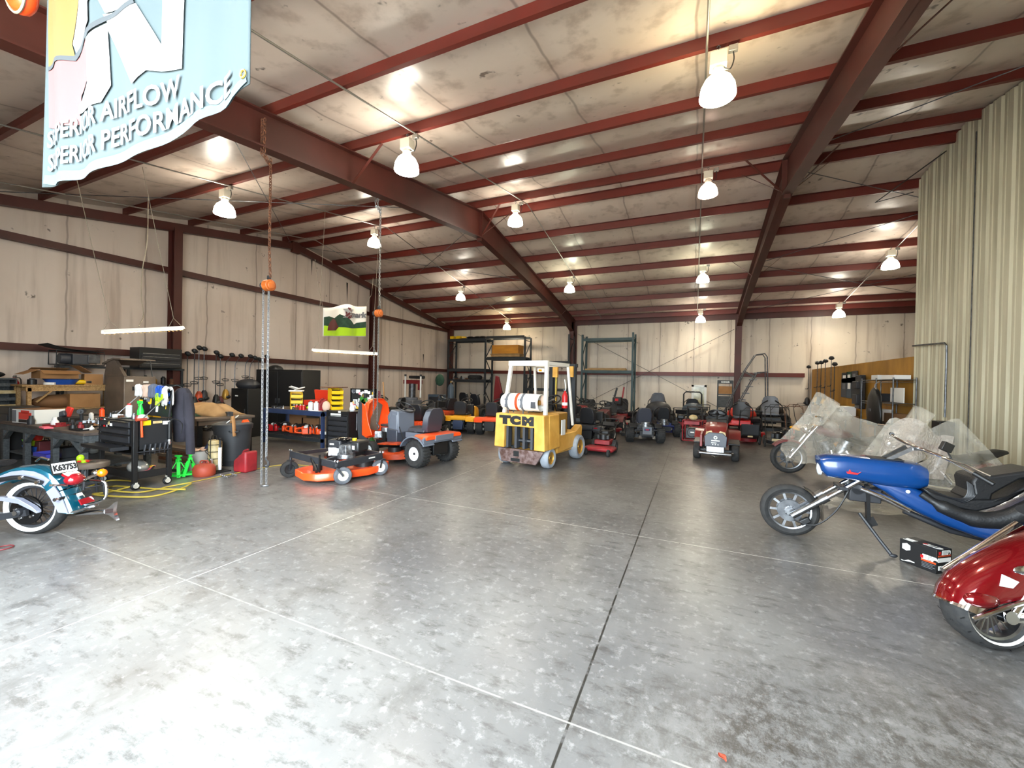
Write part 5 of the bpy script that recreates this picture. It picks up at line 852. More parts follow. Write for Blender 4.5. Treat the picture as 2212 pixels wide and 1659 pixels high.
        for x in (-1, 1): P(B().prism([(.42*s, .30*s), (.52*s, .30*s), (.50*s, .5*s), (.42*s, .5*s)], x*.2*s-.01, x*.2*s+.01, 'yz'), 'engine_bracket', 'black', t)
    if deck:
        b = B(); n = 26; ring = lambda z, k: [V((.53*k*s*(1 if abs(math.cos(a)) < .2 else 1)*math.cos(a)*(.9+.12*abs(math.cos(a))), (.06+.34*k*math.sin(a))*s, z*s)) for a in [2*PI*i/n for i in range(n)]]
        b.loft([ring(.08, 1), ring(.17, 1), ring(.19, .94), ring(.20, .5)]); P(b, 'mower_deck', deck, t); P(B().cyl((-.3*s, .06*s, .19*s), (-.3*s, .06*s, .27*s), .12*s, n=16).cyl((.3*s, .06*s, .19*s), (.3*s, .06*s, .27*s), .12*s, n=16), 'belt_cover', 'black', t)
        for x in (-1, 1): P(B().cyl((x*.55*s-.03, .22*s, .07), (x*.55*s+.03, .22*s, .07), .06*s, n=14), 'gauge_wheel', 'grey_dark', t)
    for x in (-1, 1): P(B().prism([(-.18*s, .34*s), (.34*s, .30*s), (.34*s, .33*s), (-.18*s, .37*s)], x*.2*s, x*.46*s, 'yz'), 'footrest', 'orange_dull' if hood_open else 'black', t, bev=.006)
    return t
def zturn(label, loc, rz, body, seatm='vinyl_black', seat2=None, rim='grey_dark', rops=False, name='zero_turn_mower', group=None, s=1., card=False, engine=True, cat='mower', hb=.5, deck=None, bag=None):
    t = T(name, label, cat, loc, rz, group)
    for x in (-1, 1):
        wheel(t, 'rear_wheel', (x*.46*s, -.5*s, .25*s), .25*s, .24*s, rim, 22, .5); wheel(t, 'caster_wheel', (x*.46*s, .82*s, .14*s), .14*s, .11*s, rim, 0, .5)
        b = B(); b.bar((x*.46*s, .82*s, .14*s), (x*.46*s, .78*s, .36*s), .03, .14*s); b.tube([(x*.46*s, .78*s, .38*s), (x*.3*s, .5*s, .38*s), (x*.28*s, -.5*s, .36*s)], .035*s, 8); P(b, 'frame_rail', body, t)
        b = B(); b.tube([(x*.3*s, -.05*s, .55*s), (x*.3*s, .02*s, .85*s), (x*.12*s, .12*s, 1.02*s)], .015*s, 8, sub=3); P(b, 'lap_bar', 'black', t); P(B().tube([(x*.2*s, .08*s, .96*s), (x*.1*s, .13*s, 1.03*s)], .022*s, 8), 'grip', 'black', t)
    b = B(); b.box((0, -.15*s, .42*s), (.52*s, .9*s, .16*s)); b.box((0, .4*s, .40*s), (.6*s, .42*s, .03)); P(b, 'chassis', body, t, bev=.015)
    for x in (-1, 1): P(B().prism([(-.68*s, .46*s), (-.25*s, .42*s), (-.2*s, .56*s), (-.6*s, .6*s)], x*.26*s, x*.5*s, 'yz'), 'fender', 'black', t, bev=.02)
    seat(t, (0, -.12*s, .56*s), seatm, .5*s, hb*s, 12, .45*s, seat2)
    b = B(); n = 24; ring = lambda z, k: [V((.62*k*s*math.cos(a)*(.92+.1*abs(math.cos(a))), (.28+.3*k*math.sin(a))*s, z*s)) for a in [2*PI*i/n for i in range(n)]]
    b.loft([ring(.08, 1), ring(.18, 1), ring(.2, .93)]); P(b, 'mower_deck', deck or body, t)
    if engine:
        b = B(); engine_v(b, (0, -.62*s, .42*s), s); b.cyl((0, -.62*s, .54*s), (0, -.62*s, .64*s), .13*s, n=18); P(b, 'engine', 'engine_alloy', t); P(B().tube([(-.3*s, -.8*s, .3*s), (-.3*s, -.86*s, .42*s), (.3*s, -.86*s, .42*s), (.3*s, -.8*s, .3*s)], .022*s, 8), 'rear_bumper', body if body != 'black' else 'steel', t); b = B(); b.box((0, -.78*s, .3*s), (.4*s, .08, .16*s)); P(b, 'engine_guard', 'black', t)
    if card:
        P(B().box((0, -.9*s, .40*s), (.26*s, .012, .22*s)), 'sign_card', 'grey', t); P(B().box((0, -.907*s, .43*s), (.17*s, .006, .07*s)), 'card_print', 'blue_dark', t); P(B().box((0, -.912*s, .43*s), (.1*s, .004, .025*s)), 'card_print', 'red', t); b = B()
        for x in (-1, 1): b.box((x*.2*s, -.86*s, .2*s), (.08, .08, .08)); 
        P(b, 'bumper_bracket', 'chrome', t)
    if rops: P(B().tube([(-.34*s, -.42*s, .4*s), (-.34*s, -.46*s, 1.25*s), (-.26*s, -.47*s, 1.34*s), (.26*s, -.47*s, 1.34*s), (.34*s, -.46*s, 1.25*s), (.34*s, -.42*s, .4*s)], .028*s, 8), 'roll_bar', 'black', t)
    if bag: P(B().ell((0, -.75*s, .62*s), (.42*s, .3*s, .28*s), 18, 10), 'grass_bagger', bag, t)
    return t
def push_mower(label, loc, rz, deckm, hm='black', s=1., bag=None, group='push mowers along the far side', engm='black', fold=False):
    t = T('push_mower', label, 'push mower', loc, rz, group); b = B(); n = 22
    ring = lambda z, k: [V((.27*k*s*math.cos(a)*(.9+.1*abs(math.sin(2*a))), .34*k*s*math.sin(a), z*s)) for a in [2*PI*i/n for i in range(n)]]
    b.loft([ring(.07, 1), ring(.16, 1), ring(.19, .9), ring(.2, .4)]); P(b, 'deck', deckm, t)
    for x in (-1, 1):
        for y, R in ((.3, .1), (-.3, .12)): wheel(t, 'wheel', (x*.29*s, y*s, R*s), R*s, .05, 'grey', 0, .55, n=18)
    b = B(); b.cyl((0, .04*s, .2*s), (0, .04*s, .34*s), .12*s, n=18); b.box((.1*s, .04*s, .27*s), (.1*s, .16*s, .12*s)); P(b, 'engine', engm, t, bev=.01); P(B().ell((0, .04*s, .34*s), (.12*s, .12*s, .05*s), 16, 4, 0, 1), 'recoil_cover', 'black_gloss', t)
    ty, tz = (-.95, .98) if not fold else (-.3, .75)
    b = B(); b.tube([(-.24*s, -.28*s, .16*s), (-.25*s, (-.28+ty)*.6*s, (.16+tz)*.52*s), (-.25*s, ty*s, tz*s), (.25*s, ty*s, tz*s), (.25*s, (-.28+ty)*.6*s, (.16+tz)*.52*s), (.24*s, -.28*s, .16*s)], .013*s, 8); b.tube([(-.25*s, ty*.86*s, tz*.9*s), (-.12*s, ty*.93*s, (tz+.07)*s), (.12*s, ty*.93*s, (tz+.07)*s), (.25*s, ty*.86*s, tz*.9*s)], .008*s, 6); P(b, 'handle', hm, t)
    if bag: P(B().prism([(-.34*s, .16*s), (-.85*s, .3*s), (-.9*s, .62*s), (-.42*s, .42*s)], -.22*s, .22*s, 'yz'), 'grass_bag', bag, t, bev=.03)
    return t
def walkbehind(label, loc, rz, body, s=1., group='walk-behind mowers'):
    t = T('walk_behind_mower', label, 'mower', loc, rz, group); b = B(); b.box((0, .35*s, .17*s), (.95*s, .6*s, .14*s)); P(b, 'deck', body, t, bev=.05); b = B(); b.box((0, -.12*s, .34*s), (.5*s, .6*s, .14*s)); P(b, 'chassis', body, t, bev=.01)
    for x in (-1, 1): wheel(t, 'drive_wheel', (x*.34*s, -.2*s, .2*s), .2*s, .14*s, 'grey_dark', 18, .5); wheel(t, 'caster_wheel', (x*.36*s, .78*s, .11*s), .11*s, .08*s, 'grey_dark', 0, .5, n=18)
    b = B(); b.cyl((0, -.05*s, .41*s), (0, -.05*s, .6*s), .16*s, n=18); b.box((0, -.05*s, .5*s), (.4*s, .2*s, .14*s)); P(b, 'engine', 'black', t, bev=.01); P(B().box((0, -.28*s, .62*s), (.28*s, .2*s, .18*s)), 'fuel_tank', 'black', t, bev=.04)
    b = B(); b.tube([(-.24*s, -.35*s, .36*s), (-.26*s, -.75*s, .9*s), (-.28*s, -1.0*s, 1.0*s), (-.22*s, -1.1*s, 1.02*s), (.22*s, -1.1*s, 1.02*s), (.28*s, -1.0*s, 1.0*s), (.26*s, -.75*s, .9*s), (.24*s, -.35*s, .36*s)], .018*s, 8); b.tube([(-.26*s, -.78*s, .92*s), (.26*s, -.78*s, .92*s)], .015*s, 8); P(b, 'handlebars', 'black', t); P(B().box((0, -.72*s, .86*s), (.4*s, .1*s, .14*s), (30, 0, 0)), 'control_panel', 'black', t); return t
# ---- red deck of a towed mower, near
t = T('tow_behind_mower', 'orange-decked tow-behind mower with black frame and white casters on the open floor', 'mower', (-5.42, 5.0, 0)); O = t.location
Lp = lambda x, y, z: V((x-O.x, y-O.y, z))
deckpts = [(-5.86, 4.72), (-5.82, 4.55), (-5.45, 4.40), (-5.22, 4.46), (-5.05, 4.66), (-4.98, 4.9), (-4.86, 5.15), (-4.86, 5.55), (-5.0, 5.8), (-5.4, 5.8), (-5.8, 5.5)]
cx_ = sum(p[0] for p in deckpts)/len(deckpts); cy_ = sum(p[1] for p in deckpts)/len(deckpts); b = B()
b.loft([[Lp(cx_+(x-cx_)*k, cy_+(y-cy_)*k, z) for x, y in deckpts] for z, k in ((.05, .98), (.06, 1), (.155, 1), (.165, .985), (.165, .9))]); P(b, 'deck', 'orange', t)
fr = [(-6.02, 4.62, .38), (-4.98, 4.60, .30), (-4.83, 5.42, .335), (-5.85, 5.55, .36)]
b = B()
for i in range(4):
    a, c = fr[i], fr[(i+1) % 4]; b.bar(Lp(*a), Lp(*c), .045, .105 if i != 3 else .06)
b.bar(Lp(-5.25, 4.62, .33), Lp(-5.25, 5.5, .36), .04, .08); P(b, 'frame', 'charcoal', t, bev=.004)
b = B(); 
for (x, y, z) in fr[:3]:
    for dx in (-.03, .03): b.cyl(Lp(x+dx, y, z+.05), Lp(x+dx, y, z+.075), .014, n=8)
P(b, 'frame_bolt', 'chrome', t)
for i, (x, y, rz, rm) in enumerate(((-6.02, 4.60, -25, 'black'), (-4.93, 4.68, -35, 'rim_white'), (-4.86, 5.42, -40, 'rim_white'), (-5.85, 5.62, 30, 'rim_white'))):
    wheel(t, 'caster_wheel', Lp(x, y, .135), .135, .085, rm, 0, .58, 'rubber' if rm == 'black' else 'rubber_grey', rz, n=28)
    c, s_ = math.cos(math.radians(rz)), math.sin(math.radians(rz)); top = fr[i]; b = B()
    for k in (-1, 1): b.bar(Lp(x+k*.055*c, y+k*.055*s_, .135), Lp(top[0]+k*.045*c, top[1]+k*.045*s_, .27), .014, .03)
    b.box(Lp(top[0], top[1], .275), (.11, .07, .015)); b.cyl(Lp(top[0], top[1], .27), Lp(top[0], top[1], .33), .022, n=10); P(b, 'caster_fork', 'charcoal', t)
b = B(); q = Lp(-5.2, 5.0, .33)
b.cyl(q, q+V((0, 0, .1)), .15, n=20); b.box(q+V((-.12, -.1, .12)), (.2, .16, .14), (0, 0, 30)); b.box(q+V((.08, -.06, .16)), (.16, .2, .16)); P(b, 'engine_block', 'engine_alloy', t, bev=.008)
P(B().box(q+V((-.12, 0, .24)), (.26, .34, .14), (0, 0, 8)), 'engine_shroud', 'charcoal', t, bev=.03); P(B().box(q+V((.15, .1, .2)), (.24, .28, .18), (0, 0, 8)), 'fuel_tank', 'black', t, bev=.03); P(B().cyl(q+V((.12, .06, .29)), q+V((.12, .06, .325)), .035, n=14), 'fuel_cap', 'yellow', t); P(B().ell(q+V((-.02, -.05, .31)), (.11, .11, .035), 16, 6), 'air_filter', 'black_gloss', t); P(B().box(q+V((.2, -.045, .19)), (.05, .006, .06)), 'sticker', 'paper', t); P(B().box(q+V((-.13, -.175, .24)), (.08, .006, .025), (0, 0, 8)), 'sticker', 'paper', t)
P(B().cyl(q+V((-.32, -.05, .02)), q+V((-.38, -.05, .02)), .06, n=16), 'pulley', 'steel', t); b = B(); b.bar(Lp(-5.52, 4.6, .36), Lp(-5.3, 4.52, .17), .03, .04); b.bar(Lp(-5.28, 4.55, .44), Lp(-5.28, 4.55, .17), .02, .02); P(b, 'lift_arm', 'black', t); b = B(); b.cyl(Lp(-5.45, 4.66, .165), Lp(-5.45, 4.66, .26), .07, n=14); b.cyl(Lp(-5.1, 5.3, .165), Lp(-5.1, 5.3, .25), .16, n=16); P(b, 'spindle_housing', 'black', t)
P(B().box(Lp(-4.835, 5.2, .335), (.006, .14, .02)), 'maker_strip', 'plate_white', t)
# ---- orange lawn tractor with raised hood
A1, A2 = Z(905, 1006), Z(952, 996); ax = (A2-A1); ang = math.degrees(math.atan2(ax.y, ax.x))
hd = 81; hv = V((-math.sin(math.radians(hd)), math.cos(math.radians(hd)), 0)); base = (A1+A2)/2+hv*.58
t = rider('orange and grey lawn tractor standing with its hood tipped open beside the tow-behind mower', base, hd, 'orange', 'plastic_grey', 'plastic_grey', 'seat_grey', True, 'jug_white', 'orange_dull', big=1.1)
P(B().loft([[V((x, y, z)) for x, z in ((-.47, .53), (-.49, .575), (-.44, .61), (.44, .61), (.49, .575), (.47, .53))] for y in (-.95, -.62)]), 'rear_panel', 'orange', t, bev=.01)
b = B(); b.prism([(.09, .55), (.40, .55), (.44, .88), (.33, 1.02), (.11, .99)], -.225, .225, 'yz'); P(b, 'dash_cover', 'plastic_grey', t, bev=.03); P(B().prism([(.11, .33), (.40, .33), (.42, .64), (.11, .62)], -.25, .25, 'yz'), 'side_shroud', 'slate_plastic', t, bev=.02)
hb_ = B()   # hood tipped forward, its inside facing back
hw = [(-.29, .05), (-.3, .45), (-.24, .76), (-.12, .86), (.12, .86), (.24, .76), (.3, .45), (.29, .05)]
hb_.loft([[V((x, .98+.12*y_+oy, .34+z)) for x, z in hw] for y_, oy in ((0, 0), (1, .0))], cap=False); 
hb_.prism([(x, .34+z) for x, z in hw], 1.09, 1.11, 'xz'); P(hb_, 'hood', 'orange', t, bev=.004, solid=.012)
for x in (-1, 1): P(B().prism([(.80, .46), (1.12, .36), (1.2, .86), (1.16, 1.12), (1.02, 1.05), (.94, .74)], x*.285, x*.305, 'yz'), 'hood_side', 'orange', t, bev=.01); P(B().prism([(.84, .34), (1.2, .26), (1.28, .74), (1.2, 1.18), (1.13, 1.1), (1.12, .44)], x*.31, x*.325, 'yz'), 'hood_trim', 'grey_dark', t)
P(B().prism([(-.15, .56), (.02, .5), (.17, 1.06), (.07, 1.12), (-.12, .8)], 1.06, 1.085, 'xz'), 'hood_duct', 'cabinet_brown', t); P(B().box((0, .56, .67), (.34, .3, .05)), 'engine_cover', 'dull_steel', t, bev=.02); P(B().cyl((-.12, -.3, .6), (-.12, -.3, .66), .03, n=12), 'cup', 'jug_white', t); P(B().tube([(-.26, -.1, .45), (-.3, -.02, .7)], .01, 6), 'shift_lever', 'black', t)
# ---- riding mowers toward the back on the end-wall side
def axle(p, q, **k): A, C = Z(*p), Z(*q); d = C-A; rz = math.degrees(math.atan2(d.y, d.x)); m = (A+C)/2; return m, rz
m, rz = axle((970, 934), (1018, 936)); h = lambda rz, d: V((-math.sin(math.radians(rz)), math.cos(math.radians(rz)), 0))*d
rider('yellow lawn tractor seen from behind, black seat, beside the forklift aisle', m+h(rz, .58), rz, 'yellow_trac', 'yellow_trac', 'black', 'vinyl_black', group='riding mowers parked in the rear', plate='blue_dark', deck='black')
m, rz = axle((1040, 938), (1080, 940)); rider('orange lawn tractor half hidden behind the yellow forklift', m+h(rz, .58)+V((.05, 0, 0)), 10, 'orange', 'orange', 'black', 'vinyl_black', group='riding mowers parked in the rear', plate='black')
rider('grey-hooded orange tractor standing behind the yellow one', (-8.4, 12.7, 0), 60, 'grey_dark', 'orange_dull', 'black', 'vinyl_black', deck='orange', group='riding mowers parked in the rear')
rider('black-seated tractor with an orange rear strip behind the open-hooded one', AY(918, 900, 9.3).xy.to_3d(), 12, 'charcoal', 'orange', 'black', 'vinyl_black', group='riding mowers parked in the rear', plate='black')
rider('orange tractor facing the end wall near the tyre changer', (-9.9, 11.3, 0), 100, 'orange', 'black', 'black', 'vinyl_black', group='riding mowers parked in the rear')
rider('dark tractor with orange fender strip behind the orange tractor by the forklift', (-6.3, 13.7, 0), 15, 'charcoal', 'orange_dull', 'black', 'vinyl_black', group='riding mowers parked in the rear', plate='black')
rider('black tractor with red-streaked hood just beyond the forklift mast', (-4.8, 13.1, 0), -165, 'dark_red', 'black', 'black', 'vinyl_black', group='riding mowers parked in the rear')
for i, (x, y, rz, bd, lb) in enumerate(((-9.9, 16.9, 4, 'black', 'black zero turn mower by the gas cylinder'), (-8.5, 15.6, -6, 'charcoal', 'charcoal zero turn mower in front of the rack of bare shelves'), (-7.15, 15.7, 5, 'black', 'black zero turn mower in front of the wooden crate rack'), (-5.8, 15.9, 176, 'charcoal', 'charcoal zero turn mower under the wooden crate'), (-8.3, 18., 3, 'black', 'black zero turn mower close to the low rack shelf'), (-4.9, 17.6, -4, 'black', 'black zero turn mower behind the forklift mast'))): zturn(lb, (x, y, 0), rz, bd, group='dark zero turn mowers by the pallet rack', engine=(i % 2 == 0))
t = rider('black lawn tractor with red rear reflectors beside the forklift', Z(1271, 962)+V((0, .58, 0)), -4, 'black', 'charcoal', 'black', 'vinyl_black', group='riding mowers parked in the rear', reflect=True)
walkbehind('red walk-behind mower squeezed between the forklift and the black tractor', (-1.95, 9.72, 0), 177, 'red_dull', .72)
rider('black tractor with its seat tipped up behind the forklift', (-3.65, 13.2, 0), 5, 'black', 'black', 'black', 'vinyl_black', group='riding mowers parked in the rear')
rider('red tractor with a round steering wheel behind the black tractor', (-3.75, 15.2, 0), 175, 'dark_red', 'dark_red', 'black', 'vinyl_black', group='riding mowers parked in the rear'); rider('rusty red tractor between the black tractor and the red lap-bar mower', (-2.65, 13.6, 0), 176, 'maroon', 'maroon', 'black', 'vinyl_black', group='riding mowers parked in the rear', deck='dark_red')
t = zturn('red lap-bar mower with tall levers in front of the empty rack', (-2.55, 15.5, 0), 172, 'red_dull', group='zero turn mowers by the back wall', deck='red'); P(B().box((0, .2, .98), (.34, .2, .3)), 'control_tower', 'black', t, bev=.04); P(B().box((0, .305, 1.03), (.12, .01, .09)), 'emblem', 'red', t); P(B().bar((-.16, .15, 1.1), (-.2, .1, 1.5), .05, .03), 'lever', 'red_dull', t); P(B().bar((.14, .15, 1.1), (.06, .1, 1.46), .06, .04), 'lever', 'black', t)
m, rz = axle((1357, 954), (1430, 957)); zturn('black zero turn mower seen from behind with chrome engine and a sign card', m+h(rz, .5), rz, 'charcoal', 'seat_grey', group='zero turn mowers by the back wall', card=True, s=.9)
zturn('zero turn mower with tall two-tone grey seat behind the chrome-engined one', (-1.35, 17.2, 0), 8, 'black', 'grey', 'grey', group='zero turn mowers by the back wall', rops=False, hb=.62, s=1.1, bag='charcoal'); zturn('dark blue zero turn mower beside the chrome-engined one', (-.95, 14.1, 0), 12, 'mower_blue', group='zero turn mowers by the back wall', s=.85); zturn('black zero turn with hood bag behind the tall grey seat', (-.1, 18.8, 0), 5, 'black', 'charcoal', group='zero turn mowers by the back wall', rops=True, bag='tank_grey')
for i, (x, y, rz, lb) in enumerate(((.1, 14.2, 188, 'red walk-behind mower in front of the dark blue mower'), (-.42, 15.4, 182, 'red walk-behind mower under the white-framed mirror'), (.3, 16.7, 178, 'red walk-behind mower behind the red tractor'), (1.3, 17.4, 180, 'red walk-behind mower beside the black display frame'))): walkbehind(lb, (x, y, 0), rz+180*(i % 2), 'red_dull', .85)
# red pressure washer / tube frame unit
q = Z(1500, 956); t = T('pressure_washer', 'red tube-framed pressure washer beside the red tractor facing the door', 'pressure washer', (q.x-.05, q.y+.1, 0), -8); b = B()
for y in (-.2, .25): b.tube([(-.24, y, .06), (-.24, y, .62), (.24, y, .62), (.24, y, .06), (-.24, y, .06)], .018, 8)
for x in (-.24, .24): b.tube([(x, -.2, .62), (x, .25, .62)], .018, 8); b.tube([(x, -.2, .08), (x, .25, .08)], .018, 8)
P(b, 'tube_frame', 'red_dull', t); b = B(); b.box((0, .02, .26), (.34, .3, .3)); b.cyl((0, -.16, .28), (0, .1, .28), .13, n=18); P(b, 'engine', 'black', t, bev=.015); P(B().box((0, -.215, .56), (.4, .02, .09)), 'red_panel', 'red_dull', t); P(B().tube([(-.2, .25, .6), (-.2, .3, 1.0), (.2, .3, 1.0), (.2, .25, .6)], .015, 8), 'handle', 'black', t); P(B().ell((0, .05, .7), (.12, .1, .08), 14, 8), 'fuel_tank', 'cream', t); P(B().box((.02, -.222, .3), (.1, .006, .03)), 'sticker', 'paper', t)
for x in (-1, 1): wheel(t, 'wheel', (x*.3, .1, .13), .13, .08, 'grey', 0, .5, n=20)
m, rz = axle((1510, 990), (1592, 996)); t = rider('red lawn tractor facing the door with a steel front bumper', m+V((0, .62, 0)), 176, 'tractor_red', 'tractor_red', 'black', 'vinyl_black', group='riding mowers parked in the rear', letters=True, front='slate_plastic', big=1.02); P(B().prism([(.5, .3), (.9, .3), (.9, .56), (.5, .6)], .26, .31, 'yz'), 'side_panel', 'tractor_red', t, bev=.01)
# far side cluster
zturn('orange-red zero turn mower with roll bar behind the red tractor', (1.4, 15.1, 0), 174, 'red', 'vinyl_black', group='zero turn mowers by the back wall', rops=False, s=1.05, bag='door_red'); zturn('zero turn mower with two-tone grey and black seat below the rolling ladder', (2.5, 17., 0), 175, 'black', 'grey', 'grey', group='zero turn mowers by the back wall', hb=.6, s=1.1, rops=False, bag='black')
t = push_mower('push mower with a large black grass bag beside the red tractor', Z(1617, 962)+V((.0, .55, 0)), 0, 'red_dull', 'black', 1., 'charcoal'); P(B().box((0, -.86, .28), (.12, .012, .04)), 'sticker', 'cream', t)
P_ = push_mower('black push mower with a cream label beside the plastic-covered motorcycle', Z(1685, 968)+V((0, .4, 0)), 175, 'charcoal', 'black', 1.05); P(B().box((0, .36, .2), (.3, .01, .07)), 'sticker', 'cream', P_)
push_mower('red push mower between the grass bag and the black push mower', (2.5, 14.3, 0), 182, 'red_dull', 'black', 1.); push_mower('red push mower with orange engine behind the grass bag', (2.95, 15.3, 0), 175, 'red_dull', 'rust', 1., None, engm='orange_dull'); push_mower('dark push mower standing under the plywood trimmers', (3.75, 14.9, 0), 172, 'charcoal', 'black', 1.); push_mower('yellow-decked push mower in front of the plywood wall', (3.3, 13.3, 0), 160, 'yellow_trac', 'black', 1.); push_mower('black push mower behind the yellow-decked one', (3.6, 16.7, 0), 185, 'black', 'black', 1.)
t = T('snow_thrower', 'yellow-topped tiller with two upright black grips by the plywood wall', 'tiller', (2.7, 12.6, 0), 30); P(B().box((0, .1, .62), (.7, .3, .06), (8, -8, 0)), 'hood', 'yellow_trac', t, bev=.02); P(B().box((0, 0, .42), (.5, .4, .28)), 'engine', 'black', t, bev=.03); b = B(); b.tube([(-.2, -.1, .5), (-.25, -.4, 1.0)], .035, 8); b.tube([(.1, -.1, .5), (.02, -.45, .98)], .035, 8); P(b, 'handle', 'black', t)
for x in (-1, 1): wheel(t, 'wheel', (x*.3, 0, .17), .17, .1, 'grey_dark', 12, .5)
# ---- forklift
A1, A2 = Z(1082, 1000), Z(1187, 1016); t = T('forklift', 'yellow forklift with a white propane tank parked in the middle of the shop', 'forklift', (-2.98, 7.42, 0), -8)
for x in (-1, 1): wheel(t, 'rear_wheel', (x*.47, 0, .2), .2, .17, 'gold', 0, .6, 'grey_tire'); wheel(t, 'front_wheel', (x*.50, 1.3, .26), .26, .2, 'gold', 0, .6, 'grey_tire')
b = B(); # counterweight with a recess
b.prism([(-.56, .36), (.56, .36), (.53, 1.02), (-.53, 1.02)], -.1, .34, 'xz'); b.prism([(-.56, .36), (-.33, .36), (-.33, .78), (.33, .78), (.33, .36), (.56, .36), (.53, 1.02), (-.53, 1.02)], -.32, -.1, 'xz'); P(b, 'counterweight', 'fork_yellow', t, bev=.02)
b = B()
for x in (-.29, -.1, .08, .25): b.box((x, -.2, .57), (.05, .12, .42))
P(b, 'grille_bars', 'grey_dark', t); P(B().box((0, -.095, .57), (.64, .01, .42)), 'radiator_void', 'flat_dark', t); P(B().cyl((-.1, -.14, .5), (.34, -.14, .5), .04, n=12), 'steel_pipe', 'steel', t)
b = B(); b.prism([(-.5, .34), (.5, .34), (.35, .08), (-.42, .08)], -.26, -.2, 'xz'); P(b, 'rear_plate', 'dirty_steel', t, bev=.01); P(B().box((-.08, -.262, .255), (.12, .01, .1)), 'tow_hole', 'flat_dark', t); P(B().box((-.1, -.262, .135), (.2, .01, .06)), 'tow_slot', 'flat_dark', t)
b = B(); b.box((0, .8, .42), (.98, .95, .40)); b.prism([(.3, .6), (1.2, .6), (1.5, .72), (1.55, .66), (1.5, .3), (.3, .24)], .36, .52, 'yz'); b.prism([(.3, .6), (1.2, .6), (1.5, .72), (1.55, .66), (1.5, .3), (.3, .24)], -.52, -.36, 'yz'); P(b, 'body', 'fork_yellow', t, bev=.015)
b = B(); b.box((.30, .55, .82), (.4, .5, .42)); b.box((-.30, .55, .82), (.36, .5, .40)); P(b, 'engine_cover', 'gold', t, bev=.02); seat(t, (0, .62, .98), 'vinyl_black', .46, .38); swheel(t, (0, 1.12, 1.25), .17, 55)
b = B()
for x in (-1, 1): b.bar((x*.46, -.12, 1.0), (x*.40, .02, 1.99), .065, .07); b.bar((x*.44, 1.2, .72), (x*.40, .98, 1.99), .05, .05)
b.bar((-.44, 0, 2.0), (.44, 0, 2.0), .07, .1); b.bar((-.4, 1.0, 2.0), (.4, 1.0, 2.0), .07, .07)
for x in (-1, 1): b.bar((x*.40, 0, 2.0), (x*.40, 1.0, 2.0), .06, .07)
for y in (.2, .36, .52, .68, .84): b.bar((-.4, y, 2.02), (.4, y, 2.02), .03, .03)
P(b, 'overhead_guard', 'white', t, bev=.006)
b = B()
for x in (-.28, .28): b.box((x, 1.6, 1.05), (.09, .1, 2.0)); b.box((x*.78, 1.66, 1.0), (.05, .06, 1.9))
b.box((0, 1.62, 2.02), (.68, .1, .08)); b.box((0, 1.62, .3), (.66, .08, .1)); b.box((0, 1.62, 1.1), (.6, .06, .06)); P(b, 'mast', 'rack_dark', t, bev=.004); b = B(); b.box((-.14, 1.5, 1.88), (.12, .06, .26)); b.box((.25, 1.5, 1.88), (.1, .06, .24)); P(b, 'mast_cap', 'fork_yellow', t)
for x in (-.14, .2): P(B().cyl((x, 1.54, .4), (x, 1.54, 1.8), .03, n=10), 'lift_cylinder', 'brass' if x < 0 else 'grey_dark', t)
for x in (-.22, .22): P(B().box((x, 2.05, .09), (.11, .9, .035)).box((x, 1.68, .35), (.11, .04, .55)), 'fork', 'grey_dark', t)
b = B(); b.lathe([(.02, -.42), (.13, -.41), (.165, -.36), (.17, -.2), (.17, .24), (.16, .30), (.15, .31)], 26, c=(-.08, -.1, 1.24), axis='x'); P(b, 'propane_tank', 'white', t); b = B(); b.lathe([(.165, .30), (.165, .44), (.155, .44), (.155, .30)], 26, c=(-.08, -.1, 1.24), axis='x', cap=False); P(b, 'tank_collar', 'white', t); P(B().lathe([(.1722, -.06), (.1722, .0)], 26, c=(-.08, -.1, 1.24), axis='x', cap=False), 'orange_band', 'orange_dull', t)
P(B().box((.27, -.262, 1.20), (.1, .012, .12)), 'collar_window', 'grey_dark', t); P(B().cyl((.2, -.1, 1.24), (.33, -.1, 1.24), .05, n=12), 'valve', 'brass', t)
for x in (-.24, .1): P(B().lathe([(.178, x-.08-.025), (.178, x-.08+.025)], 24, c=(0, -.1, 1.24), axis='x', cap=False).box((x-.08, -.28, 1.17), (.05, .03, .06)), 'tank_strap', 'grey', t)
b = B()
for x in (-.24, .1): b.tube([(x-.08, -.2, 1.10), (x-.08, -.2, 1.0)], .012, 6); b.tube([(x-.08, 0, 1.10), (x-.08, 0, 1.0)], .012, 6)
P(b, 'tank_cradle', 'grey_dark', t)
b = B()
for k, (x, a) in enumerate(((-.36, .03), (-.33, .05), (-.30, .02), (-.04, .04), (-.01, .05), (.02, .03))): b.box((x, -.263-.004*(a > .03), 1.29), (.018, .004, a), (-18, 0, 0))
P(b, 'tank_stencil_marks', 'grey', t)
for ch, x, wd in (('T', -.31, 1.75), ('C', -.075, 1.5), ('M', .2, 1.55)): put_text(t, ch, .135, (x, -.325, .90), (90, 0, 0), 'ink', name='maker_lettering', depth=.006, bold=.02, wide=wd)
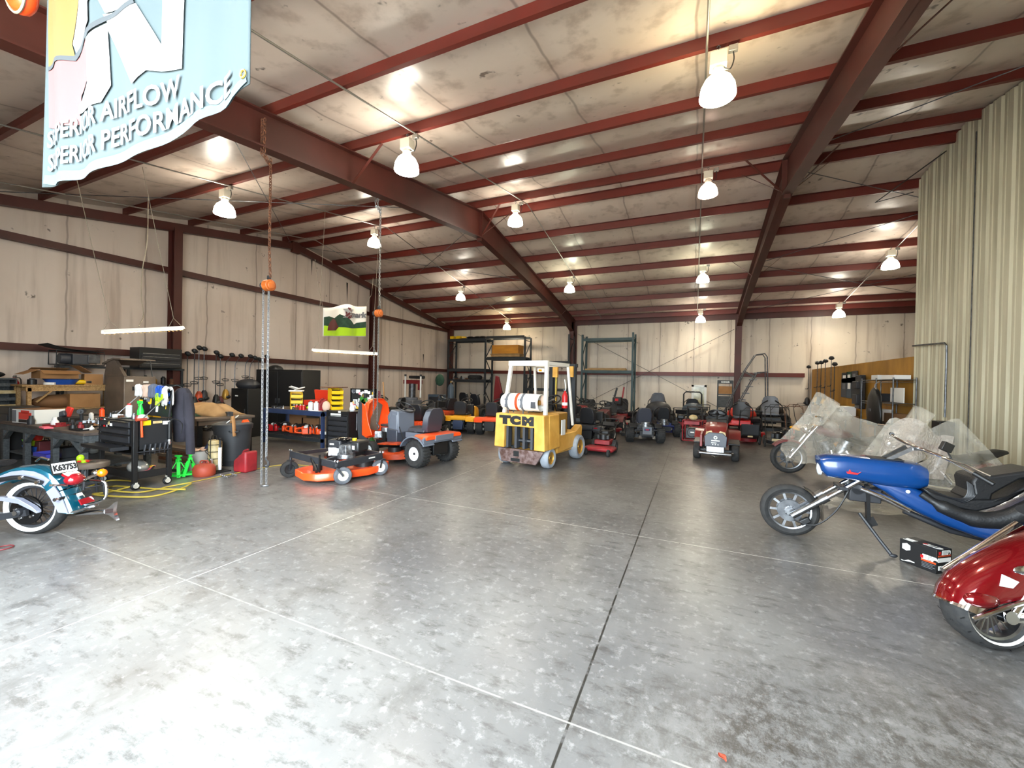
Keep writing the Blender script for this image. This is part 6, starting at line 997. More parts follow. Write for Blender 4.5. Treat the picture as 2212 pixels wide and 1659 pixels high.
t2 = T('fire_extinguisher', 'red fire extinguisher strapped to the guard post of the forklift', 'fire extinguisher', t.matrix_world @ V((0, 0, 0))); bpy.context.view_layer.update(); t2.location = t.matrix_world @ V((.40, .86, 1.1)); P(B().lathe([(.055, 0), (.06, .02), (.06, .26), (.04, .31), (.02, .34), (.02, .36)], 14), 'cylinder', 'red', t2); P(B().lathe([(.0615, .06), (.0615, .12)], 14, cap=False), 'paper_label', 'paper', t2); P(B().box((0, 0, .38), (.08, .02, .03)), 'valve_handle', 'black', t2); P(B().tube([(0, 0, .36), (.03, -.05, .42), (0, -.04, .6)], .012, 6, sub=3), 'hose', 'plate_white', t2)
P(B().box((.30, -.01, 1.86), (.13, .1, .075)), 'tail_lamp', 'plate_white', t, bev=.01); P(B().box((.30, -.063, 1.86), (.07, .006, .04)), 'lamp_lens', 'amber_lens', t); P(B().prism([(.3, .2), (.4, .15), (.42, .5), (.32, .48)], .535, .55, 'yz') if False else B().box((.535, .52, .74), (.02, .16, .3), (0, 0, 0)), 'instruction_plate', 'plate_white', t); simple('stuffed_rag', 'pale beige rag stuffed by the guard post of the forklift', 'rag', B().ell((0, 0, 0), (.07, .06, .1), 10, 7), 'skin_cloth', t.matrix_world @ V((.34, .0, 1.28)))
# ---- pallet racks at the back wall
def upright(b, x, y0, y1, h):
    for y in (y0, y1): b.box((x, y, h/2), (.09, .07, h))
    n = int(h/.9)
    for k in range(n): z0, z1 = .2+k*(h-.4)/n, .2+(k+1)*(h-.4)/n; b.bar((x, y0 if k % 2 else y1, z0), (x, y1 if k % 2 else y0, z1), .035, .035)
    b.bar((x, y0, .15), (x, y1, .15), .035, .035); b.bar((x, y0, h-.2), (x, y1, h-.2), .035, .035)
RY0, RY1 = 19.9, 20.75
def rack(name_l, xs, hs, beams, m, boards=()):
    t = T('pallet_rack', name_l, 'pallet rack', ((xs[0]+xs[-1])/2, RY0, 0), group='pallet racks on the back wall'); ox = t.location.x
    for x, h_ in zip(xs, hs): b = B(); upright(b, x-ox, 0, RY1-RY0, h_); P(b, 'upright_frame', m, t)
    for x0, x1, z in beams:
        for y in (0, RY1-RY0): P(B().box(((x0+x1)/2-ox, y, z), (x1-x0-.1, .06, .13)), 'shelf_beam', m, t)
    for x0, x1, z in boards: P(B().box(((x0+x1)/2-ox, (RY1-RY0)/2, z+.085), (x1-x0-.12, RY1-RY0-.1, .035)), 'shelf_board', 'rack_dark', t)
    return t
ux = [AY(px, 850, RY0).x for px in (967, 1047, 1132, 1227)]; zz = lambda py, px=1090: AY(px, py, RY0).z
rack('tall pallet rack in the corner with the wooden crate on its upper shelf', ux[:3], (3.95, 3.95, 4.0), [(ux[0], ux[1], zz(735, 1000)), (ux[1], ux[2], zz(728)), (ux[0], ux[1], zz(800, 1000)), (ux[1], ux[2], zz(775)), (ux[0], ux[1], zz(823, 1000))], 'rack_dark', [(ux[0], ux[1], zz(735, 1000)), (ux[0], ux[1], zz(823, 1000)), (ux[1], ux[2], zz(775)), (ux[0], ux[1], zz(800, 1000))])
rack('lower rack bay between the corner rack and the frame column', [ux[2]+.12, ux[3]], (2.0, 4.05), [(ux[2]+.12, ux[3], zz(783, 1180)), (ux[2]+.12, ux[3], zz(842, 1180))], 'rack_dark')
ux2 = [AY(px, 800, RY0).x for px in (1257, 1366)]; rack('free standing green pallet rack with two beam levels by the frame column', ux2, (4.0, 4.05), [(ux2[0], ux2[1], zz(733, 1310)), (ux2[0], ux2[1], zz(803, 1310))], 'rack_green')
simple('timber_bundle', 'pale timber boards lying on the lower beam of the green rack', 'boards', B().box((0, 0, .04), (1.95, .5, .08)).box((.05, .1, .1), (1.8, .3, .04)), 'pine', ((ux2[0]+ux2[1])/2-.1, RY0+.3, zz(803, 1310)+.066))
t = T('wooden_crate', 'large orange-brown wooden crate on a pallet on the upper rack shelf', 'crate', ((ux[1]+ux[2])/2+.05, RY0+.28, zz(775)+.105)); P(B().box((0, 0, .40), (1.55, .75, .46)), 'box', 'crate_wood', t, bev=.01); b = B()
for y in (-.3, 0, .3): b.box((0, y, .06), (1.7, .1, .1))
b.box((0, 0, .14), (1.75, .8, .04)); P(b, 'pallet', 'pine', t)
for i, px in enumerate((977, 990, 1001)): p = AY(px, 724, RY0+.2); simple('yellow_case', ['first', 'second', 'third'][i]+' small yellow case on top of the corner rack', 'case', B().box((0, 0, .08), (.24, .3, .16 if i < 2 else .1)), 'yellow', (p.x, RY0+.3, zz(735, 1000)+.105), 20*(i == 2), .01, 'yellow cases on the corner rack')
for i, px in enumerate((1015, 1030, 1041)): simple('sack', ['first', 'second', 'third'][i]+' dark sack lying on top of the corner rack', 'sack', B().ell((0, 0, .06), (.24, .3, .08), 12, 6), 'black', (AY(px, 724, RY0+.2).x, RY0+.35, zz(735, 1000)+.105), group='dark sacks on the corner rack')
simple('tyre_stack', 'dark round tyre lying on the low shelf of the corner rack', 'tyre', B().torus((0, 0, .12), (0, 0, 1), .3, .12, 22, 8), 'rubber', (AY(1018, 815, RY0).x, RY0+.42, zz(823, 1000)+.105))
simple('red_panel', 'tall dark red plastic hood standing behind the mowers by the rack', 'panel', B().prism([(-.2, 0), (.25, 0), (.1, .9), (-.05, 1.0), (-.16, .7)], -.06, .06, 'xz'), 'dark_red', (AY(1073, 850, 17.5).x, 17.6, 1.0), 0, .03) if False else None
t = T('upright_hood', 'tall dark red mower hood standing on end by the corner rack', 'mower hood', (AY(1076, 850, 18.2).x, 18.2, 0)); P(B().prism([(-.25, 0), (.3, 0), (.25, 1.0), (.02, 1.85), (-.14, 1.9), (-.2, 1.2)], -.08, .08, 'xz'), 'shell', 'dark_red', t, bev=.03)
# ---- mirror, display frame and ladder by the back wall
def on_wall(px, py, Y=21.2): return AY(px, py, Y)
a, c = on_wall(1494, 831, 20.4), on_wall(1526, 872, 20.4); t = T('framed_panel', 'white-framed panel wrapped in yellowish film standing by the back wall', 'panel', ((a.x+c.x)/2, 20.45, 0)); w, z0, z1 = c.x-a.x, .25, a.z; b = B()
for s in (-1, 1): b.box((s*(w/2-.05), 0, (z0+z1)/2), (.1, .05, z1-z0)); b.box((0, 0, (z0+z1)/2+s*((z1-z0)/2-.05)), (w, .05, .1))
b.box((-w*.4, .03, .13), (.06, .05, .26)); b.box((w*.4, .03, .13), (.06, .05, .26)); P(b, 'frame', 'plate_white', t, bev=.006); P(B().box((0, .0, (z0+z1)/2), (w-.16, .015, z1-z0-.16)), 'film_panel', 'film', t)
a, c = on_wall(1550, 822, 20.6), on_wall(1583, 872, 20.6); t = T('display_frame', 'black engine display frame with a white-lettered header by the back wall', 'display stand', ((a.x+c.x)/2, 20.6, 0)); w, z1 = c.x-a.x, a.z; b = B()
for s in (-1, 1): b.box((s*(w/2-.02), 0, z1/2), (.05, .05, z1))
b.box((0, 0, z1-.62), (w, .05, .05)); P(b, 'frame', 'black', t); P(B().box((0, 0, z1-.06), (w, .06, .15)), 'header', 'black', t); put_text(t, 'KOHLER', .06, (0, -.034, z1-.06), (90, 0, 0), 'plate_white', depth=.004, bold=.006); P(B().box((0, .02, z1-.42), (w-.08, .04, .34)), 'panel', 'cardboard', t); P(B().box((0, .02, z1-.95), (w-.08, .04, .5)), 'lower_panel', 'bench_grey', t)
# rolling ladder
Yl = 18.9; t = T('rolling_ladder', 'grey steel rolling ladder with tall handrails by the back wall column', 'ladder', (AY(1640, 880, Yl).x, Yl, 0)); ox = t.location.x
def L_(px, py, dy=0.): p = AY(px, py, Yl); return V((p.x-ox, dy, p.z))
b = B()
for dy in (-.28, .28):
    o = .09 if dy > 0 else 0
    b.tube([L_(1562, 895, dy), L_(1607, 803, dy), L_(1631, 767, dy), L_(1650, 765, dy), L_(1655, 772, dy), L_(1656, 880, dy)], .022, 8); b.tube([L_(1655, 804, dy), L_(1634, 805, dy), L_(1590, 880, dy)], .022, 8); b.tube([L_(1608, 803, dy), L_(1632, 815, dy)], .018, 8); b.tube([V((L_(1656, 880).x, dy, 0)), L_(1656, 880, dy)], .022, 8); b.tube([V((L_(1562, 895).x-.1, dy, .0)), L_(1562, 895, dy)], .022, 8)
P(b, 'tube_frame', 'dull_steel', t)
for k in range(8): p = V((L_(1580, 895).x, 0, .25)).lerp(L_(1634, 806), k/7); P(B().box(p, (.22, .54, .03)), 'step', 'dull_steel', t)
# ================================================================ MOTORCYCLES AND THE PARTITION SIDE
mat('teal_paint', '075064', .2, .35, coat=1.); mat('silver_paint', 'a9adc0', .25, .5, coat=.6); mat('trike_blue', '083872', .26, coat=.5); mat('candy_red', '6a060e', .14, .35, coat=1.); mat('whitewall', 'f0efe9', .6)
def plastic(name, alpha, rough, col, sc):
    m, n, l, b = node_mat(name); b.inputs['Base Color'].default_value = srgb(col)+(1,); b.inputs['Roughness'].default_value = rough; b.inputs['Specular IOR Level'].default_value = .8
    tc = n.new('ShaderNodeTexCoord'); f = noise_n(n, l, tc.outputs['Object'], sc, 5, (1, 1.8, 1)); f2 = noise_n(n, l, tc.outputs['Object'], sc*.35, 4)
    a = mth(n, l, 'ADD', alpha, mth(n, l, 'MULTIPLY', ramp(n, l, f2, .45, .75), .35)); l.new(a, b.inputs['Alpha'])
    bp = n.new('ShaderNodeBump'); bp.inputs['Strength'].default_value = .9; bp.inputs['Distance'].default_value = .05; l.new(f, bp.inputs['Height']); l.new(bp.outputs['Normal'], b.inputs['Normal']); MATS[name] = m
plastic('clear_plastic', .24, .12, 'd8d2c4', 7.); plastic('bubble_wrap', .42, .3, 'd6cabf', 26.)
def mwheel(parent, name, loc, R, w, spokes=9, rz=90, disc=True, ww=False, rim='steel', n=40):
    t = wheel(parent, name, loc, R, w, 'black', 0, .74, 'rubber', rz, n=n) if False else None
    h = w/2; ri = R*.72; b = B(); b.lathe([(ri, -h*.6), (R*.86, -h), (R*.95, -h*.75), (R, -h*.3), (R, h*.3), (R*.95, h*.75), (R*.86, h), (ri, h*.6), (ri, -h*.6)], n, axis='x', cap=False); t = P(b, name, 'rubber', parent, loc=loc, rot=(0, 0, rz))
    b = B(); b.lathe([(ri*1.01, -h*.62), (ri*.93, -h*.55), (ri*.9, -h*.2), (ri*.9, h*.2), (ri*.93, h*.55), (ri*1.01, h*.62)], n, axis='x', cap=False)
    for k in range(spokes):
        a = 2*PI*k/spokes; c, s = math.cos(a), math.sin(a); b.bar((-.012, c*R*.12, s*R*.12), (-.012, c*ri*.92, s*ri*.92), .03 if spokes < 14 else .006, .025 if spokes < 14 else .006)
    b.cyl((-h*.8, 0, 0), (h*.8, 0, 0), R*.14, n=16); P(b, 'spoked_rim', rim, t)
    if disc:
        for s in ((-1, 1) if disc == 2 else (1,)): P(B().lathe([(R*.2, s*h*.75), (R*.42, s*h*.75), (R*.42, s*h*.83), (R*.2, s*h*.83), (R*.2, s*h*.75)], 28, axis='x', cap=False), 'brake_disc', 'dull_steel', t)
    if ww:
        for s in (-1, 1): P(B().lathe([(ri*1.03, s*h*.66), (R*.86, s*h*1.012), (R*.87, s*h*.97)], n, axis='x', cap=False), 'whitewall', 'whitewall', t)
    return t
# rotation note: with rz = 90 the wheel's own x axis points along the bike's y
def cruiser(t, paint, s=1., shield=False, dx=0.):
    f = lambda x, y, z: V(((x+dx)*s, y*s, z*s)); mwheel(t, 'front_wheel', f(0, 0, .3), .3*s, .12*s, 9); mwheel(t, 'rear_wheel', f(1.5, 0, .3), .3*s, .16*s, 9)
    b = B()
    for y in (-.1, .1): b.cyl(f(0, y, .3), f(.42, y, .92), .028*s, .022*s, 10)
    P(b, 'fork', 'chrome', t); b = B(); b.tube([f(.3, -.42, 1.12), f(.42, -.3, 1.1), f(.44, -.1, .98), f(.44, .1, .98), f(.42, .3, 1.1), f(.3, .42, 1.12)][::1], .016*s, 8, sub=3); P(b, 'handlebar', 'chrome', t)
    b = B(); b.loft([[f(x, w*math.cos(a), z+h*math.sin(a)) for a in [2*PI*i/14 for i in range(14)]] for x, z, w, h in ((.42, .84, .06, .05), (.5, .84, .13, .1), (.7, .82, .15, .11), (.9, .78, .1, .07), (.98, .76, .05, .04))]); P(b, 'fuel_tank', paint, t); b = B(); b.loft([[f(x, w*math.cos(a), z+h*math.sin(a)) for a in [2*PI*i/12 for i in range(12)]] for x, z, w, h in ((.92, .72, .1, .05), (1.1, .66, .16, .06), (1.3, .7, .17, .08), (1.55, .8, .13, .06), (1.65, .82, .08, .03))]); P(b, 'seat', 'leather_black', t)
    b = B(); b.cyl(f(.7, 0, .36), f(.56, 0, .66), .11*s, n=16); b.cyl(f(.78, 0, .36), f(.92, 0, .66), .11*s, n=16); b.box(f(.76, 0, .34), (.42*s, .26*s, .2*s)); P(b, 'engine', 'engine_alloy', t); b = B(); b.tube([f(.34, 0, .9), f(.5, 0, .3), f(.9, 0, .22), f(1.5, 0, .3), f(1.2, 0, .68), f(.36, 0, .86)], .028*s, 8); P(b, 'frame', 'black', t); b = B(); b.tube([f(.62, -.14, .5), f(.66, -.2, .26), f(1., -.22, .24), f(1.8, -.22, .3)], .035*s, 10); b.tube([f(.85, -.14, .5), f(.95, -.2, .34), f(1.2, -.22, .34), f(1.8, -.22, .4)], .035*s, 10); P(b, 'exhaust_pipe', 'chrome', t)
    for nm, cx, a0, a1, r in (('front_fender', 0, 40, 140, .345), ('rear_fender', 1.5, 15, 150, .36)): 
        b = B(); b.loft([[f(cx+r*k*math.cos(math.radians(a)), w, .3+r*k*math.sin(math.radians(a))) for w, k in ((-.1, .9), (-.08, .99), (0, 1.03), (.08, .99), (.1, .9), (.08, .96), (0, 1.), (-.08, .96))] for a in range(a0, a1+1, 10)]); P(b, nm, paint, t)
    P(B().ell(f(.28, 0, .86), (.1*s, .1*s, .1*s), 14, 10), 'headlight', 'chrome', t)
    if shield: P(B().grid(lambda u, v: f(.34+.26*v-.2*(2*u-1)**2*-.5, (u-.5)*.56, .95+.52*v-.12*(2*u-1)**2*v), 10, 8), 'windshield', 'clear_plastic', t, solid=.004)
    return t
# ---- two motorcycles under clear plastic
t = T('motorcycle', 'chrome-forked motorcycle under a tall clear plastic sheet, front wheel sticking out', 'motorcycle', (1.66, 9.25, 0), 4, 'motorcycles under plastic'); cruiser(t, 'maroon', 1., True)
def tent(u, v):   # u along the bike, v across
    x = -.1+1.9*u; pk = 1.55-.0*u; ridge = [(0, .62), (.2, 1.12), (.3, 1.56), (.36, 1.52), (.6, 1.12), (.75, 1.02), (1, .85)]
    z = next(a[1]+(b_[1]-a[1])*(u-a[0])/(b_[0]-a[0]) for a, b_ in zip(ridge, ridge[1:]) if a[0] <= u <= b_[0]); k = abs(2*v-1); zz_ = z-(z-.30)*k**1.15+.02*math.sin(u*40+v*11)*k; y = (2*v-1)*(.16+.42*k)+.03*math.sin(u*23)*k
    return (1.62+x+.02*math.sin(v*20), 9.25+y, zz_+.025*noise.noise(V((u*7, v*7, 1))))
simple('plastic_sheet', 'clear plastic sheet peaked over the windshield of the farther parked motorcycle', 'plastic sheet', B().grid(tent, 44, 30), 'clear_plastic', ang=30)
t = T('motorcycle', 'motorcycle wrapped in plastic standing behind the blue three-wheeler', 'motorcycle', (2.45, 7.95, 0), 5, 'motorcycles under plastic'); cruiser(t, 'dark_red', .95, True)
def tent2(u, v):
    ridge = [(0, .55), (.2, 1.18), (.26, 1.22), (.45, 1.02), (.62, 1.22), (.68, 1.24), (1, .55)]; z = next(a[1]+(b_[1]-a[1])*(u-a[0])/(b_[0]-a[0]) for a, b_ in zip(ridge, ridge[1:]) if a[0] <= u <= b_[0]); k = abs(2*v-1)
    return (2.35+1.62*u+.02*math.sin(v*17), 7.95+(2*v-1)*(.14+.4*k)+.03*math.sin(u*31)*k, z-(z-.25)*k**1.2+.03*noise.noise(V((u*8, v*8, 4))))
simple('plastic_sheet', 'clear plastic sheet with two peaks draped over the motorcycle behind the blue three-wheeler', 'plastic sheet', B().grid(tent2, 44, 30), 'clear_plastic', ang=30)
c = AY(1905, 935, 7.6); simple('bubble_wrap', 'pinkish sheet of bubble wrap hung over the front of the wrapped motorcycle', 'bubble wrap', B().grid(lambda u, v: (2.36+.75*u+.12*v, 7.42+.05*math.sin(u*9)+.06*v, .42+.82*v*(.72+.28*math.sin(PI*min(1, u*1.3)))+.03*noise.noise(V((u*5, v*5, 2)))), 20, 16), 'bubble_wrap', ang=40)
c = Z(1915, 1118); simple('plastic_sheet', 'crumpled clear plastic sheet lying on the floor under the blue three-wheeler', 'plastic sheet', B().grid(lambda u, v: (-.6+1.3*u, -.35+.75*v, .02+.10*max(0, noise.noise(V((u*6, v*5, 3))))+.03*u), 34, 22), 'clear_plastic', (c.x, c.y+.35, 0), ang=30)
# ---- blue three-wheeler
t = T('three_wheeler', 'blue custom three-wheeled chopper with long pointed nose and black ribbed seat', 'trike', (.98, 5.4, 0), -2); G = lambda x, y, z: V((x-.98, y, z))
mwheel(t, 'front_wheel', G(.99, 0, .28), .28, .11, 10, disc=2, rim='steel')
b = B()
for y in (-.1, .1): b.cyl(G(1.0, y, .24), G(1.27, y, .455), .034, n=14); b.cyl(G(1.25, y, .44), G(1.31, y, .487), .042, n=14)
P(b, 'fork_leg', 'steel', t); b = B()
for y in (-.1, .1): b.cyl(G(1.28, y, .46), G(1.66, y, .765), .025, n=12)
P(b, 'fork_tube', 'chrome', t); b = B(); b.bar(G(1.44, -.14, .6), G(1.44, .14, .6), .07, .035); b.bar(G(1.6, -.14, .72), G(1.6, .14, .72), .08, .04); P(b, 'fork_clamp', 'charcoal', t, bev=.006)
b = B(); b.loft([[G(.99+r*math.cos(math.radians(a)), w, .27+r*math.sin(math.radians(a))) for w, r in ((-.07, .30), (0, .315), (.07, .30), (0, .305))] for a in range(-12, 72, 7)]); P(b, 'front_fender', 'black_gloss', t)
# nose body
def sect(x, yt, zt, zb, w, r=.35, n=18):
    out = []
    for i in range(n):
        a = 2*PI*i/n; c, s = math.cos(a), math.sin(a); out.append(G(x, w*math.copysign(abs(c)**.55, c), (zt+zb)/2+(zt-zb)/2*math.copysign(abs(s)**.6, s)))
    return out
b = B(); b.loft([sect(*q) for q in ((1.235, 0, .90, .83, .13), (1.25, 0, .905, .76, .15), (1.30, 0, .925, .70, .165), (1.45, 0, .94, .69, .175), (1.6, 0, .935, .685, .18), (1.75, 0, .93, .665, .185), (1.9, 0, .925, .66, .19), (2.02, 0, .92, .665, .18), (2.08, 0, .89, .69, .15), (2.10, 0, .84, .74, .08))]); nb = P(b, 'nose_body', 'trike_blue', t)
P(B().lathe([(.001, -.02), (.05, -.012), (.07, 0), (.07, .02)], 18, c=G(1.245, 0, .77), axis='x'), 'headlight', 'clear_lens', t); P(B().box(G(1.79, 0, .932), (.26, .17, .012)), 'top_opening', 'flat_dark', t); b = B(); b.prism([(p.x, p.z) for p in (G(1.44, 0, .79), G(1.46, 0, .79), G(1.47, 0, .815), G(1.48, 0, .79), G(1.54, 0, .785), G(1.56, 0, .80), G(1.53, 0, .77), G(1.45, 0, .77))], -.19, -.172, 'xz'); P(b, 'red_emblem', 'red', t); 
# tail body, swept down and back
b = B(); b.loft([sect(*q) for q in ((1.68, 0, .73, .66, .10), (1.78, 0, .74, .60, .12), (1.9, 0, .73, .50, .14), (2.05, 0, .66, .42, .17), (2.2, 0, .56, .35, .2), (2.4, 0, .46, .29, .25), (2.6, 0, .47, .26, .32), (2.8, 0, .62, .25, .38), (3.0, 0, .78, .26, .40), (3.2, 0, .82, .3, .38), (3.35, 0, .74, .42, .3))]); P(b, 'tail_body', 'trike_blue', t)
P(B().ell(G(1.93, -.155, .645), (.018, .01, .018), 12, 8), 'body_bolt', 'plate_white', t)
for y in (-.52, .52): wheel(t, 'rear_wheel', G(3.1, y, .3), .3, .24, 'steel', 0, .6, rz=90)
P(B().cyl(G(3.1, -.5, .3), G(3.1, .5, .3), .04, n=12), 'rear_axle', 'black', t)
b = B(); prof = [(2.03, .70), (2.12, .66), (2.26, .63), (2.36, .63), (2.5, .65), (2.60, .69), (2.71, .80), (2.80, .87), (2.86, .86), (2.74, .78), (2.62, .66), (2.52, .58), (2.4, .52), (2.24, .54), (2.1, .60)]; b.prism([(x-.98, z) for x, z in prof], -.17, .17, 'xz'); P(b, 'seat', 'leather_black', t, bev=.02)
prof = [(2.34, .625), (2.385, .70), (2.37, .80), (2.39, .85), (2.5, .87), (2.64, .915), (2.76, .955), (2.86, .94), (2.92, .87), (2.84, .865), (2.76, .885), (2.68, .86), (2.56, .75), (2.51, .70), (2.5, .64)]; P(B().prism([(x-.98, z) for x, z in prof], -.17, .17, 'xz'), 'pillion_pad', 'leather_black', t, bev=.02)
b = B(); b.tube([G(2.02, -.17, .64), G(2.15, -.2, .55), G(2.35, -.22, .475), G(2.55, -.24, .50), G(2.75, -.26, .66), G(2.95, -.28, .86), G(3.05, -.28, .92)], [.03, .06, .075, .08, .08, .075, .05], 10, sub=4); P(b, 'seat_bolster', 'leather_black', t)
b = B()
for k in range(8): b.tube([G(2.06+.03*k, -.172, .70-.012*k), G(2.18+.02*k, -.176, .645-.006*k), G(2.30+.012*k, -.176, .635+.004*k), G(2.34+.006*k, -.174, .70), G(2.335+.005*k, -.172, .80-.004*k)], .006, 5, sub=3)
P(b, 'seat_ribs', 'vinyl_black', t)
b = B()
for y in (-.06, .06): b.bar(G(1.80, y, .93), G(1.98, y*1.2, 1.06), .02, .035); 
b.bar(G(1.98, -.09, 1.06), G(2.06, -.09, 1.06), .02, .03); P(b, 'riser', 'steel', t); b = B(); b.tube([G(2.24, -.50, .93), G(2.12, -.36, 1.02), G(2.02, -.12, 1.07), G(1.99, .12, 1.09), G(1.98, .4, 1.13), G(2.03, .62, 1.14)], .013, 10, sub=4); P(b, 'handlebar', 'chrome', t)
b = B(); b.tube([G(2.24, -.50, .93), G(2.33, -.58, .86)], .02, 10); b.tube([G(2.0, .5, 1.14), G(2.04, .66, 1.13)], .02, 10); P(b, 'grip', 'black', t); b = B(); b.box(G(2.14, -.30, 1.12), (.09, .04, .08), (0, 25, 20)); b.tube([G(2.14, -.32, 1.08), G(2.16, -.36, 1.0)], .008, 6); P(b, 'mirror', 'black', t, bev=.01); b = B(); b.tube([G(2.08, -.38, 1.03), G(2.2, -.5, .99), G(2.3, -.6, .93)], .007, 6); b.tube([G(2.0, .1, 1.12), G(2.08, -.1, 1.0), G(1.98, -.17, .93)], .006, 6, sub=4); P(b, 'clutch_lever', 'chrome', t)
b = B(); b.bar(G(1.63, -.1, .66), G(1.66, -.05, .30), .03, .06); b.bar(G(1.66, -.05, .32), G(1.7, -.05, .24), .05, .08); P(b, 'frame_post', 'black', t); b = B(); b.tube([G(1.58, -.08, .36), G(1.72, -.16, .14), G(1.8, -.22, .02)], .016, 8); b.ell(G(1.81, -.23, .022), (.035, .02, .018), 10, 6); P(b, 'kickstand', 'charcoal', t)
b = B(); b.tube([G(1.58, -.1, .62), G(1.75, -.12, .56), G(1.95, -.14, .46)], .03, 10); P(b, 'exhaust_pipe', 'chrome', t); b = B(); b.box(G(1.62, 0, .55), (.26, .2, .14)); b.cyl(G(1.56, -.1, .6), G(1.56, .1, .6), .06, n=14); b.tube([G(1.95, 0, .42), G(2.3, 0, .28), G(2.7, 0, .22)], .03, 8); P(b, 'engine_mount', 'charcoal', t, bev=.01)
P(B().tube([G(1.02, -.1, .2), G(1.2, -.13, .18), G(1.38, -.12, .36), G(1.5, -.1, .62)], .008, 6, sub=4), 'brake_hose', 'black', t); P(B().box(G(1.12, -.09, .20), (.1, .05, .06), (0, -35, 0)), 'brake_caliper', 'black', t, bev=.01)
P(B().ell(G(2.44, -.30, .235), (.042, .03, .03), 14, 8), 'turn_signal', 'yellow_trac', t); b = B(); b.prism([(x-.98, z) for x, z in ((2.60, .36), (2.64, .41), (2.70, .385), (2.70, .345), (2.86, .29), (2.86, .26), (2.62, .33))], -.40, -.385, 'xz'); P(b, 'silver_decal', 'plate_white', t); b = B(); b.lathe([(.03, 0), (.055, .02), (.05, .06), (.02, .09)], 18, c=G(2.74, -.42, .42), axis='x'); P(b, 'tail_lamp', 'chrome', t)
# ---- boxed carton by the three-wheeler
t = T('product_carton', 'black printed carton lettered ECHO on the floor under the blue three-wheeler', 'box', (1.99, 5.035, 0), -53); w, d, h = .285, .185, .215
P(B().box((0, 0, h/2), (w, d, h)), 'body', 'black', t, bev=.002)
fr_ = lambda x, z: (x, -d/2-.002, z)
put_text(t, 'ECHO', .028, fr_(.092, .118), (90, 0, 0), 'plate_white', depth=.002, bold=.012, shear=.2, wide=.9); put_text(t, 'ECHO', .03, (.075, -.02, h+.001), (0, 0, 0), 'plate_white', depth=.002, bold=.012, shear=.2, wide=.9)
P(B().box(fr_(.036, .118), (.022, .003, .028)), 'red_mark', 'red', t); P(B().box((.015, -.02, h+.001), (.022, .03, .003)), 'red_mark', 'red', t); P(B().box(fr_(.085, .09), (.11, .003, .016)), 'red_strip', 'orange_dull', t)
for k in range(4): P(B().box(fr_(.085-.01*(k % 2), .07-.013*k), (.10-.02*(k % 2), .003, .004)), 'text_line', 'grey', t)
for k in range(2): P(B().box((-.09, -.045+.02*k, h+.001), (.07, .006, .003)), 'text_line', 'paper', t)
P(B().prism([(-.12, .13), (-.085, .12), (-.055, .135), (-.055, .175), (-.085, .19), (-.12, .175)], -d/2-.004, -d/2-.001, 'xz'), 'box_picture', 'plate_white', t); P(B().prism([(-.13, .02), (-.1, .02), (-.07, .04), (-.02, .035), (-.02, .028), (-.06, .025), (-.12, .012)], -d/2-.004, -d/2-.001, 'xz'), 'swoosh', 'plate_white', t); P(B().prism([(-.125, -.08), (-.05, -.08), (-.05, -.01)], h-.001, h+.002, 'xy'), 'corner_print', 'plate_white', t)
sx = w/2+.002
put_text(t, 'ECHO', .024, (sx, .02, .185), (90, 0, 90), 'plate_white', depth=.002, bold=.01, shear=.2, wide=.9); P(B().box((sx, -.055, .185), (.003, .022, .024)), 'red_mark', 'red', t); P(B().box((sx, 0, .158), (.003, .15, .014)), 'red_strip', 'orange_dull', t); P(B().box((sx, 0, .12), (.003, .15, .036)), 'white_label', 'paper', t); P(B().box((sx, -.015, .05), (.003, .11, .036)), 'white_label', 'paper', t)
# ---- red motorcycle in front
t = T('motorcycle', 'candy red motorcycle, rear end with chrome-tipped fender facing the open floor', 'motorcycle', (1.775, 3.66, 0), 20); t.rotation_euler.x = math.radians(-7); mw = mwheel(t, 'rear_wheel', (0, 0, .235), .235, .19, 22, disc=1); P(B().lathe([(.180, -.076), (.186, -.083), (.193, -.086)], 40, axis='x', cap=False), 'pinstripe', 'pail_white', mw); 
b = B()
for k in range(16):
    a = 2*PI*k/16
    for s in (-1, 1): b.add([(s*.012*.5+s*.0, .2355*math.cos(a), .2355*math.sin(a)), (s*.088, .223*math.cos(a+.22), .223*math.sin(a+.22)), (s*.088, .223*math.cos(a+.25), .223*math.sin(a+.25)), (s*.004, .2355*math.cos(a+.035), .2355*math.sin(a+.035))], [(0, 1, 2, 3)])
P(b, 'tread_groove', 'flat_dark', mw)
path = [(-.255, .265), (-.225, .345), (-.155, .435), (-.05, .51), (.06, .575), (.2, .65), (.38, .73), (.55, .77)]
def usec(i, w, sk, grow=0.):
    x, z = path[i]; a, c = path[max(0, i-1)], path[min(len(path)-1, i+1)]; d = V((c[0]-a[0], 0, c[1]-a[1])).normalized(); nn = V((-d.z, 0, d.x)); o = []
    for y, k in ((-w, sk), (-w, .06), (-w*.82, .02), (-w*.4, -.004), (w*.4, -.004), (w*.82, .02), (w, .06), (w, sk), (w*.93, sk), (w*.9, .07), (0, .02), (-w*.9, .07), (-w*.93, sk)): o.append(V((x, y*(1+grow), z))-nn*(k-grow*.1))
    return o
b = B(); b.loft([usec(i, .125+.006*i, (.10, .13, .17, .2, .22, .22, .2, .16)[i]) for i in range(8)]); P(b, 'rear_fender', 'candy_red', t)
b = B(); b.loft([usec(0, .131, .135, .03), [p+V((.05, 0, .07)) for p in usec(0, .13, .13, .03)]]); P(b, 'fender_tip', 'chrome', t)
